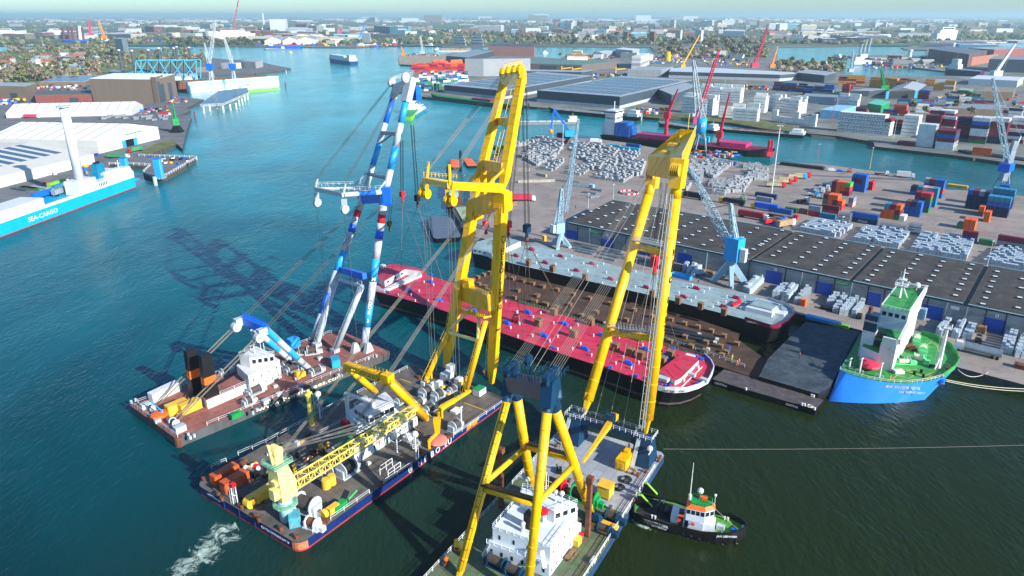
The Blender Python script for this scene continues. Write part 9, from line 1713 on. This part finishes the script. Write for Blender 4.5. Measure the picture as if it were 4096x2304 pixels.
scatter('on the right far bank',4,0,1600,330,440,34,(40,150),(25,50),(9,20),.2); scatter('in the district beyond the right basin',4,0,2576,230,320,34,(50,180),(30,60),(12,45),.1); scatter('in the right harbour district',4,1700,2576,440,500,14,(60,180),(30,60),(9,16),.1)
scatter('among the scrap yards mid right',3,560,2400,545,640,14,(16,50),(12,22),(6,12),.2); scatter('on the far pier',4,900,1600,565,650,14,(12,40),(8,16),(4,9),.2)
mb=MB()
for i in range(520):
    x=rt.uniform(-300,4400); y=rt.uniform(66,92) if rt.random()<.75 else rt.uniform(70,140); d=ray(x,y); k=-CAMH/d.z
    if k>26000 or k<2500: continue
    p=Vector((d.x*k,d.y*k,3)); s=k/5000; clu=math.exp(-((x-2150)/900)**2); hh_=rt.uniform(8,26)+(rt.random()<.15)*clu*rt.uniform(30,110)
    mb.box(p,(rt.uniform(40,140)*s,rt.uniform(30,60),hh_),0,rt.choice((0,0,1,2)))
tag(mb.build('distant_city',[M_white,M_mg,M_brown]),'hazy city skyline along the horizon','city',kind='stuff')
# trees
def leafm(key,c,var=.5): return mat(key,c,.9,var=var,scale=.25)
LM=[leafm('bare_twigs','#8d7d68'),leafm('spring_green_leaves','#737a48'),leafm('dark_green_leaves','#4b5840'),leafm('grey_brown_twigs','#75705f')]
def treemesh(seed,n=150,h=13):
    r=random.Random(seed); mb=MB(); cl=[(Vector((r.uniform(-1,1)*h*.22,r.uniform(-1,1)*h*.22,h*r.uniform(.45,.85))),h*r.uniform(.12,.2)) for _ in range(7)]
    for i in range(n):
        c,rr_=r.choice(cl); v=Vector((r.gauss(0,1),r.gauss(0,1),r.gauss(0,1))).normalized()*rr_*r.uniform(.6,1.1); p=c+v; a=Vector((r.uniform(-1,1),r.uniform(-1,1),r.uniform(-1,1))).normalized()*h*.06; b=a.cross(v.normalized() if v.length else UP).normalized()*h*.06; mb.add([p-a-b,p+a-b,p+a+b,p-a+b],[(0,1,2,3)])
    t=MB(); t.cyl((0,0,0),(0,0,h*.6),h*.022,h*.012,n=5)
    for c,rr_ in cl: t.cyl((0,0,h*.3),c,h*.012,h*.005,n=3)
    return mb,t
protos=[]
for s_ in range(3):
    mb,t=treemesh(s_); me=bpy.data.meshes.new('crown'); me.from_pydata(mb.v,[],mb.f); mt=bpy.data.meshes.new('trunk'); mt.from_pydata(t.v,[],t.f); mt.materials.append(M_wood)
    row=[]
    for m in LM: c=me.copy(); c.materials.append(m); row.append(c)
    protos.append((row,mt))
def tree(p,sc,kind,lab,grp):
    row,mt=rt.choice(protos); T=thing('tree',lab,'tree',p,grp); T.scale=(sc,sc,sc*rt.uniform(.9,1.15)); T.rotation_euler=(0,0,rt.uniform(0,6))
    for nm,me in (('crown',row[kind]),('trunk',mt)): o=bpy.data.objects.new(nm,me); COL.objects.link(o); o.parent=T
KN=['bare twiggy','spring green','dark green','grey bare']
def trees(where,t,x0,x1,y0,y1,n,sc,kinds,slope=0):
    for i in range(n):
        x=rt.uniform(x0,x1);y=rt.uniform(y0,y1)+slope*(x-x0); k=rt.choice(kinds); tree(q(t,x,y,LZ),rt.uniform(*sc),k,'%s tree %s'%(KN[k],where),'trees '+where)
trees('in the belt before the left suburb',1,0,1000,700,850,44,(1.0,1.5),(0,0,3,1),-.06); trees('in the left suburb',1,0,1300,560,690,36,(.9,1.4),(0,1,2,3)); trees('along the left river park',1,80,1150,470,550,30,(1.0,1.7),(0,3,1)); trees('on the shipyard spit',1,1400,2050,500,640,12,(1,1.5),(0,3,1))
trees('on the wooded islet',1,1690,2576,420,460,22,(1.2,2.0),(2,2,0)); trees('in the park along the far river',3,0,1450,395,455,44,(1.6,2.5),(0,3,2,1)); trees('behind the yellow crane',3,1480,2576,470,600,44,(1.6,2.6),(0,3,3,1)); trees('on the reed bank at the right',4,100,780,640,730,24,(.9,1.4),(1,0,1)); trees('along the far bank near the offices',2,1950,2576,350,400,16,(1.6,2.4),(2,0,3)); trees('around the middle solar warehouses',3,460,1100,580,620,10,(.8,1.2),(1,0)); trees('between the right containers',4,1000,2400,1000,1180,10,(.7,1.0),(1,0)); trees('at the left end of the main yard',6,2180,2350,520,800,5,(.7,.9),(2,2))
mb=MB(); rw=random.Random(5)
def blob(p,r,mi):
    vs=[];n=5
    for j,(zz,rr_) in enumerate(((0,.8),(.5,1),(1,.5))):
        for i in range(n): a=6.283*i/n+j; vs.append(p+Vector((math.cos(a)*r*rr_*rw.uniform(.7,1.2),math.sin(a)*r*rr_*rw.uniform(.7,1.2),zz*r*rw.uniform(.7,1.1))))
    fs=[(j*n+i,j*n+(i+1)%n,(j+1)*n+(i+1)%n,(j+1)*n+i) for j in range(2) for i in range(n)]+[tuple(range(2*n,3*n))]; mb.add(vs,fs,mi)
for i in range(9000):
    x=rw.uniform(-200,4300); y=66+ (rw.random()**1.5)*115; d=ray(x,y); k=-CAMH/d.z
    if k<1500 or k>30000: continue
    c=math.sin(x*.011+y*.4)+math.sin(x*.0037-y*.13)+rw.uniform(-.8,.8)
    if c<0 and y>75: continue
    p=Vector((d.x*k,d.y*k,2)); 
    if y>165 and (x<3300 and x>600 and y>178): continue
    blob(p,rw.uniform(9,15)*max(1,k/5000)**.75,rw.choice((0,1,2,2,3)))
for (t,x0,x1,y0,y1,n) in ((1,0,1000,715,840,330),(1,0,1350,560,690,260),(1,60,1150,470,545,150),(1,1400,2050,500,630,60),(1,1690,2576,425,460,110),(3,0,1450,405,450,200),(3,1480,2576,480,590,300),(4,80,780,650,735,90),(2,1950,2576,350,395,90)):
    for i in range(n): x=rw.uniform(x0,x1); p=q(t,x,rw.uniform(y0,y1)-(.05*(x-x0) if t==1 and y0==715 else 0),LZ); blob(p+UP*rw.uniform(0,4),rw.uniform(2.5,5.5)*(1 if t==1 and y0>500 else 1.6),rw.choice((0,0,3,1,2)) if t!=1 or y0!=425 else 2)
tag(mb.build('distant_woodland',LM),'far woods and tree lines merging toward the horizon','woodland',kind='stuff')
# small clutter that reads as one mass: parked cars, scrap, machines
mb=MB()
for (t,x0,x1,y0,y1,n,s) in ((3,700,1080,555,600,70,4),(3,1380,1750,570,640,90,5),(4,950,1750,590,690,150,5),(3,1850,2400,590,660,60,5),(2,1480,1850,545,560,90,4),(1,1100,1200,770,800,30,3),(1,380,900,870,910,50,4),(1,0,250,1000,1060,50,4),(3,2150,2576,870,905,50,4),(3,1250,1560,1090,1150,30,4),(3,800,1180,745,800,40,4),(4,1700,2576,960,1120,80,4),(2,1000,1500,440,470,60,8),(2,0,1000,440,465,50,8),(1,1000,1800,385,425,60,9),(1,1640,1880,975,1040,30,3),(1,1400,1700,1075,1150,30,3),(5,300,1000,620,760,26,3),(5,1600,1900,595,660,14,2),(8,0,300,950,1010,26,3),(7,1800,2300,270,330,60,3)):
    for i in range(n):
        p=q(t,rw.uniform(x0,x1),rw.uniform(y0,y1),LZ); mb.box(p,(rw.uniform(.5,1.6)*s,rw.uniform(.4,.8)*s,rw.uniform(.2,.7)*s),rw.uniform(0,180),rw.randint(0,7))
tag(mb.build('yard_clutter',[M_white,M_dgrey,M_rust,M_blue,M_yel,M_mgrey,M_red,M_black]),'scattered machines, cars and scrap heaps in the distant yards','clutter',kind='stuff')
# foam of the propeller wash and the small wakes
M_foam=bpy.data.materials.new('white_foam'); M_foam.use_nodes=True; n=M_foam.node_tree.nodes; l=M_foam.node_tree.links; b=n['Principled BSDF']; b.inputs['Base Color'].default_value=(.62,.78,.66,1); b.inputs['Roughness'].default_value=.6
g=n.new('ShaderNodeNewGeometry'); t=n.new('ShaderNodeTexNoise'); t.inputs['Scale'].default_value=.42; t.inputs['Detail'].default_value=9; t.inputs['Roughness'].default_value=.72; t.inputs['Distortion'].default_value=1.6; l.new(g.outputs['Position'],t.inputs['Vector']); va=n.new('ShaderNodeAttribute'); va.attribute_name='foam'
ad=n.new('ShaderNodeMath'); ad.operation='MULTIPLY_ADD'; l.new(va.outputs['Fac'],ad.inputs[0]); ad.inputs[1].default_value=.34; l.new(t.outputs[0],ad.inputs[2]); mr=n.new('ShaderNodeMapRange'); mr.inputs['From Min'].default_value=.70; mr.inputs['From Max'].default_value=1.0; l.new(ad.outputs[0],mr.inputs['Value']); l.new(mr.outputs[0],b.inputs['Alpha'])
def foam(path,w,lab,z=.05,inten=1.0):
    P=[q(*p,z) for p in path]; vs=[];at=[];fs=[]; N=10
    for i,p in enumerate(P):
        d=(P[min(i+1,len(P)-1)]-P[max(i-1,0)]).normalized(); s=Vector((-d.y,d.x,0)); ww=w[i]
        for j in range(N+1): k=j/N*2-1; vs.append(p+s*ww*k); at.append(max(0,(1-abs(k)**1.5))*inten*(1 if 0<i<len(P)-1 else .3 if i else .9))
    for i in range(len(P)-1):
        for j in range(N): a=i*(N+1)+j; fs.append((a,a+1,a+N+2,a+N+1))
    me=bpy.data.meshes.new('foam'); me.from_pydata(vs,[],fs); me.materials.append(M_foam); A=me.attributes.new('foam','FLOAT','POINT'); A.data.foreach_set('value',at); o=bpy.data.objects.new('foam',me); COL.objects.link(o); tag(o,lab,'foam',kind='stuff')
foam([(13,870,930),(13,740,980),(13,620,1100),(13,480,1260),(13,330,1400),(13,150,1560)],[3.5,4.5,4.5,4.5,5,6],'churned white propeller wash behind the blue barge')
foam([(13,1000,1010),(13,850,1060),(13,680,1170),(13,560,1290),(13,450,1400)],[1.5,2.5,3,3.5,4],'second strand of white wash',.06,.75)
foam([(17,60,505),(17,120,560),(17,210,600),(17,300,640)],[.6,1,.9,.6],'thin foam at the tug stern',.05,.9); foam([(2,330,532),(2,275,532)],[2,5],'wake of the cream speed boat',.05,1); foam([(2,985,655),(2,1040,668),(2,1090,690)],[3,5,7],'wake behind the sailing container vessel',.05,.8); foam([(3,680,1240),(3,760,1235)],[3,5],'wake behind the pale tanker barge',.05,1)
# air
mb=MB(); mb.prism([Vector((-42000,-300,0)),Vector((42000,-300,0)),Vector((42000,82000,0)),Vector((-42000,82000,0))],-2.5,180)
hz=bpy.data.materials.new('haze'); hz.use_nodes=True; n=hz.node_tree.nodes; n.remove(n['Principled BSDF']); pv=n.new('ShaderNodeVolumePrincipled'); pv.inputs['Color'].default_value=(.66,.93,1,1); pv.inputs['Density'].default_value=HAZE; pv.inputs['Anisotropy'].default_value=.2
hz.node_tree.links.new(pv.outputs[0],n['Material Output'].inputs['Volume']); tag(mb.build('haze',hz),'thin pale haze over the whole harbour','haze',kind='stuff')
